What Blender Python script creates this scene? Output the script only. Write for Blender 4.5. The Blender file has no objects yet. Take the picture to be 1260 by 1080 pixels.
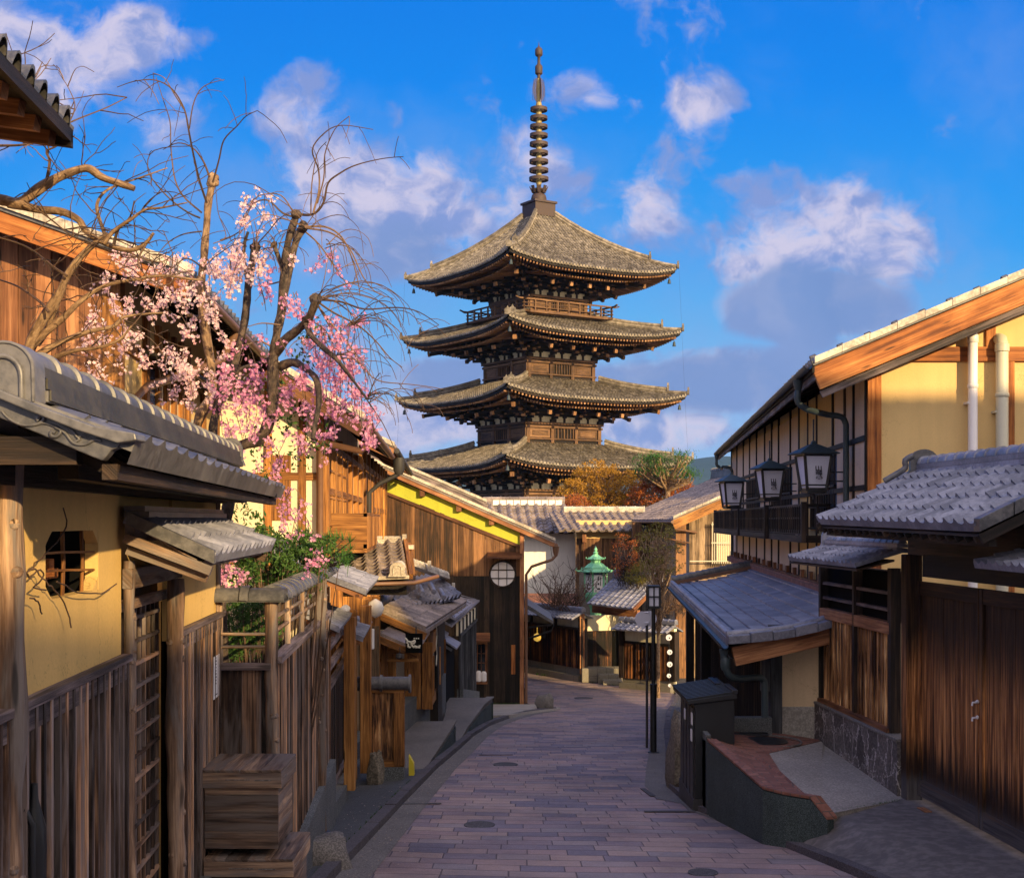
import bpy, math, random
import numpy as np
from mathutils import Vector as V, noise as MN
R = math.radians
rng = random.Random(7)
sc = bpy.context.scene
COL = sc.collection

# ------------------------------------------------------------------ camera, world, sun, exposure
F, CX, CY = 1650.0, 630.0, 640.0            # the eye is the origin; F is the focal length for a picture 1260 wide
cam_d = bpy.data.cameras.new('camera'); cam = bpy.data.objects.new('camera', cam_d); COL.objects.link(cam)
cam.location = (0, 0, 0); cam.rotation_euler = (R(90), 0, 0)
cam_d.sensor_width = 36; cam_d.lens = F/1260*36; cam_d.shift_y = 100/1260
cam_d.clip_start = 0.05; cam_d.clip_end = 9000
sc.camera = cam
SUN_AZ, SUN_EL = 33.0, 16.0                 # degrees right of straight behind the camera, and above the horizon
SUND = V((math.sin(R(SUN_AZ))*math.cos(R(SUN_EL)), -math.cos(R(SUN_AZ))*math.cos(R(SUN_EL)), math.sin(R(SUN_EL))))
sl = bpy.data.lights.new('sun', 'SUN'); sl.energy = 5.0; sl.angle = R(0.7); sl.color = (1.0, 0.71, 0.34)
so = bpy.data.objects.new('sun', sl); COL.objects.link(so)
so.rotation_euler = SUND.to_track_quat('Z', 'Y').to_euler(); so.location = SUND*50
sc.view_settings.view_transform = 'Standard'; sc.view_settings.look = 'None'
sc.view_settings.gamma = 1; sc.view_settings.use_curve_mapping = False; sc.view_settings.exposure = 0.54
sc.cycles.use_denoising = True; sc.cycles.use_adaptive_sampling = True; sc.cycles.adaptive_threshold = 0.02
sc.cycles.max_bounces = 6; sc.cycles.transparent_max_bounces = 6; sc.cycles.volume_bounces = 0
sc.cycles.sample_clamp_indirect = 6

class NT:
    def __init__(s, tree): s.t = tree; s.n = tree.nodes; s.l = tree.links
    def put(s, sock, v):
        if isinstance(v, bpy.types.NodeSocket): s.l.new(v, sock)
        elif isinstance(v, (tuple, list)) and len(v) == 3 and sock.type == 'RGBA': sock.default_value = (*v, 1)
        else: sock.default_value = v
    def node(s, kind, **kw):
        n = s.n.new(kind)
        for k, v in kw.items(): setattr(n, k, v)
        return n
    def math(s, op, a, b=0.0, c=None, clamp=False):
        n = s.node('ShaderNodeMath', operation=op, use_clamp=clamp); s.put(n.inputs[0], a); s.put(n.inputs[1], b)
        if c is not None: s.put(n.inputs[2], c)
        return n.outputs[0]
    def vmath(s, op, a, b=None):
        n = s.node('ShaderNodeVectorMath', operation=op); s.put(n.inputs[0], a)
        if b is not None: s.put(n.inputs[1], b)
        return n.outputs['Value'] if op in ('LENGTH', 'DOT_PRODUCT', 'DISTANCE') else n.outputs[0]
    def comb(s, x, y, z):
        n = s.node('ShaderNodeCombineXYZ'); s.put(n.inputs[0], x); s.put(n.inputs[1], y); s.put(n.inputs[2], z); return n.outputs[0]
    def sep(s, v):
        n = s.node('ShaderNodeSeparateXYZ'); s.put(n.inputs[0], v); return n.outputs
    def noise(s, vec, scale, detail=3, rough=.55, dist=0.0):
        n = s.node('ShaderNodeTexNoise'); s.put(n.inputs['Vector'], vec); n.inputs['Scale'].default_value = scale
        n.inputs['Detail'].default_value = detail; n.inputs['Roughness'].default_value = rough; n.inputs['Distortion'].default_value = dist
        return n.outputs['Fac']
    def ramp(s, f, stops):
        n = s.node('ShaderNodeValToRGB'); s.put(n.inputs[0], f); e = n.color_ramp.elements
        while len(e) < len(stops): e.new(0.5)
        for i, (p, c) in enumerate(stops):
            e[i].position = p; e[i].color = (*c, 1) if len(c) == 3 else c
        return n.outputs[0]
    def mix(s, f, a, b, mode='MIX'):
        n = s.node('ShaderNodeMix', data_type='RGBA', blend_type=mode); s.put(n.inputs[0], f); s.put(n.inputs[6], a); s.put(n.inputs[7], b)
        return n.outputs[2]
    def smooth(s, x, lo, hi, a=0.0, b=1.0):
        n = s.node('ShaderNodeMapRange', interpolation_type='SMOOTHSTEP'); s.put(n.inputs[0], x)
        n.inputs[1].default_value = lo; n.inputs[2].default_value = hi; n.inputs[3].default_value = a; n.inputs[4].default_value = b
        return n.outputs[0]
    def scalec(s, c, f):
        n = s.node('ShaderNodeVectorMath', operation='SCALE'); s.put(n.inputs[0], c); s.put(n.inputs['Scale'], f); return n.outputs[0]

w = bpy.data.worlds.new('World'); sc.world = w; w.use_nodes = True
t = NT(w.node_tree); t.n.clear()
sky = t.node('ShaderNodeTexSky'); sky.sky_type = 'NISHITA'; sky.sun_disc = False
sky.sun_elevation = R(SUN_EL); sky.sun_rotation = R(180 - SUN_AZ)
gen = t.node('ShaderNodeTexCoord').outputs['Generated']
dx, dy, dz = t.sep(gen)
ay = t.math('MAXIMUM', t.math('ABSOLUTE', dy), 0.12)
cu = t.math('DIVIDE', dx, ay); cv = t.math('DIVIDE', dz, ay)      # tangent-plane direction, the same pattern north and south
uv = t.comb(cu, cv, 0.0)
away = t.smooth(t.vmath('DOT_PRODUCT', gen, tuple(SUND)), -0.50, 0.80)       # 0 opposite the sun, 1 round the sun
elev = t.math('MAXIMUM', cv, 0.0)
deep = t.ramp(t.math('MULTIPLY', elev, 2.2), [(0.0, (.42, .62, .86)), (.187, (.27, .54, .86)), (.32, (.10, .45, .87)), (.45, (.028, .34, .87)), (.72, (.004, .235, .83)), (1.0, (.001, .17, .74))])
nish = t.scalec(sky.outputs[0], 0.10)
base = t.mix(t.math('MULTIPLY', away, .92), deep, t.mix(.35, nish, (3.9, 3.25, 2.8)))
def blobs(lst):
    acc = None
    for (px, py, rx, ry, s_) in lst:
        c = ((px-CX)/F, (CY-py)/F, 0)
        d = t.vmath('SUBTRACT', uv, c); d = t.vmath('MULTIPLY', d, (F/rx, F/ry, 0)); L = t.vmath('LENGTH', d)
        g = t.smooth(L, 0.15, 1.75, s_, 0.0)
        acc = g if acc is None else t.math('MAXIMUM', acc, g)
    return acc
wrp = t.noise(uv, 9, 3, .6)
uvw = t.vmath('ADD', uv, t.comb(t.math('MULTIPLY_ADD', wrp, .08, -.04), t.math('MULTIPLY_ADD', t.noise(t.vmath('ADD', uv, (3, 7, 1)), 9, 3, .6), .05, -.025), 0))
n1 = t.noise(uvw, 11, 8, .58); n2 = t.noise(t.vmath('ADD', uv, (5, 2, 3)), 6, 5, .55); n4 = t.noise(t.vmath('ADD', uvw, (1, 9, 4)), 3.2, 7, .6)
bright = blobs([(60, 60, 150, 75, 1), (140, 45, 110, 60, .95), (200, 130, 75, 60, .7), (20, 110, 100, 70, .9), (360, 150, 80, 60, .5), (440, 235, 170, 85, .75), (600, 210, 130, 90, .62),
    (500, 285, 190, 60, .9), (540, 200, 60, 50, .7), (330, 230, 90, 60, .5), (620, 250, 60, 60, .7), (720, 110, 75, 45, .75), (770, 30, 120, 70, .42), (880, 122, 60, 40, .72), (960, 240, 90, 60, .6), (1000, 290, 120, 85, 1), (1060, 310, 90, 75, .95), (930, 320, 60, 50, .8), (760, 250, 110, 70, .6),
    (440, 430, 60, 36, .8), (560, 520, 200, 34, .95), (830, 438, 140, 16, .8), (820, 520, 130, 40, .95), (500, 145, 60, 30, .45), (640, 480, 120, 26, .5)])
dark = blobs([(480, 320, 180, 55, .8), (430, 440, 90, 50, .75), (560, 330, 90, 50, .7), (580, 465, 230, 40, .9), (1000, 375, 130, 48, 1.05), (870, 470, 170, 46, 1.1), (1040, 420, 120, 20, .6), (820, 375, 80, 40, .55), (700, 330, 130, 60, .45), (60, 150, 130, 40, .3)])
db = t.smooth(t.math('ADD', bright, t.math('MULTIPLY_ADD', n1, 3.0, -1.5)), .36, .78)
ddm = t.math('ADD', dark, t.math('MULTIPLY_ADD', t.math('ADD', t.math('MULTIPLY', n2, .5), t.math('MULTIPLY', n1, .5)), 2.6, -1.3)); dd = t.smooth(ddm, .30, .80); dm = t.smooth(ddm, .42, .74)
n1b = t.noise(t.vmath('ADD', uvw, (.010, -.016, 0.0)), 11, 8, .58); edge = t.smooth(t.math('ADD', t.math('MULTIPLY', t.math('SUBTRACT', n1b, n1), 5.0), t.math('ADD', .42, t.math('MULTIPLY_ADD', db, .35, -.15))), .15, .95)
cb = t.mix(edge, (.24, .32, .64), (.67, .61, .76))
cd = t.mix(n1, (.11, .22, .50), (.28, .36, .64))
veil = t.math('MULTIPLY', t.smooth(t.math('ADD', n4, t.math('MULTIPLY', t.smooth(cv, .0, .42, .16, 0.0), 1.0)), .50, .74), .42)
base = t.mix(veil, base, (.24, .36, .72))
c2 = t.mix(t.math('MULTIPLY', t.math('MAXIMUM', db, dm), .90), base, t.mix(t.math('MULTIPLY', dd, .85), cb, cd))
belowh = t.smooth(dz, -.05, 0.0)
skyc = t.mix(belowh, (.10, .09, .09), c2)
bg = t.node('ShaderNodeBackground'); t.put(bg.inputs[0], t.scalec(skyc, 10.0)); bg.inputs[1].default_value = 0.072
wo = t.node('ShaderNodeOutputWorld'); t.l.new(bg.outputs[0], wo.inputs[0])

# ------------------------------------------------------------------ measuring helpers
def P(px, py, Y): return V(((px-CX)/F*Y, Y, (CY-py)/F*Y))
def YW(px, a, k): return a/((px-CX)/F - k)         # where the sight line at px meets the upright plane X = a + k*Y
def lerp(a, b, s): return a + (b-a)*s
def G(Y):
    if Y <= 44: return -(2+.09*Y)
    if Y >= 52: return -6.25
    s = (Y-44)/8; return lerp(-5.96, -6.25, s*(2-s))
def table(tb, y):
    if y <= tb[0][0]: return tb[0][1]
    for (a, b), (c, d) in zip(tb, tb[1:]):
        if y <= c: return b+(d-b)*(y-a)/(c-a)
    return tb[-1][1]
KL = [(-40, -2.6), (0, -1.65), (11.3, -1.5), (16.8, -1.33), (21, -1.18), (24.2, -1.0), (28, -.82), (31.6, -.53), (34.5, -.1), (36.9, .47), (38.6, 1.15), (39.6, 1.5)]
KR = [(-40, 5.2), (0, 4.3), (8, 3.35), (11.3, 2.94), (13.9, 2.50), (16, 2.14), (18.5, 2.13), (21, 2.4), (24, 2.75), (30, 3.4), (37, 4.25), (44, 5.3), (48.2, 5.9)]

# ------------------------------------------------------------------ mesh builder
class MB:
    def __init__(s): s.v = []; s.f = []; s.uv = []; s.r = []
    def face(s, pts, uvs=None, r=None):
        i = len(s.v); s.v += [tuple(p) for p in pts]; s.f.append(tuple(range(i, i+len(pts))))
        s.uv.append(uvs or [(p[0]+p[1], p[2]) for p in pts]); s.r.append(rng.random() if r is None else r)
    def slab(s, o, a, b, c, r=None):
        o, a, b, c = V(o), V(a), V(b), V(c); r = rng.random() if r is None else r
        if a.cross(b).dot(c) < 0: a, b = b, a
        ls = [(a.length, 0), (b.length, 1), (c.length, 2)]; m = max(ls)[1]
        i = len(s.v); cs = []
        for k in range(8):
            x, y, z = k & 1, (k >> 1) & 1, (k >> 2) & 1
            s.v.append(tuple(o+a*x+b*y+c*z)); cs.append((x*a.length, y*b.length, z*c.length))
        off = rng.random()*7
        for q in ((0, 2, 3, 1), (4, 5, 7, 6), (0, 1, 5, 4), (2, 6, 7, 3), (0, 4, 6, 2), (1, 3, 7, 5)):
            s.f.append(tuple(i+k for k in q)); s.r.append(r)
            s.uv.append([(off+sum(cs[k][j] for j in range(3) if j != m), off+cs[k][m]) for k in q])
    def box(s, x0, x1, y0, y1, z0, z1, r=None): s.slab((x0, y0, z0), (x1-x0, 0, 0), (0, y1-y0, 0), (0, 0, z1-z0), r)
    def beam(s, p0, p1, w, h, up=(0, 0, 1), r=None):
        p0, p1 = V(p0), V(p1); d = p1-p0; sx = d.cross(V(up)).normalized(); u = sx.cross(d).normalized()
        s.slab(p0-sx*w/2-u*h/2, d, sx*w, u*h, r)
    def tube(s, pts, rad, n=8, cap=True, r=None, bump=0.0):
        pts = [V(p) for p in pts]; r = rng.random() if r is None else r
        if not isinstance(rad, (list, tuple)): rad = [rad]*len(pts)
        i0 = len(s.v); L = 0; prev = None; Ls = []
        for k, p in enumerate(pts):
            d = (pts[min(k+1, len(pts)-1)]-pts[max(k-1, 0)]).normalized()
            if prev is None: x = d.cross(V((0, 0, 1)) if abs(d.z) < .9 else V((1, 0, 0))).normalized()
            else: x = (prev-d*prev.dot(d)).normalized()
            prev = x; y = d.cross(x)
            if k: L += (p-pts[k-1]).length
            Ls.append(L)
            for j in range(n):
                a = 2*math.pi*j/n; q = rad[k]
                if bump: q *= 1+bump*MN.noise((p+x*math.cos(a)*.3+y*math.sin(a)*.3)*3.1)
                s.v.append(tuple(p+(x*math.cos(a)+y*math.sin(a))*q))
        for k in range(len(pts)-1):
            for j in range(n):
                j2 = (j+1) % n; a = i0+k*n
                s.f.append((a+j, a+j2, a+n+j2, a+n+j)); s.r.append(r)
                c = 2*math.pi*max(rad)/n
                s.uv.append([(j*c, Ls[k]), ((j+1)*c, Ls[k]), ((j+1)*c, Ls[k+1]), (j*c, Ls[k+1])])
        if cap:
            for k, rev in ((0, True), (len(pts)-1, False)):
                q = [i0+k*n+j for j in range(n)]; q = q[::-1] if rev else q
                s.f.append(tuple(q)); s.r.append(r); s.uv.append([(.01*j, 0) for j in range(n)])
    def prism(s, pts, ext, r=None):
        pts = [V(p) for p in pts]; ext = V(ext); r = rng.random() if r is None else r; n = len(pts)
        nrm = V((0, 0, 0))
        for a, b in zip(pts, pts[1:]+pts[:1]): nrm += a.cross(b)
        if nrm.dot(ext) > 0: pts = pts[::-1]
        ax = (pts[1]-pts[0]).normalized(); nn = ext.normalized(); ay_ = nn.cross(ax)
        i = len(s.v); s.v += [tuple(p) for p in pts]+[tuple(p+ext) for p in pts]
        s.f.append(tuple(range(i, i+n))); s.f.append(tuple(range(i+2*n-1, i+n-1, -1)))
        u = [((p-pts[0]).dot(ax), (p-pts[0]).dot(ay_)) for p in pts]; s.uv += [u, u[::-1]]; s.r += [r, r]
        for k in range(n):
            k2 = (k+1) % n; s.f.append((i+k2, i+k, i+n+k, i+n+k2)); s.r.append(r)
            l = (pts[k2]-pts[k]).length; s.uv.append([(l, 0), (0, 0), (0, ext.length), (l, ext.length)])
    def lathe(s, c, prof, n=16, r=None, ang=0.0, caps=True):
        c = V(c); i0 = len(s.v); r = rng.random() if r is None else r
        for (q, z) in prof:
            for j in range(n):
                a = ang+2*math.pi*j/n; s.v.append((c.x+q*math.cos(a), c.y+q*math.sin(a), c.z+z))
        for k in range(len(prof)-1):
            for j in range(n):
                j2 = (j+1) % n; a = i0+k*n; s.f.append((a+j, a+j2, a+n+j2, a+n+j)); s.r.append(r); s.uv.append([(j/n, k), ((j+1)/n, k), ((j+1)/n, k+1), (j/n, k+1)])
        if not caps: return
        s.f.append(tuple(i0+j for j in range(n))[::-1]); s.f.append(tuple(i0+(len(prof)-1)*n+j for j in range(n))); s.r += [r, r]
        s.uv += [[(0, 0)]*n, [(0, 0)]*n]
    def sheet(s, rows, uvs=None, r=None, rf=None):
        n = len(rows[0]); i0 = len(s.v)
        for row in rows: s.v += [tuple(p) for p in row]
        for k in range(len(rows)-1):
            for j in range(n-1):
                a = i0+k*n+j; s.f.append((a, a+1, a+n+1, a+n)); s.r.append(rf(j, k) if rf else (.5 if r is None else r))
                if uvs: s.uv.append([uvs[k][j], uvs[k][j+1], uvs[k+1][j+1], uvs[k+1][j]])
                else: s.uv.append([(rows[k][j][0], rows[k][j][1]), (rows[k][j+1][0], rows[k][j+1][1]), (rows[k+1][j+1][0], rows[k+1][j+1][1]), (rows[k+1][j][0], rows[k+1][j][1])])

def mesh_of(name, mb, org, smooth):
    me = bpy.data.meshes.new(name); o = np.array(org, dtype=float)
    vs = (np.array(mb.v)-o) if mb.v else np.zeros((0, 3))
    me.from_pydata(vs.tolist(), [], mb.f); me.update()
    uvl = me.uv_layers.new(name='UVMap'); flat = [c for fa in mb.uv for q in fa for c in q]
    uvl.data.foreach_set('uv', flat)
    at = me.attributes.new('rnd', 'FLOAT', 'FACE'); at.data.foreach_set('value', mb.r)
    if smooth:
        me.polygons.foreach_set('use_smooth', [True]*len(me.polygons))
        try: me.set_sharp_from_angle(angle=R(smooth if smooth > 1 else 40))
        except Exception: pass
    return me
def base_of(mb):
    a = np.array(mb.v); return V(((a[:, 0].min()+a[:, 0].max())/2, (a[:, 1].min()+a[:, 1].max())/2, a[:, 2].min()))
def props(o, label=None, cat=None, group=None, kind=None):
    if label: o['label'] = label
    if cat: o['category'] = cat
    if group: o['group'] = group
    if kind: o['kind'] = kind
    return o
def thing(name, label, cat, loc, group=None):
    o = bpy.data.objects.new(name, None); COL.objects.link(o); o.location = loc; o.empty_display_size = .2
    o['org'] = tuple(loc); return props(o, label, cat, group)
def part(name, mb, mat, parent, label=None, smooth=0, bevel=0):
    org = V(parent['org']); me = mesh_of(name, mb, org, smooth); o = bpy.data.objects.new(name, me); COL.objects.link(o)
    me.materials.append(mat); o.parent = parent; o['org'] = tuple(org)
    if parent.type != 'EMPTY' and not parent.parent and 'solo' in parent: pass
    if label: o['label'] = label
    if bevel:
        m = o.modifiers.new('bevel', 'BEVEL'); m.width = bevel; m.segments = 2; m.limit_method = 'ANGLE'; m.angle_limit = R(50)
    return o
def solo(name, mb, mat, label, cat, group=None, kind=None, smooth=0, bevel=0):
    org = base_of(mb); me = mesh_of(name, mb, org, smooth); o = bpy.data.objects.new(name, me); COL.objects.link(o)
    me.materials.append(mat); o.location = org; o['org'] = tuple(org)
    if bevel:
        m = o.modifiers.new('bevel', 'BEVEL'); m.width = bevel; m.segments = 2; m.limit_method = 'ANGLE'; m.angle_limit = R(50)
    return props(o, label, cat, group, kind)
def struct(name, mb, mat, smooth=0): return solo(name, mb, mat, None, None, kind='structure', smooth=smooth)
def dup(root, loc, label, scale=1.0):
    c = root.copy(); COL.objects.link(c); c.location = loc; c['label'] = label; c['org'] = tuple(loc); c.scale = (scale,)*3
    for ch in list(root.children):
        d = ch.copy(); COL.objects.link(d); d.parent = c
        for g in list(ch.children):
            e = g.copy(); COL.objects.link(e); e.parent = d
    return c

# ------------------------------------------------------------------ materials
MATS = {}
def mat_new(name):
    m = bpy.data.materials.new(name); m.use_nodes = True; t = NT(m.node_tree); t.n.clear()
    b = t.node('ShaderNodeBsdfPrincipled'); o = t.node('ShaderNodeOutputMaterial'); t.l.new(b.outputs[0], o.inputs[0])
    MATS[name] = m; return m, t, b
def fin(t, b, col, rough=.7, bump=None, bs=.3, bd=.01, metal=0.0, spec=.4):
    t.put(b.inputs['Base Color'], col); t.put(b.inputs['Roughness'], rough); b.inputs['Metallic'].default_value = metal
    b.inputs['Specular IOR Level'].default_value = spec
    if bump is not None:
        n = t.node('ShaderNodeBump'); n.inputs['Strength'].default_value = bs; n.inputs['Distance'].default_value = bd
        t.put(n.inputs['Height'], bump); t.l.new(n.outputs[0], b.inputs['Normal'])
def uvr(t):
    uvn = t.node('ShaderNodeUVMap'); uvn.uv_map = 'UVMap'; u, v, _ = t.sep(uvn.outputs[0])
    a = t.node('ShaderNodeAttribute'); a.attribute_name = 'rnd'; g = t.node('ShaderNodeNewGeometry')
    return u, v, a.outputs['Fac'], g.outputs['Position']
def wood(name, dk, md, lt, across=45, along=1.6, var=.6, rough=.65, blotch=.8, grey=None, bs=.5, stain=0.0):
    m, t, b = mat_new(name); u, v, r, pos = uvr(t)
    k = t.math('MULTIPLY', r, 37.0)
    g1 = t.noise(t.comb(t.math('MULTIPLY', u, across), t.math('MULTIPLY', v, along), k), 1.0, 5, .62, .4)
    g2 = t.noise(t.comb(t.math('MULTIPLY', u, across*.22), t.math('MULTIPLY', v, along*.45), t.math('ADD', k, 9.)), 1.0, 4, .6, 1.2)
    bl = t.noise(pos, blotch, 4, .6)
    f = t.math('ADD', t.math('MULTIPLY', g1, .5), t.math('ADD', t.math('MULTIPLY', g2, .45), t.math('MULTIPLY_ADD', bl, .5, -.22)))
    f = t.math('ADD', f, t.math('MULTIPLY_ADD', r, .22*var, -.11*var))
    g3 = t.noise(t.comb(t.math('MULTIPLY', u, across*3.2), t.math('MULTIPLY', v, along*2.2), k), 1.0, 4, .7)
    f = t.math('ADD', t.math('MULTIPLY_ADD', t.math('SUBTRACT', f, .52), 1.35, .52), t.math('MULTIPLY_ADD', g3, .30, -.15))
    c = t.ramp(f, [(.34, dk), (.52, md), (.72, lt)])
    if grey:
        gm = t.smooth(t.noise(t.comb(t.math('MULTIPLY', u, 9.), t.math('MULTIPLY', v, 1.1), t.math('ADD', k, 3.)), 1.0, 4, .65, .6), .42, .62)
        c = t.mix(gm, c, t.mix(g1, tuple(x*.45 for x in grey), grey))
    vo = t.node('ShaderNodeTexVoronoi'); vo.inputs['Scale'].default_value = 1.0; t.put(vo.inputs['Vector'], t.comb(t.math('MULTIPLY', u, 9.), t.math('MULTIPLY', v, 1.5), k))
    kn = t.smooth(t.math('ADD', vo.outputs['Distance'], t.math('MULTIPLY_ADD', g1, .08, -.04)), .07, .17, .28, 1.0); c = t.scalec(c, kn)
    c = t.scalec(c, t.math('MULTIPLY_ADD', r, var, 1-var*.5))
    if stain:
        st = t.smooth(t.noise(pos, .55, 3, .6), .40, .62, 1-stain, 1.0); c = t.scalec(c, st)
    fin(t, b, c, rough, t.math('ADD', t.math('ADD', g1, g3), t.math('MULTIPLY', g2, .6)), bs, .008, spec=.3); return m
def plaster(name, c, var=.15, rough=.9, dirt=.25):
    m, t, b = mat_new(name); u, v, r, pos = uvr(t)
    n = t.noise(pos, 1.3, 5, .6); n2 = t.noise(pos, 55, 3, .6); st = t.noise(t.vmath('MULTIPLY', pos, (5., 5., .5)), 1.0, 4, .6)
    f = t.math('MULTIPLY_ADD', n, var*2, 1-var); f = t.math('MULTIPLY', f, t.smooth(st, .3, .62, 1-dirt, 1.0)); f = t.math('MULTIPLY', f, t.math('MULTIPLY_ADD', n2, .2, .9))
    vo = t.node('ShaderNodeTexVoronoi'); vo.feature = 'DISTANCE_TO_EDGE'; vo.inputs['Scale'].default_value = .9
    t.put(vo.inputs['Vector'], t.vmath('ADD', pos, t.scalec(t.comb(t.noise(pos, 3, 5, .7), n, t.noise(pos, 2.3, 5, .7)), .9)))
    ck = t.math('MAXIMUM', t.smooth(vo.outputs['Distance'], .001, .006), t.smooth(t.noise(pos, .8, 2, .5), .44, .52)); f = t.math('MULTIPLY', f, t.math('MULTIPLY_ADD', ck, .28, .72))
    fin(t, b, t.scalec(c, f), rough, t.math('ADD', n2, t.math('MULTIPLY', n, .8)), .4, .005, spec=.2); return m
def tile(name, c, c2, rough=.42, var=.5, moss=None, spec=.5):
    m, t, b = mat_new(name); u, v, r, pos = uvr(t)
    n = t.noise(pos, 2.2, 5, .65); n2 = t.noise(pos, 24, 4, .65)
    col = t.mix(t.smooth(t.math('ADD', n, t.math('MULTIPLY_ADD', n2, .5, -.25)), .36, .66), c, c2)
    if moss: col = t.mix(t.math('MULTIPLY', t.smooth(t.noise(pos, 6, 5, .7), .52, .66), .8), col, moss)
    col = t.scalec(col, t.math('MULTIPLY', t.math('MULTIPLY_ADD', r, var, 1-var*.5), t.math('MULTIPLY_ADD', n2, .5, .75)))
    fin(t, b, col, t.math('MULTIPLY_ADD', n2, .3, rough-.1), n2, .3, .003, spec=spec); return m
def speck(name, c, c2, scale=120, rough=.85, big=2.0, bs=.5, crack=False, bd=.004):
    m, t, b = mat_new(name); u, v, r, pos = uvr(t)
    n = t.noise(pos, scale, 2, .7); nb = t.noise(pos, big, 5, .6); n3 = t.noise(pos, big*9, 4, .6)
    f = t.math('ADD', t.smooth(n, .38, .68), t.math('MULTIPLY_ADD', n3, .6, -.3))
    col = t.scalec(t.mix(f, c, c2), t.math('MULTIPLY_ADD', nb, .9, .55))
    if crack:
        vo = t.node('ShaderNodeTexVoronoi'); vo.feature = 'DISTANCE_TO_EDGE'; t.put(vo.inputs['Vector'], t.vmath('ADD', pos, t.scalec(t.comb(nb, nb, n3), .5))); vo.inputs['Scale'].default_value = 3.2
        e = t.smooth(vo.outputs['Distance'], .012, .035); vc = t.node('ShaderNodeTexVoronoi'); t.put(vc.inputs['Vector'], t.vmath('ADD', pos, t.scalec(t.comb(nb, nb, n3), .5))); vc.inputs['Scale'].default_value = 3.2
        cs = t.sep(vc.outputs['Color']); col = t.scalec(col, t.math('MULTIPLY_ADD', cs[0], .7, .65)); col = t.mix(t.math('SUBTRACT', 1., e), col, (.42, .38, .36))
    fin(t, b, col, rough, t.math('ADD', n, n3), bs, bd, spec=.35); return m
def plain(name, c, rough=.5, metal=0.0, spec=.5, var=.15, emit=None):
    m, t, b = mat_new(name); u, v, r, pos = uvr(t); n = t.noise(pos, 9, 5, .65)
    fin(t, b, t.scalec(c, t.math('MULTIPLY_ADD', n, var*2, 1-var)), t.math('MULTIPLY_ADD', n, .25, rough-.12), n, .15, .004, metal, spec)
    if emit: b.inputs['Emission Color'].default_value = (*emit[0], 1); b.inputs['Emission Strength'].default_value = emit[1]
    return m
def leafy(name, c, c2, rough=.6, trans=.25):
    m, t, b = mat_new(name); u, v, r, pos = uvr(t)
    n = t.noise(pos, 1.5, 3, .6); f = t.math('ADD', t.math('MULTIPLY', r, .7), t.math('MULTIPLY', n, .4))
    col = t.mix(f, c, c2); fin(t, b, col, rough, spec=.3)
    tr = t.node('ShaderNodeBsdfTranslucent'); t.put(tr.inputs[0], col); mx = t.node('ShaderNodeMixShader'); mx.inputs[0].default_value = trans
    out = [x for x in t.n if x.type == 'OUTPUT_MATERIAL'][0]
    t.l.new(b.outputs[0], mx.inputs[1]); t.l.new(tr.outputs[0], mx.inputs[2]); t.l.new(mx.outputs[0], out.inputs[0]); return m

wood_left = wood('weathered_cedar', (.012, .008, .007), (.095, .052, .032), (.46, .27, .16), grey=(.27, .215, .195), var=1.1)
wood_post = wood('log_wood', (.035, .021, .014), (.21, .125, .078), (.55, .37, .24), across=22, grey=(.27, .225, .20), var=.25, bs=.9)
wood_band = wood('grey_beam', (.035, .027, .027), (.14, .105, .10), (.33, .26, .25), var=.35)
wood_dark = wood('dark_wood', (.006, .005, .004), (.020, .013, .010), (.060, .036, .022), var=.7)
wood_char = wood('charred_cedar', (.007, .004, .003), (.060, .022, .009), (.46, .18, .055), across=34, along=.9, var=.9, blotch=.9, stain=.7)
def gatewood():
    m, t, b = mat_new('gate_cedar'); u, v, r, pos = uvr(t); k = t.math('MULTIPLY', r, 37.0); x, y, z = t.sep(pos)
    g1 = t.noise(t.comb(t.math('MULTIPLY', u, 40.), t.math('MULTIPLY', v, 1.2), k), 1.0, 5, .65, .4); g3 = t.noise(t.comb(t.math('MULTIPLY', u, 150.), t.math('MULTIPLY', v, 3.), k), 1.0, 4, .7)
    g2 = t.noise(t.comb(t.math('MULTIPLY', u, 9.), t.math('MULTIPLY', v, .5), t.math('ADD', k, 5.)), 1.0, 4, .6, .5)
    f = t.math('ADD', t.math('MULTIPLY', g1, .6), t.math('ADD', t.math('MULTIPLY', g3, .3), t.math('MULTIPLY', g2, .35)))
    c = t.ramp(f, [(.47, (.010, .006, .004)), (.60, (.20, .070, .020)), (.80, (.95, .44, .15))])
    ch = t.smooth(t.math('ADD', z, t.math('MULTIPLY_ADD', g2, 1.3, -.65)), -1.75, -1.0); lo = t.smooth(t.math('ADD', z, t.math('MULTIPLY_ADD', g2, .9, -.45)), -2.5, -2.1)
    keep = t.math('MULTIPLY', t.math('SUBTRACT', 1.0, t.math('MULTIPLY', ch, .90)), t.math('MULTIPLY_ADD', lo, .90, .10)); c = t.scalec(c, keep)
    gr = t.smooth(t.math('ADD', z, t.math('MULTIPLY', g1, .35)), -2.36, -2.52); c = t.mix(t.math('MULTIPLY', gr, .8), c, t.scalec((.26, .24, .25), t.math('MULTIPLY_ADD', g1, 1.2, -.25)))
    fin(t, b, c, .62, t.math('ADD', g1, g3), .6, .006, spec=.3); return m
wood_gate = gatewood()
wood_slat = wood('orange_slat', (.040, .016, .007), (.34, .16, .06), (.85, .55, .26), across=30, along=2.2, var=.5)
wood_gold = wood('new_cedar', (.10, .038, .010), (.32, .135, .034), (.56, .27, .08), var=.35, blotch=.5)
wood_rich = wood('red_beam', (.12, .035, .010), (.34, .115, .028), (.58, .25, .075), across=24, along=1.0, var=.2)
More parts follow.
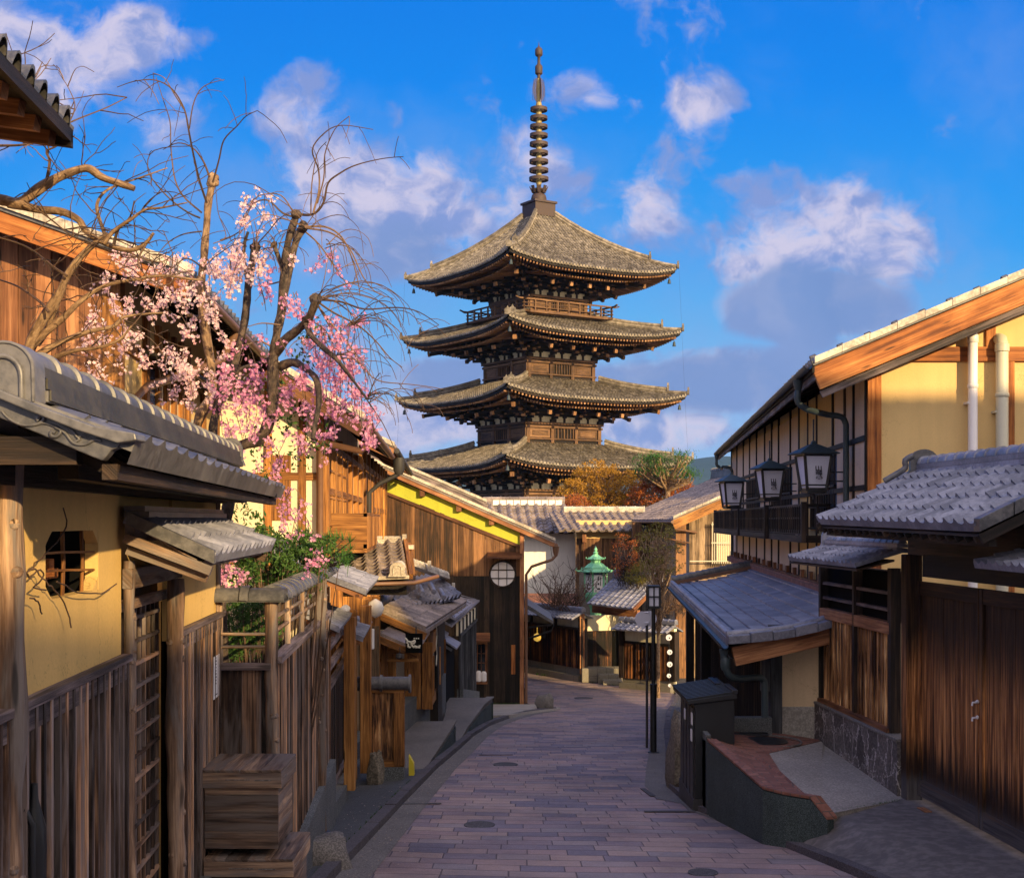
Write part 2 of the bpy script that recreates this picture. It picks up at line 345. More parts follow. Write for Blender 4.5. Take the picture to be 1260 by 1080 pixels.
wood_cedar = wood('cedar_wall', (.085, .032, .014), (.21, .085, .036), (.42, .20, .090), var=.6, across=30, along=1.1)
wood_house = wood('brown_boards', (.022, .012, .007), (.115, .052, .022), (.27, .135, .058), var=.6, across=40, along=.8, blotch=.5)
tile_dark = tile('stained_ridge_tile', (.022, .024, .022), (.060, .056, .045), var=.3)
wood_box = wood('box_wood', (.035, .022, .015), (.16, .10, .068), (.42, .28, .18), across=30, var=.5, grey=(.24, .19, .165))
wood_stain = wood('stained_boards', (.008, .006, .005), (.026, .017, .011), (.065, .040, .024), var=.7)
wood_grey = wood('silver_boards', (.020, .022, .026), (.060, .062, .070), (.13, .13, .14), var=.7)
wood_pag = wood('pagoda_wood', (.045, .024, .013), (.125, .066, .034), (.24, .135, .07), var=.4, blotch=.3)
wood_pagd = wood('pagoda_shaded', (.006, .004, .004), (.017, .011, .008), (.042, .026, .017), var=.5, blotch=.3)  # pagoda wood darkened, the shade under the eaves put into its colour
wood_pagr = wood('pagoda_rafter', (.14, .065, .028), (.33, .17, .08), (.52, .30, .16), var=.4, blotch=.3)  # brighter pagoda wood; light on the bracket ends is put into the colour
wood_fair = wood('fair_boards', (.085, .055, .032), (.22, .145, .085), (.38, .27, .17), var=.5, across=40)
pl_yellow = plaster('ochre_plaster', (.70, .47, .17), dirt=.08)
pl_tan = plaster('tan_plaster', (.60, .44, .28), dirt=.10)
pl_gable = plaster('gable_plaster', (.70, .49, .22), dirt=.07)
pl_side = plaster('side_plaster', (.68, .52, .37), dirt=.08)
pl_lime = plaster('lime_plaster', (.46, .47, .055), dirt=.10)
pl_cream = plaster('cream_plaster', (.80, .72, .52), dirt=.18)
pl_white = plaster('white_plaster', (.86, .83, .78), dirt=.08)
tile_blue = tile('slate_tile', (.15, .155, .20), (.26, .262, .32), var=.4)
tile_grey = tile('grey_tile', (.058, .059, .066), (.135, .130, .133), var=.35, rough=.38)
tile_brown = tile('sunlit_tile', (.17, .135, .12), (.30, .24, .21), var=.5, rough=.55)  # weathered brown; on the tiled house it puts sunlight into the roof colour
tile_pag = tile('pagoda_tile', (.115, .098, .080), (.275, .238, .192), rough=.75, var=.7, moss=(.10, .09, .055), spec=.25)
tile_pale = tile('plastered_tile', (.36, .31, .25), (.66, .59, .48), rough=.7, var=.2, spec=.25)
granite = speck('granite', (.05, .054, .056), (.19, .20, .205), 90)
granite_d = speck('dark_granite', (.018, .030, .030), (.085, .105, .105), 110)
stone = speck('kerb_stone', (.10, .09, .085), (.22, .20, .185), 60, big=1.1)
kerbm = speck('kerb_granite', (.055, .048, .055), (.13, .115, .125), 70, big=1.3)
rough_stone = speck('stone_base', (.10, .085, .065), (.24, .20, .15), 30, big=1.6)
concrete = speck('concrete', (.24, .215, .195), (.38, .345, .31), 40, big=1.0, bs=.25)
drive_m = speck('driveway_concrete', (.11, .098, .098), (.17, .15, .148), 9, big=1.3, bs=.15)
asphalt = speck('side_asphalt', (.032, .034, .040), (.11, .112, .12), 140, big=.9)
earth = speck('earth', (.06, .055, .045), (.12, .11, .09), 12, big=.4)
crazy = speck('crazy_stone', (.085, .072, .068), (.165, .14, .13), 30, big=1.2, crack=True)
iron = plain('black_iron', (.012, .013, .015), .45)
iron_c = plain('worn_iron', (.035, .033, .035), .6)
coverm = speck('worn_cover', (.05, .048, .052), (.11, .10, .11), 60)
copper = plain('dark_copper', (.035, .055, .065), .5, var=.3)
copper_b = plain('brown_gutter', (.16, .08, .045), .5, var=.25)
verdig = plain('verdigris', (.22, .58, .33), .55, var=.35)
rust = plain('finial_iron', (.055, .034, .028), .65, var=.3)
gild = plain('finial_brass', (.30, .235, .08), .45, var=.3)
pvc_w = plain('white_pipe', (.78, .74, .74), .35, var=.05)
pvc_g = plain('cream_pipe', (.55, .52, .40), .4, var=.08)
paper = plain('lantern_paper', (.62, .62, .74), .6, var=.05)
paper_w = plain('white_paper', (.80, .78, .80), .7, var=.05)
glass_d = plain('dark_glass', (.012, .014, .018), .06, spec=.8, var=.1)
glass_b = plain('window_glass', (.10, .16, .26), .08, spec=.9, var=.3)
curtain = plain('curtain', (.80, .66, .42), .8, var=.08)
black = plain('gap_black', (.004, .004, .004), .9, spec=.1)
ink = plain('ink', (.02, .02, .035), .7)
signw = plain('sign_paint', (.62, .60, .52), .7)
yellowm = plain('yellow_plastic', (.62, .50, .03), .45)
lamp_y = plain('yellow_lamp', (.80, .48, .06), .4, emit=((1, .6, .1), .35))
globe_m = plain('globe', (.85, .78, .68), .3, var=.03)
bark_l = wood('bark_light', (.10, .060, .035), (.26, .165, .095), (.46, .32, .19), across=26, along=14, var=.15, bs=.8)
bark_d = wood('bark_dark', (.014, .011, .010), (.050, .036, .029), (.14, .10, .075), across=26, along=20, var=.15, bs=.9)
twig_m = wood('twig', (.035, .022, .016), (.11, .066, .044), (.22, .14, .09), var=.3)
flower_m = leafy('blossom', (.93, .52, .54), (.98, .84, .82), trans=.4)  # pink of the sunlit sprays, the light put into the colour
flower_d = leafy('blossom_shaded', (.72, .20, .42), (.92, .54, .71), trans=.4)  # magenta of the shaded sprays, the shade put into the colour
leaf_g = leafy('leaf_green', (.020, .060, .014), (.085, .17, .03))
leaf_p = leafy('pine_green', (.028, .10, .020), (.10, .24, .04))
leaf_o = leafy('leaf_orange', (.26, .13, .012), (.56, .30, .035), trans=.35)
leaf_r = leafy('leaf_rust', (.26, .060, .018), (.46, .15, .035), trans=.3)
leaf_y = leafy('leaf_olive', (.12, .11, .02), (.26, .22, .04), trans=.3)

def paving():
    m, t, b = mat_new('street_paving'); u, v, r, pos = uvr(t)
    wob = t.math('MULTIPLY_ADD', t.noise(pos, .35, 2, .5), .5, -.25)
    vv = t.math('ADD', v, t.math('ADD', wob, t.math('MULTIPLY', u, .10)))
    rowf = t.math('DIVIDE', vv, .30); row = t.math('FLOOR', rowf); rf = t.math('FRACT', rowf)
    def wn(a, b_):
        n = t.node('ShaderNodeTexWhiteNoise', noise_dimensions='2D'); t.put(n.inputs['Vector'], t.comb(a, b_, 0.0)); return n.outputs['Value']
    h = wn(row, 3.7); cw = t.math('MULTIPLY_ADD', wn(row, 9.1), .26, .36)
    cf = t.math('DIVIDE', t.math('ADD', u, t.math('MULTIPLY', h, 5.0)), cw); col = t.math('FLOOR', cf); ff = t.math('FRACT', cf)
    hv = wn(t.math('ADD', row, .31), col); hv2 = wn(t.math('ADD', row, .77), col)
    c = t.ramp(hv, [(0, (.155, .13, .155)), (.28, (.215, .165, .175)), (.5, (.29, .20, .185)), (.75, (.33, .235, .20)), (1, (.235, .195, .20))])
    n = t.noise(pos, 70, 3, .7); nb = t.noise(pos, 1.4, 5, .6); n3 = t.noise(pos, 14, 4, .6)
    c = t.scalec(c, t.math('MULTIPLY', t.math('MULTIPLY_ADD', n, 1.1, .45), t.math('MULTIPLY_ADD', nb, .8, .6)))
    er = t.math('MINIMUM', rf, t.math('SUBTRACT', 1., rf)); ec = t.math('MULTIPLY', t.math('MINIMUM', ff, t.math('SUBTRACT', 1., ff)), 2.6)
    e = t.smooth(t.math('ADD', t.math('MINIMUM', er, ec), t.math('MULTIPLY_ADD', n3, .05, -.025)), .010, .045)
    c = t.scalec(c, t.smooth(t.noise(pos, .5, 5, .7), .3, .62, .72, 1.08)); c = t.mix(t.math('MULTIPLY_ADD', e, .72, .28), (.035, .030, .036), c)
    hgt = t.math('ADD', t.math('MULTIPLY', e, .8), t.math('ADD', t.math('MULTIPLY', n, .35), t.math('MULTIPLY', hv2, .35)))
    fin(t, b, c, t.math('MULTIPLY_ADD', n3, .4, .42), hgt, .6, .012, spec=.35); return m
pave = paving()
def bricks(name, c, c2, mort, bw=.2, bh=.1):
    m, t, b = mat_new(name); u, v, r, pos = uvr(t)
    bt = t.node('ShaderNodeTexBrick'); t.put(bt.inputs['Vector'], t.comb(u, v, 0.)); t.put(bt.inputs['Color1'], c); t.put(bt.inputs['Color2'], c2); t.put(bt.inputs['Mortar'], mort)
    bt.inputs['Scale'].default_value = 1; bt.inputs['Brick Width'].default_value = bw; bt.inputs['Row Height'].default_value = bh; bt.inputs['Mortar Size'].default_value = .006
    n = t.noise(pos, 22, 4, .65); fin(t, b, t.scalec(bt.outputs[0], t.math('MULTIPLY_ADD', n, .9, .55)), .8, t.math('ADD', bt.outputs[1], t.math('MULTIPLY', n, -.4)), -.4, .006); return m
brick_m = bricks('red_brick', (.17, .065, .045), (.27, .12, .085), (.10, .07, .06), .20, .10)
stone_bl = bricks('stone_blocks', (.16, .145, .11), (.23, .205, .165), (.05, .045, .04), .85, .34)
def hillm():
    m, t, b = mat_new('hill_forest'); u, v, r, pos = uvr(t); n = t.noise(pos, .012, 6, .6)
    fin(t, b, t.mix(n, (.018, .035, .030), (.05, .075, .05)), .95, spec=.1); return m
hill_m = hillm()
# ------------------------------------------------------------------ shared builders
def tile_slope(mb, o, U, S, tw=.27, tl=.24, d=.045, th=.022, style='wave', lip=.07, ns=7):
    o, U, S = V(o), V(U), V(S); N = U.cross(S).normalized()
    if N.z < 0: N = -N
    nc = max(1, round(U.length/tw)); nr = max(1, round(S.length/tl))
    def prof(t):
        if style == 'wave': return -d*.35*math.sin(math.pi*t/.62) if t < .62 else d*math.sin(math.pi*(t-.62)/.38)
        if style == 'round': return 0.0 if t < .42 else d*1.7*math.sqrt(max(0, math.sin(math.pi*(t-.42)/.58)))
        return -d*math.sin(math.pi*t)
    ts = [i/ns for i in range(nc*ns+1)]
    rr = {}
    def rf(j, k): return rr.setdefault((j//ns, k//2), rng.random())
    rows = [[o+U*(q/nc)+N*((-.1*d if style == 'wave' else prof(q % 1))+th-lip) for q in ts]] if lip else []
    for j in range(nr):
        jc = [rng.gauss(0, .0035) for _ in range(nc+1)]; js = [rng.gauss(0, .010) for _ in range(nc+1)]; jit = lambda q: jc[int(q)]
        rows.append([o+U*(q/nc)+S*((j+(js[int(q)] if 0 < j else 0))/nr)+N*(prof(q % 1)+th+jit(q)) for q in ts])
        rows.append([o+U*(q/nc)+S*((j+1)/nr)+N*(prof(q % 1)+jit(q)) for q in ts])
    uvs = [[(q*tw, k*tl) for q in ts] for k in range(len(rows))]
    mb.sheet(rows, uvs, rf=rf)
    D = .03                                    # closed underside so that the slope is a solid slab
    a, b, c, e = o-N*D, o+U-N*D, o+U+S-N*D, o+S-N*D
    mb.face([a, e, c, b]); mb.face([o+N*th, a, b, o+U+N*th]) if not lip else None
    for (p, q) in ((o, o+S), (o+U, o+U+S)): mb.face([p-N*D, q-N*D, q+N*th, p+N*th])
def ridge(mb, p0, p1, w=.20, h=.12, layers=2, rr=.085, cap=.27, collar=True, n=10):
    p0, p1 = V(p0), V(p1); d = p1-p0; u = d.normalized(); sx = u.cross(V((0, 0, 1))).normalized(); up = sx.cross(u).normalized()
    for i in range(layers):
        hh = h/layers; mb.slab(p0-sx*(w/2-.012*i)+up*(hh*i), d, sx*(w-.024*i), up*(hh*.93))
    m = max(1, round(d.length/cap))
    for i in range(m):
        a = p0+d*(i/m)+up*h; b = p0+d*((i+1)/m)+up*h; r = rng.random()
        secs = [(a, rr*.97), (b-u*.03, rr)]
        if collar: secs = [(a, rr*.96), (b-u*.055, rr*.98), (b-u*.05, rr*1.16), (b-u*.008, rr*1.16), (b-u*.002, rr*.96)]
        rows = [[q+sx*math.cos(math.pi*j/n)*z+up*math.sin(math.pi*j/n)*z for j in range(n+1)] for q, z in secs]
        mb.sheet(rows, [[(j*.03, k*.1) for j in range(n+1)] for k in range(len(rows))], r=r)
    for q, s_ in ((p0, 1), (p1, -1)):
        mb.face([q+up*h+sx*math.cos(math.pi*j/n)*rr+up*math.sin(math.pi*j/n)*rr for j in range(n+1)])
def end_tile(mb, p, dirv, w=.26, h=.34, t=.07):
    """upright arched end tile with a raised inner arch, standing across the ridge"""
    p = V(p); dirv = V(dirv).normalized(); sx = dirv.cross(V((0, 0, 1))).normalized(); up = V((0, 0, 1))
    pts = [p-sx*w*.62, p-sx*w*.5+up*h*.25]+[p+up*h*.55+sx*math.cos(a)*w*.5+up*math.sin(a)*h*.42 for a in [math.pi*(1-i/10) for i in range(11)]]+[p+sx*w*.5+up*h*.25, p+sx*w*.62]
    mb.prism(pts, dirv*t)
    arc = [p+up*h*.5+sx*math.cos(a)*w*.28+up*math.sin(a)*h*.28+dirv*(t+.004) for a in [math.pi*(1-i/8) for i in range(9)]]
    mb.tube([p-sx*w*.28+up*h*.1+dirv*(t+.004)]+arc+[p+sx*w*.28+up*h*.1+dirv*(t+.004)], w*.045, 6)
def planks(mb, A, B, zb, zt, w=.12, t=.025, out=None, var=.006, gap=.004, batten=0):
    """upright boards from A to B (x, y); zb and zt are numbers or functions of 0..1 along the run"""
    A, B = V((A[0], A[1], 0)), V((B[0], B[1], 0)); d = B-A; L = d.length; u = d/L; n = V((u.y, -u.x, 0)) if out is None else V((out[0], out[1], 0))
    zbf = zb if callable(zb) else (lambda s: zb); ztf = zt if callable(zt) else (lambda s: zt)
    x = 0.0
    while x < L-1e-3:
        ww = min(w*rng.uniform(.82, 1.2), L-x)
        if L-x-ww < w*.3: ww = L-x
        a, b = x/L, (x+ww-gap)/L; tt = t+rng.uniform(-var, var); r = rng.random()
        p, q = A+d*a, A+d*b; i = len(mb.v); off = rng.random()*9
        z = [zbf(a), zbf(b), ztf(b), ztf(a)]
        base = [V((p.x, p.y, z[0])), V((q.x, q.y, z[1])), V((q.x, q.y, z[2])), V((p.x, p.y, z[3]))]
        mb.v += [tuple(c) for c in base]+[tuple(c+n*tt) for c in base]
        H = z[3]-z[0]
        for fa, uu in (((4, 5, 6, 7), [(off, off), (off+ww, off), (off+ww, off+H), (off, off+H)]), ((0, 4, 7, 3), [(off, off), (off+tt, off), (off+tt, off+H), (off, off+H)]),
                       ((5, 1, 2, 6), [(off, off), (off+tt, off), (off+tt, off+H), (off, off+H)]), ((3, 7, 6, 2), [(off, off), (off, off+tt), (off+ww, off+tt), (off+ww, off)]), ((1, 0, 3, 2), [(off, off)]*4), ((0, 1, 5, 4), [(off, off)]*4)):
            mb.f.append(tuple(i+k for k in fa)); mb.uv.append(uu); mb.r.append(r)
        if batten and x > 0:
            mb.slab(p+n*(t-.004)-u*batten/2+V((0, 0, z[0])), u*batten, n*.022, V((0, 0, z[3]-z[0])))
        x += ww
def vquad(mb, A, B, zb, zt, t=.05, out=None, r=None):
    """an upright slab between two plan points, zb/zt pairs give its bottom and top at A and at B"""
    zb = zb if isinstance(zb, tuple) else (zb, zb); zt = zt if isinstance(zt, tuple) else (zt, zt)
    A3, B3 = V((A[0], A[1], 0)), V((B[0], B[1], 0)); u = (B3-A3).normalized(); n = V((u.y, -u.x, 0)) if out is None else V((out[0], out[1], 0))
    Z = V((0, 0, 1)); mb.prism([A3+Z*zb[0]-n*t, B3+Z*zb[1]-n*t, B3+Z*zt[1]-n*t, A3+Z*zt[0]-n*t], n*t, r)
def smooth_path(pts, k=4, jit=0.0):
    pts = [V(p) for p in pts]; out = []
    for i in range(len(pts)-1):
        p0, p1, p2, p3 = pts[max(i-1, 0)], pts[i], pts[i+1], pts[min(i+2, len(pts)-1)]
        for j in range(k):
            s = j/k; q = .5*((2*p1)+(p2-p0)*s+(2*p0-5*p1+4*p2-p3)*s*s+(3*p1-p0-3*p2+p3)*s**3)
            if jit: q = q+V((rng.gauss(0, jit), rng.gauss(0, jit), rng.gauss(0, jit)))
            out.append(q)
    return out+[pts[-1]]
def leaf_quads(mb, c, n, rad, size, flat=1.0, fold=.25):
    for _ in range(n):
        while True:
            q = V((rng.uniform(-1, 1), rng.uniform(-1, 1), rng.uniform(-1, 1)))
            if q.length < 1: break
        p = V(c)+V((q.x*rad, q.y*rad, q.z*rad*flat)); a = V((rng.gauss(0, 1), rng.gauss(0, 1), rng.gauss(0, 1))).normalized()
        b = a.cross(V((rng.gauss(0, 1), rng.gauss(0, 1), rng.gauss(0, 1)))).normalized(); s_ = size*rng.uniform(.6, 1.3); nn = a.cross(b)
        mb.face([p-a*s_, p-b*s_*.45+nn*s_*fold, p+a*s_, p+b*s_*.45+nn*s_*fold], [(0, 0)]*4)
def flower(mb, p, s_, r=None):
    n = V((rng.gauss(0, 1), rng.gauss(-.6, 1), rng.gauss(-.2, 1))).normalized(); x = n.cross(V((0, .3, 1))).normalized(); y = n.cross(x); r = rng.random() if r is None else r
    for k in range(5):
        a = 2*math.pi*k/5+rng.uniform(-.15, .15); d1 = x*math.cos(a-.5)+y*math.sin(a-.5); d0 = x*math.cos(a)+y*math.sin(a); d2 = x*math.cos(a+.5)+y*math.sin(a+.5)
        mb.face([p, p+d1*s_*.75+n*s_*.3, p+d0*s_+n*s_*.42, p+d2*s_*.75+n*s_*.3], [(0, 0)]*4, r)
def grow_tree(name, label, cat, base, height, crown_c, crown_r, leafm, barkm, nclump=60, nleaf=60, leaf=.06, clump=.35, trunk_r=.12, group=None, twigs=True, partial=None):
    """tapered trunk, limbs that reach the leaf clumps, many small leaves in each clump"""
    th = thing(name, label, cat, base, group); base = V(base); cc = V(crown_c); cr = V(crown_r)
    wb, lb = MB(), MB(); top = V((cc.x, cc.y, cc.z-cr.z*.2)); mid = base.lerp(top, .5)+V((rng.uniform(-.15, .15), rng.uniform(-.1, .1), 0))*height*.1
    trunk = smooth_path([base, mid, top], 5); wb.tube(trunk, [lerp(trunk_r, trunk_r*.45, i/(len(trunk)-1)) for i in range(len(trunk))], 9, bump=.15)
    for i in range(nclump):
        while True:
            q = V((rng.uniform(-1, 1), rng.uniform(-1, 1), rng.uniform(-.9, 1)))
            if .35 < q.length < 1: break
        c = cc+V((q.x*cr.x, q.y*cr.y, q.z*cr.z)); st = trunk[rng.randint(len(trunk)//2, len(trunk)-1)]
        m = st.lerp(c, .55)+V((0, 0, rng.uniform(-.05, .12)*cr.z)); pth = smooth_path([st, m, c], 3, .01*height)
        wb.tube(pth, [lerp(trunk_r*.30, .006, k/(len(pth)-1)) for k in range(len(pth))], 5, cap=False)
        leaf_quads(lb, c, int(nleaf*rng.uniform(.5, 1.4)), clump*rng.uniform(.6, 1.3), leaf, .75)
    part('trunk', wb, barkm, th, smooth=60); part('crown', lb, leafm, th); return th
def bars(mb, A, B, z0, z1, n, w=.02, t=.02):
    A, B = V((A[0], A[1], 0)), V((B[0], B[1], 0)); u = (B-A).normalized()
    for i in range(n):
        p = A.lerp(B, (i+.5)/n); mb.slab(p-u*w/2+V((0, 0, z0))-V((u.y, -u.x, 0))*t/2, u*w, V((u.y, -u.x, 0))*t, (0, 0, z1-z0))
def text(parent, s, loc, rot, size, mat, name='lettering', bold=0.0, space=1.0, top=None, label=None):
    cu = bpy.data.curves.new(name, 'FONT'); cu.body = s; cu.size = size; cu.align_x = 'CENTER'; cu.align_y = 'CENTER'; cu.extrude = .001; cu.offset = bold; cu.space_line = space
    cu.materials.append(mat); o = bpy.data.objects.new(name, cu); COL.objects.link(o); o.parent = parent
    bpy.context.view_layer.update(); me = bpy.data.meshes.new_from_object(o.evaluated_get(bpy.context.evaluated_depsgraph_get())); bpy.data.objects.remove(o)
    me.materials.clear(); me.materials.append(mat); o = bpy.data.objects.new(name, me); COL.objects.link(o); o.parent = parent
    o.location = V(loc)-V(parent['org']); o.rotation_euler = rot; o['org'] = tuple(loc); return o

# ------------------------------------------------------------------ the ground, the street and the hills
ys = [-60, -40, -20, -10]+[i for i in range(-8, 58)]+[60, 65, 72, 80, 90, 105, 130, 180, 300, 600, 1200, 2200, 3200]
xs = [-1500, -500, -150, -60, -30, -15, -8, -4, 0, 4, 8, 15, 30, 60, 150, 500, 1500]
gm = MB(); gm.sheet([[(x, y, G(y)-.12-(0 if y < 90 else (y-90)*.06 if y < 300 else 12.6)) for x in xs] for y in ys]); struct('ground', gm, earth)
rm = MB(); rows = []; uvs = []
Y = -8.0
while Y < 39.55:
    a, b = table(KL, Y), table(KR, Y); n = 12
    rows.append([(lerp(a, b, i/n), Y, G(Y)) for i in range(n+1)]); uvs.append([(lerp(a, b, i/n), Y) for i in range(n+1)]); Y += .5
rm.sheet(rows, uvs)
FD = [(5.85, 48.3), (.67, 55.0), (-6.5, 61.5), (-14, 66)]          # foot of the fence round the bend
rows, uvs = [], []
for i in range(24):
    Y = 39.5+i*1.15; lft = lerp(1.45, .55, (Y-39.5)/3) if Y < 42.5 else (.5 if Y < 50.5 else -14)
    if Y < 48.3: rt = table(KR, Y)
    else:
        rt = .67+(5.85-.67)*(55-Y)/6.7 if Y < 55 else lerp(.67, -6.5, (Y-55)/6.5) if Y < 61.5 else lerp(-6.5, -14, (Y-61.5)/4.5)
    if lft > rt-.1: lft = rt-.1
    rows.append([(lerp(lft, rt, k/8), Y, G(Y)-.002) for k in range(9)]); uvs.append([(lerp(lft, rt, k/8), Y) for k in range(9)])
rm.sheet(rows, uvs); struct('road', rm, pave)

def kerb(name, tb, y0, y1, w, h, side, mat, step=.5, zoff=0):
    m = MB(); y = y0
    pts = []
    while y <= y1: pts.append((table(tb, y), y)); y += step
    ln = 0
    for (a, b) in zip(pts, pts[1:]):
        A, B = V((a[0], a[1], G(a[1])+zoff)), V((b[0], b[1], G(b[1])+zoff)); d = (B-A); n = V((d.y, -d.x, 0)).normalized()*side
        jt = rng.uniform(-.006, .006)
        m.slab(A+V((0, 0, -.1))+d*.008, d*.985, n*w, V((0, 0, .1+h+jt)))
    struct(name, m, mat)
kerb('kerb', KL, -6, 39.4, .13, .085, -1, kerbm, .75); kerb('kerb', KR, -6, 24, .12, .07, 1, kerbm, .75); kerb('kerb', KR, 24, 48, .12, .05, 1, kerbm, 1.0)
m = MB(); rows, uvs = [], []                       # smooth gutter strip beside the left kerb
for i in range(76):
    Y = 1+i*.5; a = table(KL, Y)
    rows.append([(a+.005, Y, G(Y)+.006), (a+.30, Y, G(Y)+.006)]); uvs.append([(0, Y), (.3, Y)])
m.sheet(rows, uvs)
rows = []
for i in range(50):
    Y = 15+i*.5; a = table(KR, Y); rows.append([(a-.30 if Y > 16.5 else a-.06, Y, G(Y)+.006), (a-.004, Y, G(Y)+.006)])
m.sheet(rows); struct('gutter_path', m, stone)
m = MB(); rows = []                                # side strip between the left kerb and the fences
for i in range(80):
    Y = -2+i*.5
    if Y > 36.5: break
    a = table(KL, Y)-.13; rows.append([(-8, Y, G(Y)+.01), (-3.5, Y, G(Y)+.01), (a-.5, Y, G(Y)+.03), (a, Y, G(Y)+.05)])
m.sheet(rows); struct('side_path', m, asphalt)
m = MB(); rows = []                                # paved yard right of the street, past the gate
for i in range(80):
    Y = 14+i*.5; a = table(KR, Y)+.12; rows.append([(a, Y, G(Y)+.04), (a+.8, Y, G(Y)+.05), (9, Y, G(Y)+.05)])
m.sheet(rows); struct('side_path', m, asphalt)
m = MB()                                           # pale forecourt at the corner of the brown house
m.prism([(-.66, 34.2, G(34.2)+.1), (-.05, 34.6, G(34.6)+.1), (.50, 36.9, G(36.9)+.075), (1.25, 38.7, G(38.7)+.06), (1.42, 39.5, G(39.5)+.05), (.62, 41.3, G(41.3)+.06), (-4, 41.3, G(41.3)+.06), (-4, 34.5, G(34.5)+.1)], (0, 0, -.15)); struct('forecourt_pavement', m, concrete)
def hills(x0, x1, Y0, base, prof, name):
    m = MB(); n = 90; rows = []
    for j in range(7):
        f = j/6; rows.append([(lerp(x0, x1, i/n), Y0+f*700+60*MN.noise(V((i*.3, j, 2))), base+prof(lerp(x0, x1, i/n))*math.sin(f*math.pi/2)*(1+.06*MN.noise(V((i*.9, j*2, 5))))) for i in range(n+1)])
    m.sheet(rows); struct(name, m, hill_m, smooth=60)
hz = lambda py, Y=3200: (CY-py)/F*Y
def hp(x):
    px = CX+x/3200*F; b = 62+14*MN.noise(V((px*.011, 3, 0)))
    g = lambda c, w_, h_: h_*math.exp(-((px-c)/w_)**2)
    return b+hz(552)*0+g(552, 26, 46)+g(520, 60, 24)+g(498, 30, 16)+g(880, 60, 40)+g(800, 40, 26)+g(690, 60, 40)+60+4*MN.noise(V((px*.15, 1, 0)))+18*abs(MN.noise(V((px*.03, 8, 0))))
hills(-1500, 1500, 2500, -18, hp, 'hills')
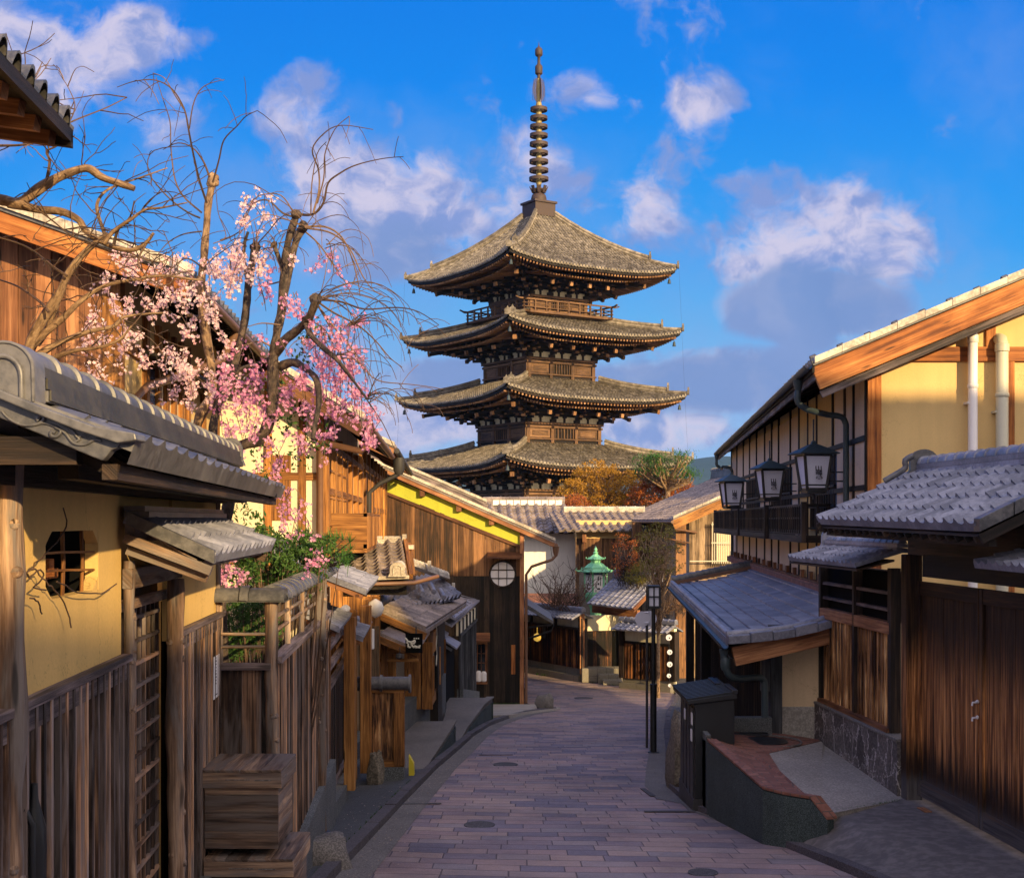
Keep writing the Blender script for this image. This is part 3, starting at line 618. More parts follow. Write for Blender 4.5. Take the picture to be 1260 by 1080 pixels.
# ------------------------------------------------------------------ the pagoda
PC = V((2.2, 110, 0)); TH = math.atan2(.54, .842)
pag = thing('pagoda', 'tall dark five-storey wooden pagoda with tiled roofs and a ringed iron spire', 'pagoda', (2.2, 110, -6.4))
def pr(x, y, z, q=0):
    for _ in range(q): x, y = -y, x
    c, s_ = math.cos(TH), math.sin(TH); return V((PC.x+x*c-y*s_, PC.y+x*s_+y*c, z))
class PMB(MB):
    """boxes and tubes given in the pagoda's own frame, turned by quarter q"""
    q = 0
    def lb(s, x0, x1, y0, y1, z0, z1, r=None):
        o = pr(x0, y0, z0, s.q); s.slab(o, pr(x1, y0, z0, s.q)-o, pr(x0, y1, z0, s.q)-o, (0, 0, z1-z0), r)
    def lt(s, pts, rad, n=6): s.tube([pr(*p, s.q) for p in pts], rad, n)
def pag_roof(E, T, ze, zt, lift, sT, name_ix):
    hips = []; sh = PMB(); rib = PMB(); und = PMB(); raf = PMB(); hip = PMB()
    def zf(x, w_):                                  # height of the tiled face at distance w_ from the axis and x along the eave
        v = (E-w_)/(E-T); v = min(max(v, 0), 1)
        prof = (v*(.62+.38*v)) if name_ix == 5 else (v*(.80+.20*v))
        u = min(abs(x)/max(w_, .01), 1.0)
        return ze+(zt-ze)*prof+lift*(u**3.2)*(1-v)**1.6
    for q in range(4):
        sh.q = rib.q = und.q = raf.q = hip.q = q
        nv, nu = 10, 24; rows = []; uv_ = []
        for i in range(nv+1):
            w_ = lerp(E, T, i/nv); rows.append([pr(lerp(-w_, w_, j/nu), -w_, zf(lerp(-w_, w_, j/nu), w_), q) for j in range(nu+1)]); uv_.append([(j, i) for j in range(nu+1)])
        sh.sheet(rows, uv_)
        pitch = .30; nx = int(E/pitch)
        for k in range(-nx, nx+1):                  # round cover tiles, eave to ridge, cut by the hips
            x = k*pitch; wend = max(T, abs(x)+.05); steps = max(2, int((E-wend)/.36)); r0 = rng.random()
            for i in range(steps):
                w0, w1 = lerp(E+.02, wend, i/steps), lerp(E+.02, wend, (i+1)/steps); r = rng.random()
                a, b = [], []
                for j in range(5):
                    an = math.pi*j/4; dx_ = math.cos(an)*.085; dz_ = math.sin(an)*.095
                    a.append(pr(x+dx_, -w0, zf(x, w0)+dz_+.03, q)); b.append(pr(x+dx_*.86, -w1, zf(x, w1)+dz_*.86+.012, q))
                rib.sheet([a, b], r=r)
            p = [pr(x+math.cos(2*math.pi*j/8)*.105, -E-.03, zf(x, E)+.05+math.sin(2*math.pi*j/8)*.105, q) for j in range(8)]
            rib.face(p, r=.85)                        # round end tile at the eave
            rib.face([pr(x+.06, -E-.015, zf(x, E)+.03, q), pr(x+pitch-.06, -E-.015, zf(x+pitch, E)+.03, q), pr(x+pitch-.06, -E-.015, zf(x+pitch, E)-.10, q), pr(x+.06, -E-.015, zf(x, E)-.10, q)], r=.1) if k < nx else None
        # eave boards and two rows of rafters that follow the upturned corner
        nn = 26
        for i in range(nn):
            x0, x1 = lerp(-E+.12, E-.12, i/nn), lerp(-E+.12, E-.12, (i+1)/nn)
            for (off, z0, z1, w2) in ((.10, -.26, -.10, .12),):
                a0 = pr(x0, -(E-off), zf(x0, E)+z0, q); a1 = pr(x1, -(E-off), zf(x1, E)+z0, q); nrm = pr(0, 1, 0, q)-pr(0, 0, 0, q)
                und.slab(a0, a1-a0, nrm*w2, (0, 0, z1-z0))
        nr_ = 52; Wi = sT+1.6
        for i in range(nr_):
            x = lerp(-E+.25, E-.25, (i+.5)/nr_)
            for (o0, o1, d0, d1) in ((.16, 2.6, -.38, .10), (1.2, E-sT-.2, -.62, .05)):
                w1 = max(E-o1, abs(x)*.72); 
                if E-o0-w1 < .3: continue
                xx = x*w1/E*1.12 if abs(x) > Wi else x
                p0, p1 = pr(x*(E-o0)/E, -(E-o0), zf(x, E)+d0, q), pr(xx, -w1, ze+d1+(zf(x, E)-ze)*.35, q)
                raf.beam(p0, p1, .11, .13)
        rows = []
        for i in range(7):
            w_ = lerp(E-.12, sT, i/6); rows.append([pr(lerp(-w_, w_, j/12), -w_, lerp(zf(lerp(-E, E, j/12), E)-.22, ze+.35, min(1, i/4)), q) for j in range(13)])
        und.sheet(rows)
        # hip ridge with a second, higher length that ends short of the corner
        hip = PMB(); hip.q = q; pts = [(-w_, -w_, zf(w_, w_)+.16) for w_ in [lerp(E+.10, T, i/9) for i in range(10)]]
        hip.tube([pr(*p, q) for p in pts], [.17]*10, 6); hip.lt([(p[0], p[1], p[2]+.24) for p in pts[2:]], .17)
        for (k, h_) in ((0, .28), (2, .34)):
            x, y, z = pts[k]; z += .12+(.2 if k else 0)
            hip.prism([pr(x-.16, y+.16, z-.25, q), pr(x+.16, y-.16, z-.25, q), pr(x+.16, y-.16, z+h_*.5, q), pr(x+.05, y-.05, z+h_*.75, q), pr(x, y, z+h_*1.3, q), pr(x-.05, y+.05, z+h_*.75, q), pr(x-.16, y+.16, z+h_*.5, q)], pr(.1, .1, 0, q)-pr(0, 0, 0, q))
        hips.append(hip)
    P_ = part('roof', sh, tile_pag, pag, smooth=50); part('cover_tiles', rib, tile_pag, P_, smooth=60)['kind'] = 'stuff'
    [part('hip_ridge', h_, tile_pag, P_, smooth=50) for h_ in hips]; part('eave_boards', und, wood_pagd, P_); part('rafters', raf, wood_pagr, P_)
    for q in range(4):                               # wind bells under the four corners
        bl = PMB()
        c = pr(-E+.45, -E+.45, ze+lift*.82-.35, q); bl.tube([c, c+V((0, 0, -.28))], .012, 4); bl.lathe(c+V((0, 0, -.68)), [(.15, 0), (.12, .12), (.10, .28), (.05, .38), (.02, .40)], 10)
        part('wind_bell', bl, copper, P_)
def pag_storey(s_, z0, z1, ze, E, first=False):
    """timber body between z0 and z1, brackets from z1 up to the eave above"""
    w_ = PMB(); cr = PMB(); br = PMB(); ti = PMB(); dk = PMB()
    for q in range(4):
        w_.q = cr.q = br.q = ti.q = dk.q = q
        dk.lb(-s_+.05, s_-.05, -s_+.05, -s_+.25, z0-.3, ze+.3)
        for k in range(4):
            x = lerp(-s_+.14, s_-.14, k/3); w_.lb(x-.14, x+.14, -s_-.10, -s_+.16, z0-.2, z1)
        for (a, b, o) in ((z0-.15, z0+.12, .16), (z0+.38, z0+.50, .13), (z1-.40, z1-.22, .14), (z1-.12, z1+.06, .20)): w_.lb(-s_-o, s_+o, -s_-o, -s_+.05, a, b)
        bw = (2*s_-.28)/3
        for k in range(3):
            x0 = -s_+.28+k*bw; x1 = x0+bw-.28; zz0, zz1 = z0+.52, z1-.42
            if k == 1:
                n = 7
                for i in range(n): xx = lerp(x0+.12, x1-.12, i/(n-1)); w_.lb(xx-.045, xx+.045, -s_-.05, -s_+.02, zz0, zz1)
            else:
                w_.lb(x0+.06, x1-.06, -s_-.03, -s_+.1, zz0+.03, zz1-.03); w_.lb(x0+.28, x1-.28, -s_-.055, -s_, zz0+.18, zz1-.18)
        cr.lb(-s_-.02, s_+.02, -s_-.02, -s_+.1, z1+.05, z1+.52)
        H = ze+.15-z1-.1
        pos = [lerp(-s_+.14, s_-.14, k/3) for k in range(4)]
        for k, x in enumerate(pos+[(pos[i]+pos[i+1])/2 for i in range(3)]):
            main = k < 4
            if not main:
                br.lb(x-.07, x+.07, -s_-.14, -s_, z1+.06, z1+.42); br.lb(x-.16, x+.16, -s_-.2, -s_, z1+.42, z1+.56); continue
            br.lb(x-.24, x+.24, -s_-.30, -s_+.1, z1+.06, z1+.30)
            for st in range(3):
                o = .55+.72*st; zz = z1+.30+H*.24*st
                br.lb(x-.09, x+.09, -s_-o-.22, -s_, zz, zz+.20)
                ti.lb(x-.15, x+.15, -s_-o-.26, -s_-o+.06, zz+.20, zz+.36)
                br.lb(x-.55, x+.55, -s_-o-.12, -s_-o+.02, zz+.22, zz+.38)
                for xx in (x-.5, x+.5): ti.lb(xx-.11, xx+.11, -s_-o-.17, -s_-o+.06, zz+.38, zz+.50)
            a = pr(x, -s_, z1+.30+H*.75, q); b = pr(x, -s_-2.95, z1+.25+H*.22, q); br.beam(a, b, .20, .24)
            e = pr(x, -s_-2.95, z1+.25+H*.22, q); e2 = pr(x, -s_-3.16, z1+.25+H*.19, q); ti.beam(e, e2, .27, .30)
        for o, zz in ((.55, 0.42), (1.27, .66), (1.99, .90)): br.lb(-s_-o-.1, s_+o+.1, -s_-o-.10, -s_-o+.06, z1+H*zz, z1+H*zz+.16)
        for st in range(4):                             # diagonal arms at the corner
            o = .7+.78*st; zz = z1+.30+H*.22*st; a = pr(-s_, -s_, zz, q); b = pr(-s_-o, -s_-o, zz, q); br.beam(a, b, .20, .22)
            ti.beam(b+V((0, 0, .2)), pr(-s_-o-.16, -s_-o-.16, zz+.2, q), .30, .22)
        a = pr(-s_-1, -s_-1, z1+H*.9, q); b = pr(-s_-3.3, -s_-3.3, z1+H*.62, q); br.beam(a, b, .24, .28); ti.beam(b, pr(-s_-3.42, -s_-3.42, z1+H*.60, q), .30, .34)
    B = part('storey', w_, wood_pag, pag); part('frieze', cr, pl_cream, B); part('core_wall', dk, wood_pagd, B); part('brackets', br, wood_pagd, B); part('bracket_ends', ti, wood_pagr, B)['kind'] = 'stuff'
levels = [(8.0, 3.15, 19.42, 24.75, .74, 2.8, 5, 16.25, 17.85), (8.28, 3.05, 14.38, 16.30, .74, 3.25, 4, 11.15, 12.85), (8.58, 3.5, 9.28, 11.20, .74, 3.6, 3, 6.0, 7.7),
          (8.83, 3.85, 4.08, 6.05, .74, 3.9, 2, .9, 2.4), (9.15, 4.15, -1.6, .95, 1.1, 4.2, 1, -6.0, -3.0)]
for (E, T, ze, zt, lf, s_, ix, z0, z1) in levels:
    pag_roof(E, .95 if ix == 5 else T, ze, zt, lf, s_, ix); pag_storey(s_, z0, z1, ze, E)
m = PMB()                                            # balcony rail round the top storey
for q in range(4):
    m.q = q; s_ = 4.25
    for (z, h_, t_, ov) in ((16.62, .07, .05, .15), (16.90, .06, .05, .15), (17.2, .11, .07, .45)): m.lb(-s_-ov, s_+ov, -s_-t_, -s_+t_, z, z+h_)
    for k in range(9): x = lerp(-s_, s_, k/8); m.lb(x-.06, x+.06, -s_-.06, -s_+.06, 16.25, 17.22)
    m.lb(-s_-.2, s_+.2, -s_-.2, -s_+.5, 16.2, 16.38)
    a, b = pr(-s_-.45, -s_, 17.26, q), pr(-s_-.75, -s_, 17.36, q); m.beam(a, b, .13, .10); a, b = pr(s_+.45, -s_, 17.26, q), pr(s_+.75, -s_, 17.36, q); m.beam(a, b, .13, .10)
part('balcony_rail', m, wood_pag, pag)
fin_ = thing('spire', '', '', (0, 0, 0)); bpy.data.objects.remove(fin_)
zs = lambda py: (CY-py)*110/F
m = PMB(); m.lb(-.98, .98, -.98, .98, zs(268), zs(252)); m.lb(-1.1, 1.1, -1.1, 1.1, zs(252), zs(249.5))
sp = part('spire', m, rust, pag)
m = MB(); m.lathe(PC+V((0, 0, zs(249.5))), [(.62, 0), (.64, .35), (.56, .62), (.36, .72), (.34, .80), (.62, 1.02), (.60, 1.1), (.30, 1.12)], 20)
for k in range(8): a = k*math.pi/4; m.prism([PC+V((.5*math.cos(a-.2), .5*math.sin(a-.2), zs(238))), PC+V((.5*math.cos(a+.2), .5*math.sin(a+.2), zs(238))), PC+V((.74*math.cos(a+.25), .74*math.sin(a+.25), zs(230))), PC+V((.74*math.cos(a-.25), .74*math.sin(a-.25), zs(230)))], V((math.cos(a), math.sin(a), 0))*.05)
part('dome', m, rust, sp, smooth=50)
m = MB(); m.tube([PC+V((0, 0, zs(245))), PC+V((0, 0, zs(95)))], [.20, .13], 12)
for k in range(10): z = zs(224.5-10.6*k); m.lathe(PC+V((0, 0, z)), [(.22, -.14), (.25, 0), (.22, .14)], 12)
part('mast', m, gild, sp, smooth=50)
for k in range(9):
    m = MB(); z = zs(220.5-10.7*k); ro = lerp(.80, .70, k/8); c = PC+V((0, 0, z))
    m.lathe(c, [(ro*.90, -.14), (ro, -.13), (ro, .13), (ro*.90, .14), (ro*.90, -.14)], 28, caps=False)
    for j in range(8): a = j*math.pi/4; m.beam(c+V((.2*math.cos(a), .2*math.sin(a), .05)), c+V((ro*.9*math.cos(a), ro*.9*math.sin(a), .02)), .06, .10)
    part('ring', m, rust, sp, smooth=40)
m = MB()
for j in range(4):                                     # openwork flame: four upright lattice fins
    a = j*math.pi/2+.35; ca, sa = math.cos(a), math.sin(a)
    for k in range(22):
        z = zs(126-1.35*k); ww = .50*math.sin(math.pi*(k+2)/25)**.6+.05
        m.beam(PC+V((ca*.12, sa*.12, z)), PC+V((ca*ww, sa*ww, z+.07)), .03, .045)
    for q_ in (.26, .42, .54): m.tube([PC+V((ca*q_, sa*q_, zs(126)+.1)), PC+V((ca*q_*.98, sa*q_*.98, zs(112))), PC+V((ca*q_*.8, sa*q_*.8, zs(98)))], .016, 4)
part('flame_fins', m, rust, sp)
m = MB(); m.lathe(PC+V((0, 0, zs(97))), [(.13, 0), (.14, .30), (.27, .36), (.30, .42), (.31, .95), (.27, 1.05), (.16, 1.15), (.12, 1.3), (.12, 1.78), (.26, 1.86), (.31, 1.95), (.31, 2.35), (.26, 2.46), (.12, 2.56), (.05, 2.66), (.03, 2.8), (.005, 3.05)], 16)
part('jewel', m, rust, sp, smooth=60)
m = MB(); 
for q in (1, 3): m.tube([pr(-8.1, -8.1, 20.1, q), pr(-8.5, -8.5, 8, q), pr(-9, -9, -4, q)], .005, 4)
part('lightning_cable', m, iron_c, pag)

# ------------------------------------------------------------------ houses round the bend
def gable_prism(mb, pts, ext): mb.prism(pts, ext)
# brown gable house with the lime band and the round window
HY = 41.5; hx = P(645, 0, HY).x
H = thing('gable_house', 'tall brown board house with a lime yellow gable band and a round window', 'house', (hx-2.5, HY+3, G(HY)))
zt = lambda px: (CY-(603+(px-475)*(68/166)))/F*HY
pxx = lambda x: x/HY*F+CX
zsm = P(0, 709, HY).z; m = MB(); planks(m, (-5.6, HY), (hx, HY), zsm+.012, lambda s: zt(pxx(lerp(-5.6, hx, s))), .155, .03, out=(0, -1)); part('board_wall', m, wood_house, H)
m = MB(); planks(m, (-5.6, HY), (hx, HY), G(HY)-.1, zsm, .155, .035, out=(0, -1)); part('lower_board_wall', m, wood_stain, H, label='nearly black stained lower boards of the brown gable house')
m = MB(); m.prism([(-5.6, HY, G(HY)-.2), (hx, HY, G(HY)-.2), (hx, HY, zt(645)+.45), (-5.6, HY, zt(pxx(-5.6))+.45)], (0, 9, 0)); part('wall', m, wood_dark, H)
m = MB(); A = P(470, 604, HY); B = P(642, 672, HY); C = P(642, 655, HY); D = P(470, 583, HY); A2 = V((-5.6, HY, A.z+.408*(A.x+5.6))); D2 = V((-5.6, HY, D.z+.42*(D.x+5.6)))
m.prism([p+V((0, -.012, 0)) for p in (A2, B, C, D2)], (0, -.02, 0)); part('lime_band', m, pl_lime, H)
m = MB(); m.beam(A2+V((0, -.05, -.03)), B+V((0, -.05, -.03)), .07, .10); m.beam((hx-.07, HY-.06, G(HY)), (hx-.07, HY-.06, zt(645)+.5), .13, .16, up=(0, 1, 0))
for px in (520, 565, 605): q = P(px, 608+(px-520)*.41, HY); m.box(q.x-.08, q.x+.08, HY-.22, HY-.03, q.z-.07, q.z+.12)
part('timber_frame', m, wood_cedar, H)
ev = P(683, 667, HY-.3); ev = V((ev.x, HY-.30, ev.z)); up_ = V((-7.4, 0, 7.4*.437)); bk = V((0, 9.6, 0))
m = MB(); tile_slope(m, ev+bk, -bk, up_, .30, .26, .05, .022, 'wave', .05, 4); R_ = part('roof', m, tile_brown, H, smooth=40)
m = MB()
for i in range(30): a = ev+up_*(i/30)+V((0, -.02, .045)); m.slab(a, up_*(1/30)*.97, V((0, .16, 0)), V((.02, 0, .085)))
part('verge_tiles', m, tile_pale, R_)
m = MB(); m.beam(ev+V((.0, .06, -.10)), ev+up_+V((0, .06, -.10)), .08, .13); part('barge_board', m, wood_cedar, R_)
m = MB()
for i in range(20): y = ev.y+.3+i*.48; m.beam((ev.x-.02, y, ev.z-.13), (ev.x-1.3, y, ev.z-.13+1.28*.437), .07, .08)
part('rafters', m, wood_cedar, R_)
m = MB(); gp = ev+V((.03, 0, -.09)); m.tube([gp+V((0, -.1, 0)), gp+bk], .06, 8); m.lathe(gp+V((0, .15, -.34)), [(.05, 0), (.09, .12), (.11, .3)], 10); m.tube([gp+V((0, .15, -.32)), gp+V((-.12, .15, -.45)), gp+V((-.75, .1, -.66)), V((hx+.06, HY-.12, ev.z-1.0)), V((hx+.06, HY-.12, G(HY)+.1))], .045, 8); part('gutter', m, copper_b, H, smooth=60)
c = P(618.5, 706, HY); m = MB(); m.tube([c+V((0, -.075, 0)), c+V((0, -.05, 0))], .385, 32); W = part('round_window', m, paper_w, H)
m = MB()
for a in range(32): an = a*math.pi/16; an2 = an+math.pi/16; m.beam(c+V((.40*math.cos(an), -.08, .40*math.sin(an))), c+V((.40*math.cos(an2), -.08, .40*math.sin(an2))), .06, .05, up=(0, 1, 0))
for o in (-.13, .13): m.beam(c+V((o, -.09, -.36)), c+V((o, -.09, .36)), .02, .03, up=(0, 1, 0)); m.beam(c+V((-.36, -.093, o)), c+V((.36, -.093, o)), .02, .03)
part('window_frame', m, wood_dark, W)
a, b = P(600, 683, HY), P(642, 683, HY); m = MB(); m.prism([(a.x, HY-.03, a.z+.1), (a.x, HY-.5, a.z-.06), (a.x, HY-.5, a.z-.10), (a.x, HY-.03, a.z-.02)], (b.x-a.x, 0, 0)); part('window_hood', m, wood_cedar, H)
a, b = P(578, 838, HY), P(597, 792, HY); m = MB(); m.box(a.x, b.x, HY-.045, HY-.03, a.z, b.z); W = part('window', m, glass_d, H)
m = MB(); m.box(a.x-.07, b.x+.07, HY-.09, HY-.02, a.z-.08, a.z); m.box(a.x-.07, b.x+.07, HY-.09, HY-.02, b.z, b.z+.08)
for x in (a.x-.07, b.x): m.box(x, x+.07, HY-.088, HY-.02, a.z, b.z)
for k in range(1, 4): x = lerp(a.x, b.x, k/4); m.box(x-.012, x+.012, HY-.07, HY-.04, a.z, b.z); z = lerp(a.z, b.z, k/4); m.box(a.x, b.x, HY-.065, HY-.045, z-.012, z+.012)
part('window_frame', m, wood_cedar, W)
m = MB()
for i, x in enumerate((a.x+.10, a.x+.28, a.x+.44)): m.lathe((x, HY-.10, a.z+.0), [(.05, 0), (.085, .03), (.085, .3-.02*i), (.05, .36-.02*i)], 10)
part('paper_rolls', m, paper_w, W, label='pale paper rolls standing behind the small lower window')
a, b = P(574, 786, HY), P(603, 780, HY); m = MB(); m.prism([(a.x, HY-.03, b.z+.05), (a.x, HY-.45, a.z), (a.x, HY-.45, a.z-.05), (a.x, HY-.03, a.z)], (b.x-a.x, 0, 0)); part('window_hood', m, wood_cedar, H, label='small hood board over the lower window')
a, b = P(629, 829, HY), P(634, 793, HY); m = MB(); m.box(a.x, b.x, HY-.06, HY-.03, a.z, b.z); solo('name_board', m, wood_rich, 'narrow orange wooden board hung upright on the brown gable house', 'sign')

# house behind it whose roof edge runs above the first
r_ = thing('rear_house', 'house behind the brown gable house, only its long pale-edged roof showing', 'house', (-4, 53, G(53)))
a, b = P(478, 567, 52), P(599, 619, 52); m = MB(); d = a-b; tile_slope(m, b+V((0, 6, 0)), V((0, -6, 0)), d*1.35, .32, .28, .05, .02, 'wave', .05, 4); part('roof', m, tile_brown, r_, smooth=40)
m = MB()
for i in range(24): m.slab(b+d*1.35*(i/24)+V((0, -.05, .04)), d*1.35/24*.97, V((0, .2, 0)), V((0, 0, .11)))
part('verge_tiles', m, tile_pale, r_)
m = MB(); m.beam(b+V((0, .05, -.22)), b+d*1.35+V((0, .05, -.22)), .12, .34); part('barge_board', m, wood_band, r_)
m = MB(); m.prism([b+V((-.6, .3, -.1)), b+d*1.35+V((0, .3, -.4)), V((-8, 52.3, G(53))), V((b.x-.6, 52.3, G(53)))], (0, 5, 0)); part('wall', m, wood_dark, r_)

# white walled house, its wing, and the brick-red low roof in front
wh = thing('white_house', 'house with a bright white wall and brown tiled roof beyond the street bend', 'house', (P(680, 0, 62).x, 62, G(62)))
y = 62; m = MB(); a, b = P(640, 655, y), P(708, 655, y); m.box(a.x-2, b.x, y, y+6, G(62)-.1, a.z+.2); part('wall', m, pl_white, wh)
m = MB(); a, b = P(590, 656, y-.8), P(706, 656, y-.8); c = P(600, 622, y+1.9); d = P(697, 622, y+1.9); tile_slope(m, a, b-a, V((-.25, 2.6, c.z-a.z)), .42, .34, .08, .03, 'round', .08, 6); Rf = part('roof', m, tile_brown, wh, smooth=40)
m = MB(); ridge(m, c+V((-.2, 0, 0)), V((b.x-.3, c.y, c.z)), .3, .30, 3, .13, .42, True, 8); part('ridge', m, tile_brown, Rf, smooth=40)
m = MB()
for i in range(10): x = lerp(P(606, 0, 61.9+1.8).x, P(692, 0, 63.7).x, (i+.5)/10); m.box(x-.15, x+.15, c.y-.18, c.y-.155, c.z+.03, c.z+.26)
part('ridge_plaster', m, pl_white, Rf)
m = MB(); a, b = P(655, 735, 60), P(712, 735, 60); a2 = P(650, 748, 59); m.prism([(a.x-.6, 60.8, a.z+.15), (a.x-.6, 58.6, a.z-.55), (a.x-.6, 58.6, a.z-.65), (a.x-.6, 60.8, a.z-.2)], (b.x-a.x+.6, 0, 0)); solo('low_roof', m, brick_m, 'low reddish roof edge at the foot of the white wall', 'roof')
wg = thing('wing_house', 'low brown wing with a yellow band joined to the white walled house', 'house', (P(735, 0, 60).x, 60, G(60)))
y = 60; m = MB(); a, b = P(709, 650, y), P(800, 650, y); planks(m, (a.x, y), (b.x, y), G(60), P(0, 662, y).z, .16, .03, out=(0, -1)); part('board_wall', m, wood_house, wg)
m = MB(); m.box(a.x, b.x, y-.02, y+4, P(0, 662, y).z, P(0, 640, y).z); part('yellow_band', m, pl_gable, wg)
m = MB(); a = P(688, 653, y-.8); b = P(800, 653, y-.8); e = P(0, 630, y+1.6); tile_slope(m, a, b-a, V((-.4, 2.4, e.z-a.z)), .36, .30, .06, .03, 'round', .08, 5); Rf = part('roof', m, tile_brown, wg, smooth=40)
m = MB(); ridge(m, V((a.x+.3, y+1.6, e.z)), V((b.x, y+1.6, e.z)), .26, .16, 2, .11, .4, True, 6); part('ridge', m, tile_pale, Rf, smooth=40)
m = MB(); q = P(719, 700, y-.3); m.tube([(q.x, y-.3, G(60)), (q.x, y-.3, P(0, 664, y).z)], .05, 8); q2 = P(719, 660, y-.3); m.box(q2.x-.09, q2.x+.09, y-.4, y-.22, q2.z-.25, q2.z+.1); solo('wall_lamp_post', m, wood_cedar, 'slim wooden lamp post against the dark board wing', 'lamp post')
m = MB(); a, b = P(712, 738, 59), P(830, 760, 57.5); vquad(m, (a.x, 58.6), (b.x+1.5, 57.6), G(58), (P(0, 703, 58.6).z, P(0, 700, 58).z), .3); solo('garden_wall', m, stone, 'pale stone garden wall behind the green lantern', 'wall')

# right-hand tile roofed house with a fair board gable
jh = thing('tiled_house', 'grey tiled house with a sunlit board gable and barred window, right of the bend', 'house', (9.5, 52, G(52)))
e0 = V((6.25, 52, .02)); e1 = V((5.05, 64, .0)); S_ = V((4.6, .25, 1.99))
m = MB(); tile_slope(m, e1, e0-e1, S_, .30, .27, .05, .026, 'wave', .06, 4); Rf = part('roof', m, tile_brown, jh, smooth=40)
m = MB(); tile_slope(m, e0+S_*2-V((0, 0, 2*S_.z)), e1-e0, V((-S_.x, -S_.y, S_.z)), .4, .3, .05, .02, 'wave', .05, 3); part('roof_slope', m, tile_grey, Rf, smooth=40)
m = MB(); ridge(m, e0+S_, e1+S_, .3, .35, 4, .14, .36, True, 8); end_tile(m, e0+S_+V((0, 0, .1)), (0, -1, 0), .5, .7, .12); part('ridge', m, tile_grey, Rf, smooth=40)
m = MB()
for i in range(16): m.slab(e0+S_*(i/16)+V((0, -.05, .05)), S_/16*.96, V((0, .2, 0)), V((0, 0, .1)))
part('verge_tiles', m, tile_pale, Rf)
m = MB(); m.beam(e0+V((0, .05, -.20)), e0+S_+V((0, .05, -.20)), .10, .34); m.beam(e0+V((.1, .4, -.12)), e0+S_+V((0, .4, -.12)), .7, .05); part('barge_board', m, wood_gold, Rf)
m = MB(); x0 = P(848, 0, 52.8).x; tf = lambda s: -.22+ (lerp(x0, 11.9, s)-e0.x)*.4326 if lerp(x0, 11.9, s) < 10.8 else 1.64
planks(m, (x0, 52.8), (11.9, 52.8), G(52), tf, .14, .03, out=(0, -1)); part('board_wall', m, wood_fair, jh)
m = MB(); m.prism([(e0.x+.95, 52.82, G(52)), (11.9, 52.82, G(52)), (11.9, 52.82, 1.6), (10.8, 52.82, 1.65), (e0.x+.95, 52.82, .18)], (-.85, 11, 0)); part('wall', m, pl_tan, jh)
m = MB(); xa, xb = P(778, 0, 51).x, P(790, 0, 51).x
for (px, Y_) in ((784, 58), (838, 52.7)): m = MB(); xx = P(px, 0, Y_).x; m.box(xx-.2, xx+.2, Y_, Y_+.4, G(50), -.1); part('post', m, wood_house, jh)
a, b = P(882, 690, 52.7), P(904, 645, 52.7); m = MB(); m.box(a.x, b.x, 52.68, 52.72, a.z, b.z); W = part('window', m, curtain, jh)
m = MB(); bars(m, (a.x-.25, 52.45), (b.x+.25, 52.45), a.z-.1, b.z+.1, 14, .03, .03)
for z in (a.z, lerp(a.z, b.z, .5), b.z): m.box(a.x-1.1 if z == a.z else a.x-.25, b.x+.25, 52.43, 52.46, z-.02, z+.02)
part('window_bars', m, pvc_g, W)
m = MB(); m.tube([e1+V((-.04, 0, -.08)), e0+V((-.04, -.1, -.08))], .06, 8); m.tube([e0+V((0, .2, -.1)), e0+V((.1, .3, -.35)), e0+V((1.0, .7, -.5))], .045, 8); m.tube([P(848, 668, 52.5)+V((-1, 0, .2)), P(848, 668, 52.5)], .04, 6); part('gutter', m, copper_b, jh, smooth=60)

# fence walls round the bend
def capped_wall(name, label, A, B, zA, zB, htop, plast, th=.9, base=.45, mat=wood_char, roofw=.55):
    A, B = V((A[0], A[1], 0)), V((B[0], B[1], 0)); d = (B-A).normalized(); n = V((d.y, -d.x, 0))
    if n.y > 0: n = -n
    o = thing(name, label, 'wall', (A+B)/2+V((0, 0, min(zA, zB)))); f = lambda s: lerp(zA, zB, s)
    m = MB(); vquad(m, A, B, (zA-.3, zB-.3), (zA+base, zB+base), .12, (n.x, n.y)); vquad(m, A+n*.2, B+n*.2, (zA-.3, zB-.3), (zA+base*.5, zB+base*.5), .3, (n.x, n.y)); part('stone_base', m, stone_bl, o)
    m = MB(); planks(m, A+n*.02, B+n*.02, lambda s: f(s)+base, lambda s: htop-plast, .17, .03, (n.x, n.y), batten=.035); part('boards', m, mat, o)
    m = MB(); vquad(m, A-n*.02, B-n*.02, (zA, zB), (htop+.1, htop+.1), .15, (n.x, n.y)); part('plaster', m, pl_cream, o)
    m = MB(); L = (B-A).length; k = max(1, round(L/1.7))
    for i in range(k+1): p = A.lerp(B, i/k); m.slab(p-d*(.05 if 0 < i < k else .11)-n*(0 if 0 < i < k else .19)+V((0, 0, f(i/k)+base)), d*(.10 if 0 < i < k else .22), n*(.07 if 0 < i < k else .28), (0, 0, htop-f(i/k)-base))
    m.slab(A+V((0, 0, htop-plast-.05)), B-A, n*.075, (0, 0, .09)); part('frame', m, wood_dark, o)
    m = MB(); e = A+n*roofw+V((0, 0, htop-.02)); tile_slope(m, e-d*.1, (B-A)+d*.2, -n*roofw+V((0, 0, roofw*.45)), .26, .24, .04, .02, 'wave', .05, 5)
    e2 = B-n*roofw+V((0, 0, htop-.02)); tile_slope(m, e2, (A-B), n*roofw+V((0, 0, roofw*.45)), .26, .24, .04, .02, 'wave', .05, 3); Rf = part('roof', m, tile_blue, o, smooth=40)
    m = MB(); ridge(m, A-d*.12+V((0, 0, htop+roofw*.45)), B+d*.12+V((0, 0, htop+roofw*.45)), .22, .10, 2, .085, .3, True, 8); part('ridge', m, tile_blue, Rf, smooth=40)
    return o
zb = lambda px, py, Y_: P(px, py, Y_).z
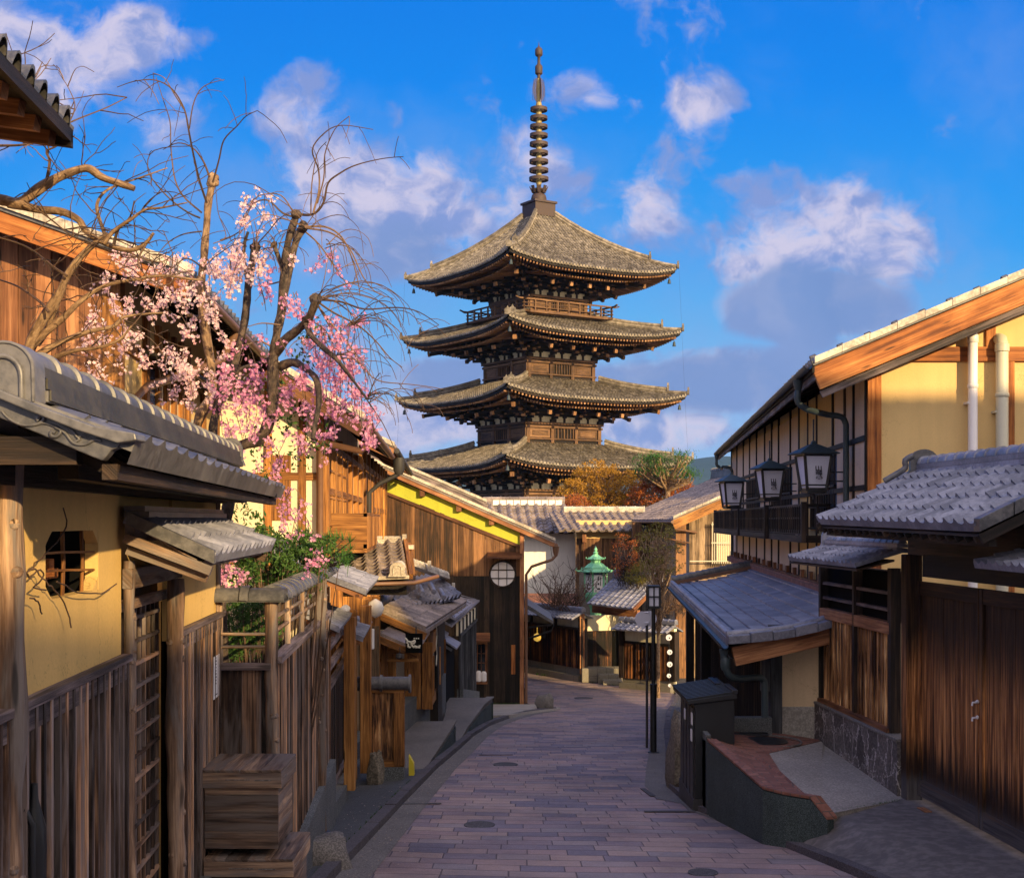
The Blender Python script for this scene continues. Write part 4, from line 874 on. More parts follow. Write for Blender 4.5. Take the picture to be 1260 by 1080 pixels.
A1, B1 = P(600, 0, 58), P(716, 0, 52.0); fw1 = capped_wall('tile_capped_wall', 'long dark board wall under blue grey tiles, left beyond the bend', (A1.x, 58), (B1.x, 52), G(58), G(52)-.05, zb(0, 757, 53.5), .42, base=.55)
A2_, B2_ = P(766, 0, 50.0), P(829, 0, 48.3); fw2 = capped_wall('tile_capped_wall', 'short board wall with orange lit boards and a string of white discs', (A2_.x, 50), (B2_.x, 48.3), G(50)+.02, G(48.3)+.05, zb(0, 775, 49), .50, base=.35)
gt = thing('garden_gate', 'recessed dark gate in its own tiled porch between the two board walls', 'gate', (P(742, 0, 52.6).x, 52.6, G(52)))
m = MB(); a, b = P(716, 0, 52), P(768, 0, 52.6); vquad(m, (a.x, 52.5), (b.x, 52.9), G(52)+.4, zb(0, 776, 52.5), .06, (0, -1)); part('door_leaf', m, black, gt)
m = MB(); planks(m, (a.x, 52.35), (a.x+1.2, 52.42), G(52)+.5, zb(0, 776, 52.4), .16, .03, (0, -1)); part('side_boards', m, wood_char, gt)
m = MB(); vquad(m, (a.x, 52.45), (b.x, 52.85), zb(0, 776, 52.5), zb(0, 757, 52.5), .08, (0, -1)); part('plaster_band', m, pl_cream, gt)
m = MB(); m.box(a.x-.08, a.x+.10, 51.9, 52.1, G(52)+.3, zb(0, 755, 52)); part('post', m, wood_cedar, gt)
m = MB(); e = P(722, 742, 51.2); e2 = P(778, 749, 49.6); U_ = e2-e; tile_slope(m, e, U_, V((1.2, 1.9, .92)), .26, .24, .045, .02, 'wave', .07, 5); Rf = part('roof', m, tile_blue, gt, smooth=40)
m = MB(); ridge(m, e+V((1.2, 1.9, .92)), e2+V((1.3, 1.9, .92)), .26, .2, 3, .1, .3, True, 8); part('ridge', m, tile_blue, Rf, smooth=40)
m = MB(); m.beam(e2+V((.02, 0, -.05)), e2+V((1.2, 1.9, .85)), .10, .14); m.beam(e+V((.3, .8, -.25)), e2+V((.3, .8, -.25)), .16, .3); part('barge_board', m, wood_cedar, Rf)
m = MB(); q = P(700, 800, 51); 
for i, (pa, pb, yy, h0, h1) in enumerate(((716, 768, 51.6, 0, .55), (736, 768, 51.2, 0, .36), (742, 766, 50.8, 0, .18))): xa, xb = P(pa, 0, yy).x, P(pb, 0, yy).x; m.box(xa, xb, yy, yy+.8, G(51), G(51)+h1)
solo('stone_steps', m, stone_bl, 'pale worn stone steps below the recessed dark gate', 'steps', bevel=.03)
for (px, py, d_) in ((823, 784, .15), (824, 802, .13), (824, 817, .13), (823, 831, .105), (824, 843, .085)): pass
m0 = MB(); q = P(823, 784, 48.0); m0.tube([q+V((0, 0, .15)), P(824, 846, 48.0)], .008, 4); dk_ = solo('disc_string', m0, iron_c, 'string of five round white discs hanging on the board wall end', 'ornament')
for (px, py, d_) in ((823, 784, .13), (824, 802, .11), (824, 817, .115), (823, 831, .09), (824, 843, .07)):
    q = P(px, py, 47.98); m0 = MB(); m0.tube([q+V((0, -.02, 0)), q+V((0, .0, 0))], d_*.85, 16)
    pd = part('disc', m0, paper, dk_); m0 = MB(); m0.tube([q+V((.02, -.03, .01)), q+V((.03, -.03, -d_*.3))], d_*.16, 8); part('emblem', m0, ink if d_ > .08 else iron_c, pd)

# green copper lantern on its post
LY = 54.5; lc = P(733, 755, LY); g0 = lambda py: P(733, py, LY).z
L_ = thing('green_lantern', 'large green copper lantern with a curled roof rising behind the tiled porch', 'lantern', (lc.x, LY, G(LY)))
sc_ = LY/F
m = MB(); m.lathe((lc.x, LY, G(LY)), [(.26, 0), (.22, 2.2), (.24, g0(748)-G(LY)), (.48, g0(735)-G(LY)), (.50, g0(730)-G(LY)), (.44, g0(728)-G(LY))], 6, ang=.2)
m.lathe((lc.x, LY, g0(704)), [(.46, 0), (.50, .03), (.52, .20), (.40, .24)], 6, ang=.2)
for k in range(6): a = .2+k*math.pi/3; m.tube([(lc.x+.44*math.cos(a), LY+.44*math.sin(a), g0(730)), (lc.x+.46*math.cos(a), LY+.46*math.sin(a), g0(704))], .045, 6)
part('frame', m, verdig, L_)
m = MB(); m.lathe((lc.x, LY, g0(730)), [(.40, 0), (.42, g0(704)-g0(730))], 6, ang=.2); part('glass', m, glass_b, L_)
m = MB()
for k in range(6):
    a = .2+(k+.5)*math.pi/3; n = V((math.cos(a), math.sin(a), 0)); s_ = V((-n.y, n.x, 0)); c = V((lc.x, LY, g0(717)))+n*.385; m.slab(c-s_*.18-V((0, 0, .36)), s_*.36, n*.02, (0, 0, .70))
part('paper_panels', m, paper_w, L_)
m = MB()
for k in range(6):
    a = .2+(k+.5)*math.pi/3; n = V((math.cos(a), math.sin(a), 0)); s_ = V((-n.y, n.x, 0)); c = V((lc.x, LY, g0(717)))+n*.408
    for (u, v, w_, h_) in ((0, .2, .05, .16), (.10, .18, .035, .12), (.09, .0, .03, .2), (0, -.02, .07, .08), (-.09, -.1, .04, .2), (.01, -.22, .13, .07), (-.1, -.3, .03, .1)): m.slab(c+s_*(u-w_/2)+V((0, 0, v-h_/2)), s_*w_, n*.006, (0, 0, h_))
part('brush_marks', m, iron_c, L_)
m = MB(); m.lathe((lc.x, LY, g0(704)), [(.45, 0), (.70, .01), (.72, .04), (.58, .09), (.46, .22), (.31, .35), (.21, .40), (.20, .50), (.34, .53), (.33, .56), (.20, .65), (.09, .74), (.08, .78), (.13, .80), (.05, .84), (.08, .92), (.04, .99), (.01, 1.08)], 6, ang=.2)
for k in range(6):
    a = .2+k*math.pi/3; c = lambda q_, z: V((lc.x+q_*math.cos(a), LY+q_*math.sin(a), g0(704)+z))
    m.tube([c(.44, .20), c(.60, .08), c(.74, .05), c(.83, .10), c(.82, .17), c(.77, .17)], [.025, .03, .035, .03, .022, .015], 6); m.tube([c(.22, .60), c(.34, .55), c(.41, .58), c(.39, .63)], .02, 5)
part('roof', m, verdig, L_)
c = V((lc.x, LY, g0(717))); 
# ------------------------------------------------------------------ left: the gate house nearest the eye
KW = -.0667; AW = -1.47
def LW(px, a=AW, k=KW):                       # plan point where px meets the wall plane
    Y = YW(px, a, k); return V(((px-CX)/F*Y, Y, 0))
def LZ(px, py, a=AW, k=KW): return P(px, py, YW(px, a, k)).z
WN = V((1, KW, 0)).normalized(); WN = V((1, -KW, 0)).normalized()      # outward (street side) normal of the left wall plane
WU = V((KW, 1, 0)).normalized()
lg = thing('gate_house', 'weathered ochre plastered gate house with carved tile gable at the left edge of the street', 'gate', (-1.95, 6.8, G(6.8)))
band = -.655
def wallslab(mb, p0, p1, z0, z1, t=.06, off=0.0): a, b = LW(p0)+WN*off, LW(p1)+WN*off; vquad(mb, a, b, z0, z1, t, (WN.x, WN.y))
m = MB(); wz0, wz1 = LZ(88, 732), LZ(88, 653)
wallslab(m, -60, 56, band, .30); wallslab(m, 56, 121, band, wz0); wallslab(m, 56, 121, wz1, .30); wallslab(m, 121, 149, band, .30); wallslab(m, 149, 213, LZ(180, 705), .3, .06, -.02); wallslab(m, 212, 269, LZ(240, 775)+.0, .3)
for (px, z, s1, s2) in ((56, wz0, 1, 1), (121, wz0, -1, 1), (56, wz1, 1, -1), (121, wz1, -1, -1)):
    c = LW(px)+V((0, 0, z)); m.prism([c-WN*.002, c+WU*s1*.10-WN*.002, c+WU*s1*.07+V((0, 0, s2*.015))-WN*.002, c+WU*s1*.02+V((0, 0, s2*.045))-WN*.002, c+V((0, 0, s2*.06))-WN*.002], -WN*.055)
part('plaster_wall', m, pl_yellow, lg)
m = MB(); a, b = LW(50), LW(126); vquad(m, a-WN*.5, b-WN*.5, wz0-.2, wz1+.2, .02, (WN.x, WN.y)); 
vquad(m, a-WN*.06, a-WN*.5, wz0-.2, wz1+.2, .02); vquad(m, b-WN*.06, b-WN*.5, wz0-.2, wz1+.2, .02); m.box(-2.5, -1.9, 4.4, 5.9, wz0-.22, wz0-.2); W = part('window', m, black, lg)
m = MB()
for px in (61, 87, 110): q = LW(px)-WN*.035; m.tube([q+V((0, 0, wz0-.01)), q+V((.004, .003, (wz0+wz1)/2)), q+V((0, 0, wz1+.01))], .009, 7)
for py in (681, 703):
    m.tube([LW(54)-WN*.02+V((0, 0, LZ(56, py))), LW(88)-WN*.028+V((0, 0, LZ(88, py)+.006)), LW(123)-WN*.02+V((0, 0, LZ(121, py-2)))], .006, 6)
part('bamboo_lattice', m, wood_gold, W, smooth=60)
m = MB(); q = LW(78)-WN*.09; m.slab(q+V((0, 0, LZ(88, 712))), WU*.26, WN*-.08, (0, 0, .04)); m.slab(q+V((0, .1, LZ(88, 702))), WU*.07, WN*-.06, (0, 0, .05)); m.slab(q+V((0, .02, LZ(88, 706))), WU*.14, WN*-.05, (0, 0, .015)); part('inner_block', m, wood_rich, W, label='orange wooden blocks standing for a sunlit thing inside the lattice window')  # orange wood added in place of an unidentified sunlit thing inside
m = MB(); planks(m, LW(-40)+WN*.005, LW(150)+WN*.005, -2.45, band-.02, .105, .022, (WN.x, WN.y), var=.008, batten=.028); part('wainscot', m, wood_left, lg); m = MB(); planks(m, LW(212)+WN*.005, LW(268)+WN*.005, -2.32, band-.02, .11, .022, (WN.x, WN.y), var=.008, batten=.028)
part('wainscot', m, wood_left, lg)
for (p0, p1) in ((-60, 149), (214, 268)):
    m = MB(); a, b = LW(p0), LW(p1); m.slab(a+WN*.002+V((0, 0, band-.03)), b-a, WN*.055, (0, 0, .035)); m.slab(a+WN*.002+V((0, 0, band-.115)), b-a, WN*.038, (0, 0, .083)); part('wainscot_rail', m, wood_band, lg, bevel=.004)
m = MB(); a, b = LW(212), LW(268); m.slab(a+V((0, 0, -2.42)), b-a, WN*.10, (0, 0, .12)); m.slab(a+V((0, 0, -3.0))-WN*.05, (b-a)*1.02, WN*.13, (0, 0, .58)); part('stone_base', m, granite, lg)
def logpost(parent, q, z0, z1, r, name='post', knots=7, lean=0):
    m = MB(); n = 26; ph = rng.random()*9
    ctr = lambda s: V((q.x+.018*MN.noise(V((s*2.1, ph, 0)))+lean*s, q.y+.018*MN.noise(V((s*2.1, ph, 5))), lerp(z0, z1, s)))
    m.tube([ctr(i/n) for i in range(n+1)], [r*(1.05-.10*i/n+.16*MN.noise(V((i*.5, ph, 2)))) for i in range(n+1)], 14, bump=.38)
    for k in range(knots):
        a = rng.uniform(-2.2, .6); s_ = rng.uniform(.05, .95); c = ctr(s_); d = V((math.cos(a), math.sin(a), .15)); m.tube([c+d*r*.6, c+d*r*1.10, c+d*r*1.16, c+d*r*1.12], [.024, .019, .012, .006], 8)
    return part(name, m, wood_post, parent, smooth=60)
logpost(lg, LW(2)+WN*.02, -2.6, .24, .055); logpost(lg, LW(152)+WN*.03, -2.55, LZ(152, 690), .030); logpost(lg, LW(205)+WN*.05, -2.75, LZ(204, 712), .048, knots=12)
logpost(lg, LW(266)+WN*.01, -2.4, .2, .022, knots=3)
# lattice door set back
m = MB(); da, db_ = LW(157, AW-.10), LW(200, AW-.10); vquad(m, da-WN*.03, db_-WN*.03, -2.75, LZ(180, 705), .02, (WN.x, WN.y)); D = part('door', m, wood_dark, lg)
m = MB(); dd_ = LW(191, AW-.10)-da
for i in range(7): q = da+dd_*(i/6); m.slab(q+V((0, 0, -2.7)), WU*.018, WN*.018, (0, 0, 2.7+LZ(175, 742, AW-.1)))
z = -2.66
while z < LZ(175, 742, AW-.1): m.slab(da+V((0, 0, z))+WN*.004, dd_, WN*.022, (0, 0, .02)); z += .125
part('lattice', m, wood_left, D)
m = MB(); a, b = LW(150), LW(214); m.slab(a+WN*.0+V((0, 0, LZ(175, 712)-.03)), b-a, WN*.05, (0, 0, .10)); m.slab(a-WN*.06+V((0, 0, LZ(175, 742)-.02)), b-a, WN*.05, (0, 0, .05)); part('lintel', m, wood_post, lg, bevel=.005)
m = MB(); q = LW(202, AW-.12); m.slab(q+V((0, 0, -2.7)), WU*.3, WN*-.02, (0, 0, 2.2)); part('side_panel', m, black, lg)
# small tiled hood over the door
hd = MB(); e0 = P(262, 684, 7.35); e0n = P(170, 672, 5.55)
a = LW(148)+WN*.02; b = LW(243)+WN*.02; za, zb_ = LZ(150, 640), LZ(240, 640)
h0 = LW(146)+WN*.03; h1 = LW(252)+WN*.03; zt_ = .015; ze_ = -.175; out = WN*.43
tile_slope(hd, h0+out+V((0, 0, ze_)), h1-h0, -out+V((0, 0, zt_-ze_)), .19, .15, .036, .018, 'wave', .05, 10); HD = part('door_hood', hd, tile_blue, lg, smooth=40)
m = MB(); m.slab(h0+V((0, -.02, zt_)), h1-h0, WN*.12, (0, 0, .028)); m.slab(h0+V((0, -.02, zt_+.03)), h1-h0, WN*.10, (0, 0, .025)); m.slab(h0-WU*.03+out+V((0, 0, ze_-.035)), -out*.97+V((0, 0, zt_-ze_)), WU*.05, (0, 0, .065)); part('hood_ridge', m, tile_grey, HD)
m = MB(); m.beam(h0+out*.96+V((0, 0, ze_-.07)), h0+V((0, 0, zt_-.10)), .05, .045); m.beam(h0+WU*.05+out*.9+V((0, 0, ze_-.11)), h0+WU*.05+V((0, 0, zt_-.16)), .04, .04); m.beam(h1-WU*.1+out*.9+V((0, 0, ze_-.08)), h1-WU*.1+V((0, 0, zt_-.12)), .04, .05)
m.slab(h0+out*.85+V((0, 0, ze_-.055)), h1-h0, -WN*.04, (0, 0, .03)); m.slab(h0+V((0, 0, zt_-.12)), h1-h0, WN*.04, (0, 0, .09)); m.slab(h0+out*.8+V((0, 0, ze_-.025)), h1-h0, -out*.8+V((0, 0, zt_-ze_)), (0, 0, .01)); part('hood_frame', m, wood_post, HD)
# main roof
YG, YF = 4.25, 10.2
E0, E1 = P(166, 545, YG), P(350, 602, YF); E0.z, E1.z = .245, .232
R0, R1 = P(8, 487, YG), P(283, 573, YF); R0.z = .395; R1.z = .415
m = MB(); nrm_up = R0-E0
rows = None
U_ = E1-E0; tile_slope(m, E0, U_, (R0-E0), .27, .22, .020, .016, 'wave', .085, 9)
Rf = part('roof', m, tile_grey, lg, smooth=40)
m = MB(); bk0 = R0+V((R0.x-E0.x, 0, E0.z-R0.z)); tile_slope(m, bk0+(R1-R0), -(R1-R0), R0-bk0, .27, .22, .04, .022, 'wave', .08, 5); part('roof_slope', m, tile_grey, Rf, smooth=40)
m = MB(); ridge(m, R0+V((0, .10, -.01)), R1+V((0, 0, -.01)), .19, .115, 3, .066, .31, True, 14); end_tile(m, R1+V((0, .0, .0)), (0, 1, 0), .18, .22, .05); part('ridge', m, tile_grey, Rf, smooth=35)
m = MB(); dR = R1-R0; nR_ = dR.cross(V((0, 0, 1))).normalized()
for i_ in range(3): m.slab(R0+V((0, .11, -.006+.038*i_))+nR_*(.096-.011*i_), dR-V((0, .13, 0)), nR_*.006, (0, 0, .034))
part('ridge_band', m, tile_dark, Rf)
m = MB(); q = R0+V((-.01, .0, -.02)); sx = V((1, 0, 0))
def arch(w_, h_, z0=0, n=12): return [V((-w_, 0, z0)), V((-w_*.98, 0, h_*.55))]+[V((math.cos(math.pi*(1-i/n))*w_*.98, 0, h_*.55+math.sin(math.pi*i/n)*h_*.45)) for i in range(1, n)]+[V((w_*.98, 0, h_*.55)), V((w_, 0, z0))]
m.prism([q+p for p in arch(.100, .195)], (0, .10, 0)); m.tube([q+p+V((0, -.006, 0)) for p in arch(.060, .145)], .009, 7); m.tube([q+p+V((0, -.002, 0)) for p in arch(.095, .19)], .006, 6); part('end_tile', m, tile_grey, Rf, smooth=35, bevel=.006)
m = MB(); pv = lambda px, py, dy=0: P(px, py, YG)+V((0, dy, 0))
plate = [(-60, 452), (-20, 474), (40, 497), (100, 522), (152, 541), (146, 551), (138, 554), (132, 562), (127, 567), (100, 556), (50, 534), (0, 514), (-60, 494)]
m.prism([pv(*p, -.01) for p in plate], (0, .05, 0)); VP_ = part('carved_verge', m, tile_grey, Rf, bevel=.004)
m = MB(); top = [(-60, 446), (-10, 474), (60, 503), (120, 525), (172, 534), (174, 543), (150, 546), (100, 530), (40, 506), (-20, 481), (-60, 462)]
m.prism([pv(*p, -.055) for p in top], (0, .12, 0)); part('verge_moulding', m, tile_grey, VP_, bevel=.005)
m = MB(); sc1 = lambda pts, r0, r1, r_=1.7: m.tube(smooth_path([pv(x, y, -.014) for x, y in pts], 4), [r_*lerp(r0, r1, i/(4*(len(pts)-1))) for i in range(4*(len(pts)-1)+1)], 7)
sc1([(4, 506), (14, 516), (30, 523), (48, 522), (56, 516), (53, 511), (48, 514), (50, 518)], .002, .005)
sc1([(38, 522), (58, 521), (76, 529), (72, 537), (65, 536), (66, 531), (70, 533)], .002, .005); sc1([(70, 526), (82, 533), (92, 545), (106, 547), (118, 541), (126, 543)], .003, .003); sc1([(82, 525), (92, 531), (97, 538), (104, 536), (113, 540), (122, 541)], .003, .002); sc1([(92, 545), (99, 541), (97, 538)], .002, .003)
part('scroll_relief', m, tile_grey, VP_, smooth=60)
m = MB(); 
for i in range(16):
    p = E0.lerp(E1, (i+.5)/16); q = R0.lerp(R1, (i+.5)/16); m.beam(p+V((-.12, 0, -.075)), q+V((0, 0, -.07)), .035, .045)
m.slab(E0+V((-.12, .05, -.115)), E1-E0, (.05, 0, 0), (0, 0, .05)); m.beam(E0+V((-.36, .45, -.06)), E1+V((-.32, 0, -.06)), .07, .08); m.slab(LW(-40)+V((0, 0, .12)), LW(268)-LW(-40), WN*.06, (0, 0, .10))
q0 = LW(268); m.slab(V((-2.5, YG+.06, .18)), (1.1, 0, 0), (0, .07, 0), (0, 0, .09)); m.slab(V((-2.6, q0.y, .16)), (.9, 0, 0), (0, .07, 0), (0, 0, .09)); part('roof_timbers', m, wood_dark, Rf)
m = MB(); m.prism([V((-2.9, 9.58, -2.6)), V((-2.11, 9.58, -2.6)), V((-2.11, 9.58, .3)), V((-2.9, 9.58, .3))], (0, -.05, 0)); m.prism([V((-2.9, 4.3, -2.6)), V((-2.9, 9.5, -2.6)), V((-2.9, 9.5, .3)), V((-2.9, 4.3, .3))], (-.05, 0, 0)); part('back_wall', m, pl_yellow, lg)
m = MB(); q = LW(255)+WN*.040; m.slab(q+V((0, 0, LZ(262, 855))), WU*.24, WN*.004, V((0, .01, .29))); nt = solo('notice_strip', m, paper_w, 'narrow white paper notice pinned to the planks left of the log fence', 'notice')
m = MB()
for i in range(9): m.slab(q+WU*.075+WN*.005+V((0, 0, LZ(262, 838)+.022*i)), WU*rng.uniform(.02, .035), WN*.002, (0, 0, .010))
m.slab(q+WU*.04+WN*.005+V((0, 0, LZ(262, 851))), WU*.10, WN*.002, (0, 0, .006)); part('writing', m, ink, nt)
m = MB(); q = P(38, 1040, 4.9); q.x = LW(38).x+.06; m.lathe((q.x, q.y, -1.62), [(.035, 0), (.04, .3), (.045, .42), (.042, .50), (.016, .60), (.012, .66)], 12); m.tube([(q.x, q.y, -2.4), (q.x, q.y, -1.6)], .02, 8); m.tube([(q.x-.03, q.y-.05, -1.10), (q.x-.01, q.y-.06, -1.04), (q.x+.01, q.y-.05, -1.10), (q.x+.01, q.y-.05, -1.3)], .014, 8); solo('garden_lamp', m, iron, 'small black lamp standard in front of the ochre gate house planks', 'lamp', smooth=50)

# ------------------------------------------------------------------ left: log post fence with a tile coping
AF, KF = -1.134, -.06
FN = V((1, .06, 0)).normalized(); FU = V((-.06, 1, 0)).normalized()
FP = lambda px: LW(px, AF, KF); FZ = lambda px, py: LZ(px, py, AF, KF)
fc = thing('log_fence', 'grey log post fence with open bamboo rails and curved tile coping', 'fence', (-1.9, 11.5, G(11.5)))
c0 = FP(335); r0_ = V((-2.10, 9.55, 0)); zc = -.565; zr = -.80-.08
for (q, r, kn) in ((FP(335), .048, 5), (FP(388)+FN*.05, .055, 12)): logpost(fc, q, G(q.y)+.1 if r > .05 else -2.6, zc, r, knots=kn)
for px in (354, 371, 399): logpost(fc, FP(px), -3.0, zc, .024, knots=3)
logpost(fc, r0_+V((.02, 0, 0)), -2.5, zc, .016, knots=2)
m = MB(); planks(m, c0, FP(402), lambda s: -2.55-.25*s, -1.02, .10, .02, (FN.x, FN.y), batten=.02); planks(m, r0_+V((0, .01, 0)), c0+V((0, .01, 0)), -2.55, -1.05, .15, .02, (0, -1)); part('boards', m, wood_left, fc)
m = MB(); m.slab(c0-FN*.02+V((0, 0, -1.02)), FP(402)-c0, FN*.09, (0, 0, .05)); m.slab(r0_+V((0, -.02, -1.06)), c0-r0_, (0, -.05, 0), (0, 0, .05)); part('rail', m, wood_band, fc, bevel=.004)
m = MB()
for z in (-.70, -.80): m.tube([c0+V((0, 0, z)), FP(402)+V((0, 0, z-.01))], .016, 8)
for z in (-.81, -.90): m.tube([r0_+V((0, 0, z)), c0+V((0, 0, z))], .012, 8)
part('bamboo_rails', m, wood_post, fc, smooth=60)
m = MB(); a, b = c0+V((0, 0, zc)), FP(403)+V((0, 0, zc)); n = 18
for i in range(n):                               # arched coping tiles, each laid over the last
    p, q = a.lerp(b, i/n), a.lerp(b, (i+1.12)/n); r = rng.random(); rows = []
    for (c, e) in ((p, .012), (q, 0.0)): rows.append([c+FN*(math.cos(math.pi*j/10)*.115)+V((0, 0, math.sin(math.pi*j/10)*.095+e)) for j in range(11)])
    rows = [[v-V((0, 0, .02)) if True else v for v in rows[0]]]+rows
    m.sheet(rows, r=r)
a2, b2 = r0_+V((-.03, 0, zc)), c0+V((.10, 0, zc))
for (s0, s1, rr) in ((0, .42, .10), (.40, .52, .118), (.52, 1.0, .10)):
    p, q = a2.lerp(b2, s0), a2.lerp(b2, s1); m.sheet([[c+V((0, -math.cos(math.pi*j/12)*rr, math.sin(math.pi*j/12)*rr*.85)) for j in range(13)] for c in (p, q)], r=rng.random())
for c in (a2, b2): m.face([c+V((0, -math.cos(math.pi*j/12)*.10, math.sin(math.pi*j/12)*.085)) for j in range(13)])
m.slab(a-FN*.10+V((0, 0, -.012)), b-a, FN*.2, (0, 0, .02)); m.slab(a2+V((0, -.09, -.012)), b2-a2, (0, .18, 0), (0, 0, .02)); part('coping', m, tile_grey, fc, smooth=40)
m = MB(); m.slab(c0-FN*.04+V((0, 0, -3.3)), FP(402)-c0, FN*.14, (0, 0, .72)); m.slab(r0_+V((0, 0, -3.1)), c0-r0_, (0, -.12, 0), (0, 0, .55)); part('stone_footing', m, granite, fc)
q = FP(388)+FN*.07; m = MB(); m.lathe((q.x, q.y, G(q.y)+.05), [(.10, -.1), (.13, -.02), (.12, .06), (.07, .10)], 14); part('post_shoe', m, iron, fc, smooth=60)
def boulder(name, c, sx_, sy_, sz_, mat, label, cat, seed=0):
    m = MB(); rows = []
    for i in range(9):
        a = -math.pi/2+math.pi*i/8; rows.append([])
        for j in range(17):
            b = 2*math.pi*j/16; d = V((math.cos(a)*math.cos(b), math.cos(a)*math.sin(b), math.sin(a))); k = 1+.45*MN.noise(d*1.3+V((seed, 0, 0)))+.16*MN.noise(d*3.3+V((seed, 0, 0)))
            d = V((max(-.86, min(.86, d.x)), max(-.86, min(.86, d.y)), max(-.78, min(.78, d.z))))
            rows[-1].append(V(c)+V((d.x*sx_*k, d.y*sy_*k, d.z*sz_*k)))
    m.sheet(rows); return solo(name, m, mat, label, cat, smooth=50)
c = P(398, 1068, 12.0); boulder('boulder', (c.x+.02, 11.9, G(11.9)+.10), .26, .26, .22, stone, 'rounded grey stone at the foot of the tall log post', 'stone', 3)
c = P(671, 868, 38.6); boulder('boulder', (c.x, 38.6, G(38.6)+.22), .27, .22, .30, stone, 'dark rock on the corner of the forecourt beyond', 'stone', 11)

# stacked wooden bins
def wood_bin(z0, z1, x0, x1, y0, y1, lid, label):
    o = thing('wooden_box', label, 'box', ((x0+x1)/2, (y0+y1)/2, z0), 'weathered boxes stacked against the log fence')
    m = MB(); t_ = .018; k = 4
    for i in range(k): a, b = lerp(z0, z1, i/k), lerp(z0, z1, (i+1)/k)-.002; m.slab((x0, y0, a), (x1-x0, 0, 0), (0, t_, 0), (0, 0, b-a)); m.slab((x1-t_, y0+t_, a), (t_, 0, 0), (0, y1-y0-t_, 0), (0, 0, b-a)); m.slab((x0, y0+t_, a), (t_, 0, 0), (0, y1-y0-t_, 0), (0, 0, b-a))
    m.box(x0+t_, x1-t_, y0+t_, y1, z0, z0+.02); part('box_body', m, wood_box, o, bevel=.003)
    if lid:
        m = MB(); m.slab((x0-.025, y0-.03, z1-.07), (x1-x0+.05, 0, 0), (0, .02, 0), (0, 0, .10)); m.slab((x1+.006, y0-.01, z1-.07), (.019, 0, 0), (0, y1-y0+.02, 0), (0, 0, .10))
        for i in range(4): m.slab((lerp(x0-.025, x1+.025, i/4), y0-.035, z1+.031), ((x1-x0+.05)/4-.003, 0, 0), (0, y1-y0+.06, 0), (0, 0, .018))
        part('lid', m, wood_box, o, bevel=.003)
        m = MB(); m.slab((x0+.14, y0-.033, z1-.018), (.16, 0, 0), (0, .003, 0), (0, 0, .006)); m.slab((x0+.33, y0-.033, z1-.022), (.11, 0, 0), (0, .003, 0), (0, 0, .007)); m.slab((x1+.026, y0+.05, z1-.02), (.003, 0, 0), (0, .12, 0), (0, 0, .006)); part('tape', m, stone, o)
    return o
wood_bin(-2.135, -1.665, -2.0, -1.52, 8.72, 9.28, True, 'weathered wooden box with a flat lid, upper one of the stack')
wood_bin(-2.85, -2.235, -1.97, -1.44, 8.70, 9.40, True, 'wider weathered wooden box underneath, lower one of the stack')

# ------------------------------------------------------------------ left: small tiled gates and shops down the slope
def mini_roof(o, x0, y0, y1, z, run, rise, mat, tw=.13, hood=True):
    """small pent roof sloping to the street (towards +x) with its eave at x0; returns the roof part"""
    m = MB(); tile_slope(m, V((x0, y0, z)), V((KF*(y1-y0), y1-y0, 0)), V((-run, 0, rise)), tw, .17, .028, .015, 'wave', .05, 6); r = part('roof', m, mat, o, smooth=40)
    m = MB(); ridge(m, V((x0-run, y0-.03, z+rise)), V((x0-run+KF*(y1-y0), y1+.03, z+rise)), .14, .07, 2, .06, .24, True, 8); end_tile(m, V((x0-run, y0-.02, z+rise)), (0, -1, 0), .20, .26, .05)
    m.slab(V((x0, y0-.02, z-.03)), V((-run, 0, rise)), (0, .045, 0), (0, 0, .07)); part('ridge', m, mat, r, smooth=40)
    m = MB(); m.beam(V((x0-.04, y0+.03, z-.05)), V((x0-run, y0+.03, z+rise-.05)), .05, .06); m.slab(V((x0-.08, y0, z-.05)), V((KF*(y1-y0), y1-y0, 0)), (-.04, 0, 0), (0, 0, .03)); m.beam(V((x0-run, y0+.05, z-.03)), V((x0-run+KF*(y1-y0), y1, z-.03)), .08, .10); part('roof_frame', m, wood_cedar, r)
    return r
g1 = thing('cedar_gate', 'new orange cedar gate front with stepped blue tiled hoods beyond the log fence', 'gate', (-2.1, 17.5, G(17.5)))
mini_roof(g1, -1.62, 14.9, 18.2, -.80, .95, .36, tile_blue); mini_roof(g1, -1.86, 14.45, 16.6, -1.18, .40, .17, tile_blue); mini_roof(g1, -1.88, 16.9, 19.4, -1.50, .38, .14, tile_blue)
m = MB(); k = [(-2.02, 14.6, .055), (-2.02, 16.7, .09), (-2.12, 18.0, .05), (-2.06, 18.9, .10), (-2.2, 20.2, .05)]
for (x, y, w_) in k: m_ = MB(); m_.box(x-w_*.75, x+w_*.75, y-w_*.75, y+w_*.75, G(y)+.15, -1.2); part('post', m_, wood_gold, g1, bevel=.006)
m = MB(); planks(m, (-2.06, 14.7), (-2.36, 20.2), lambda s: G(lerp(14.7, 20.2, s))+.3, -1.9, .14, .02, (FN.x, FN.y)); part('boards', m, wood_dark, g1)  # dark boards put the shade of the gaps between posts into colour
m = MB()
for z in (-1.45, -1.9, -1.68, -3.1): m.slab(V((-2.0, 14.6, z)), V((-.34, 5.6, -.12 if z < -3 else 0)), (-.06, 0, 0), (0, 0, .07))
part('rail', m, wood_band, g1)
m = MB(); m.slab(V((-2.08, 14.4, G(14.4)-.2)), V((-.34, 6.0, -.54)), (.16, 0, 0), (0, 0, .42)); part('stone_base', m, granite, g1)
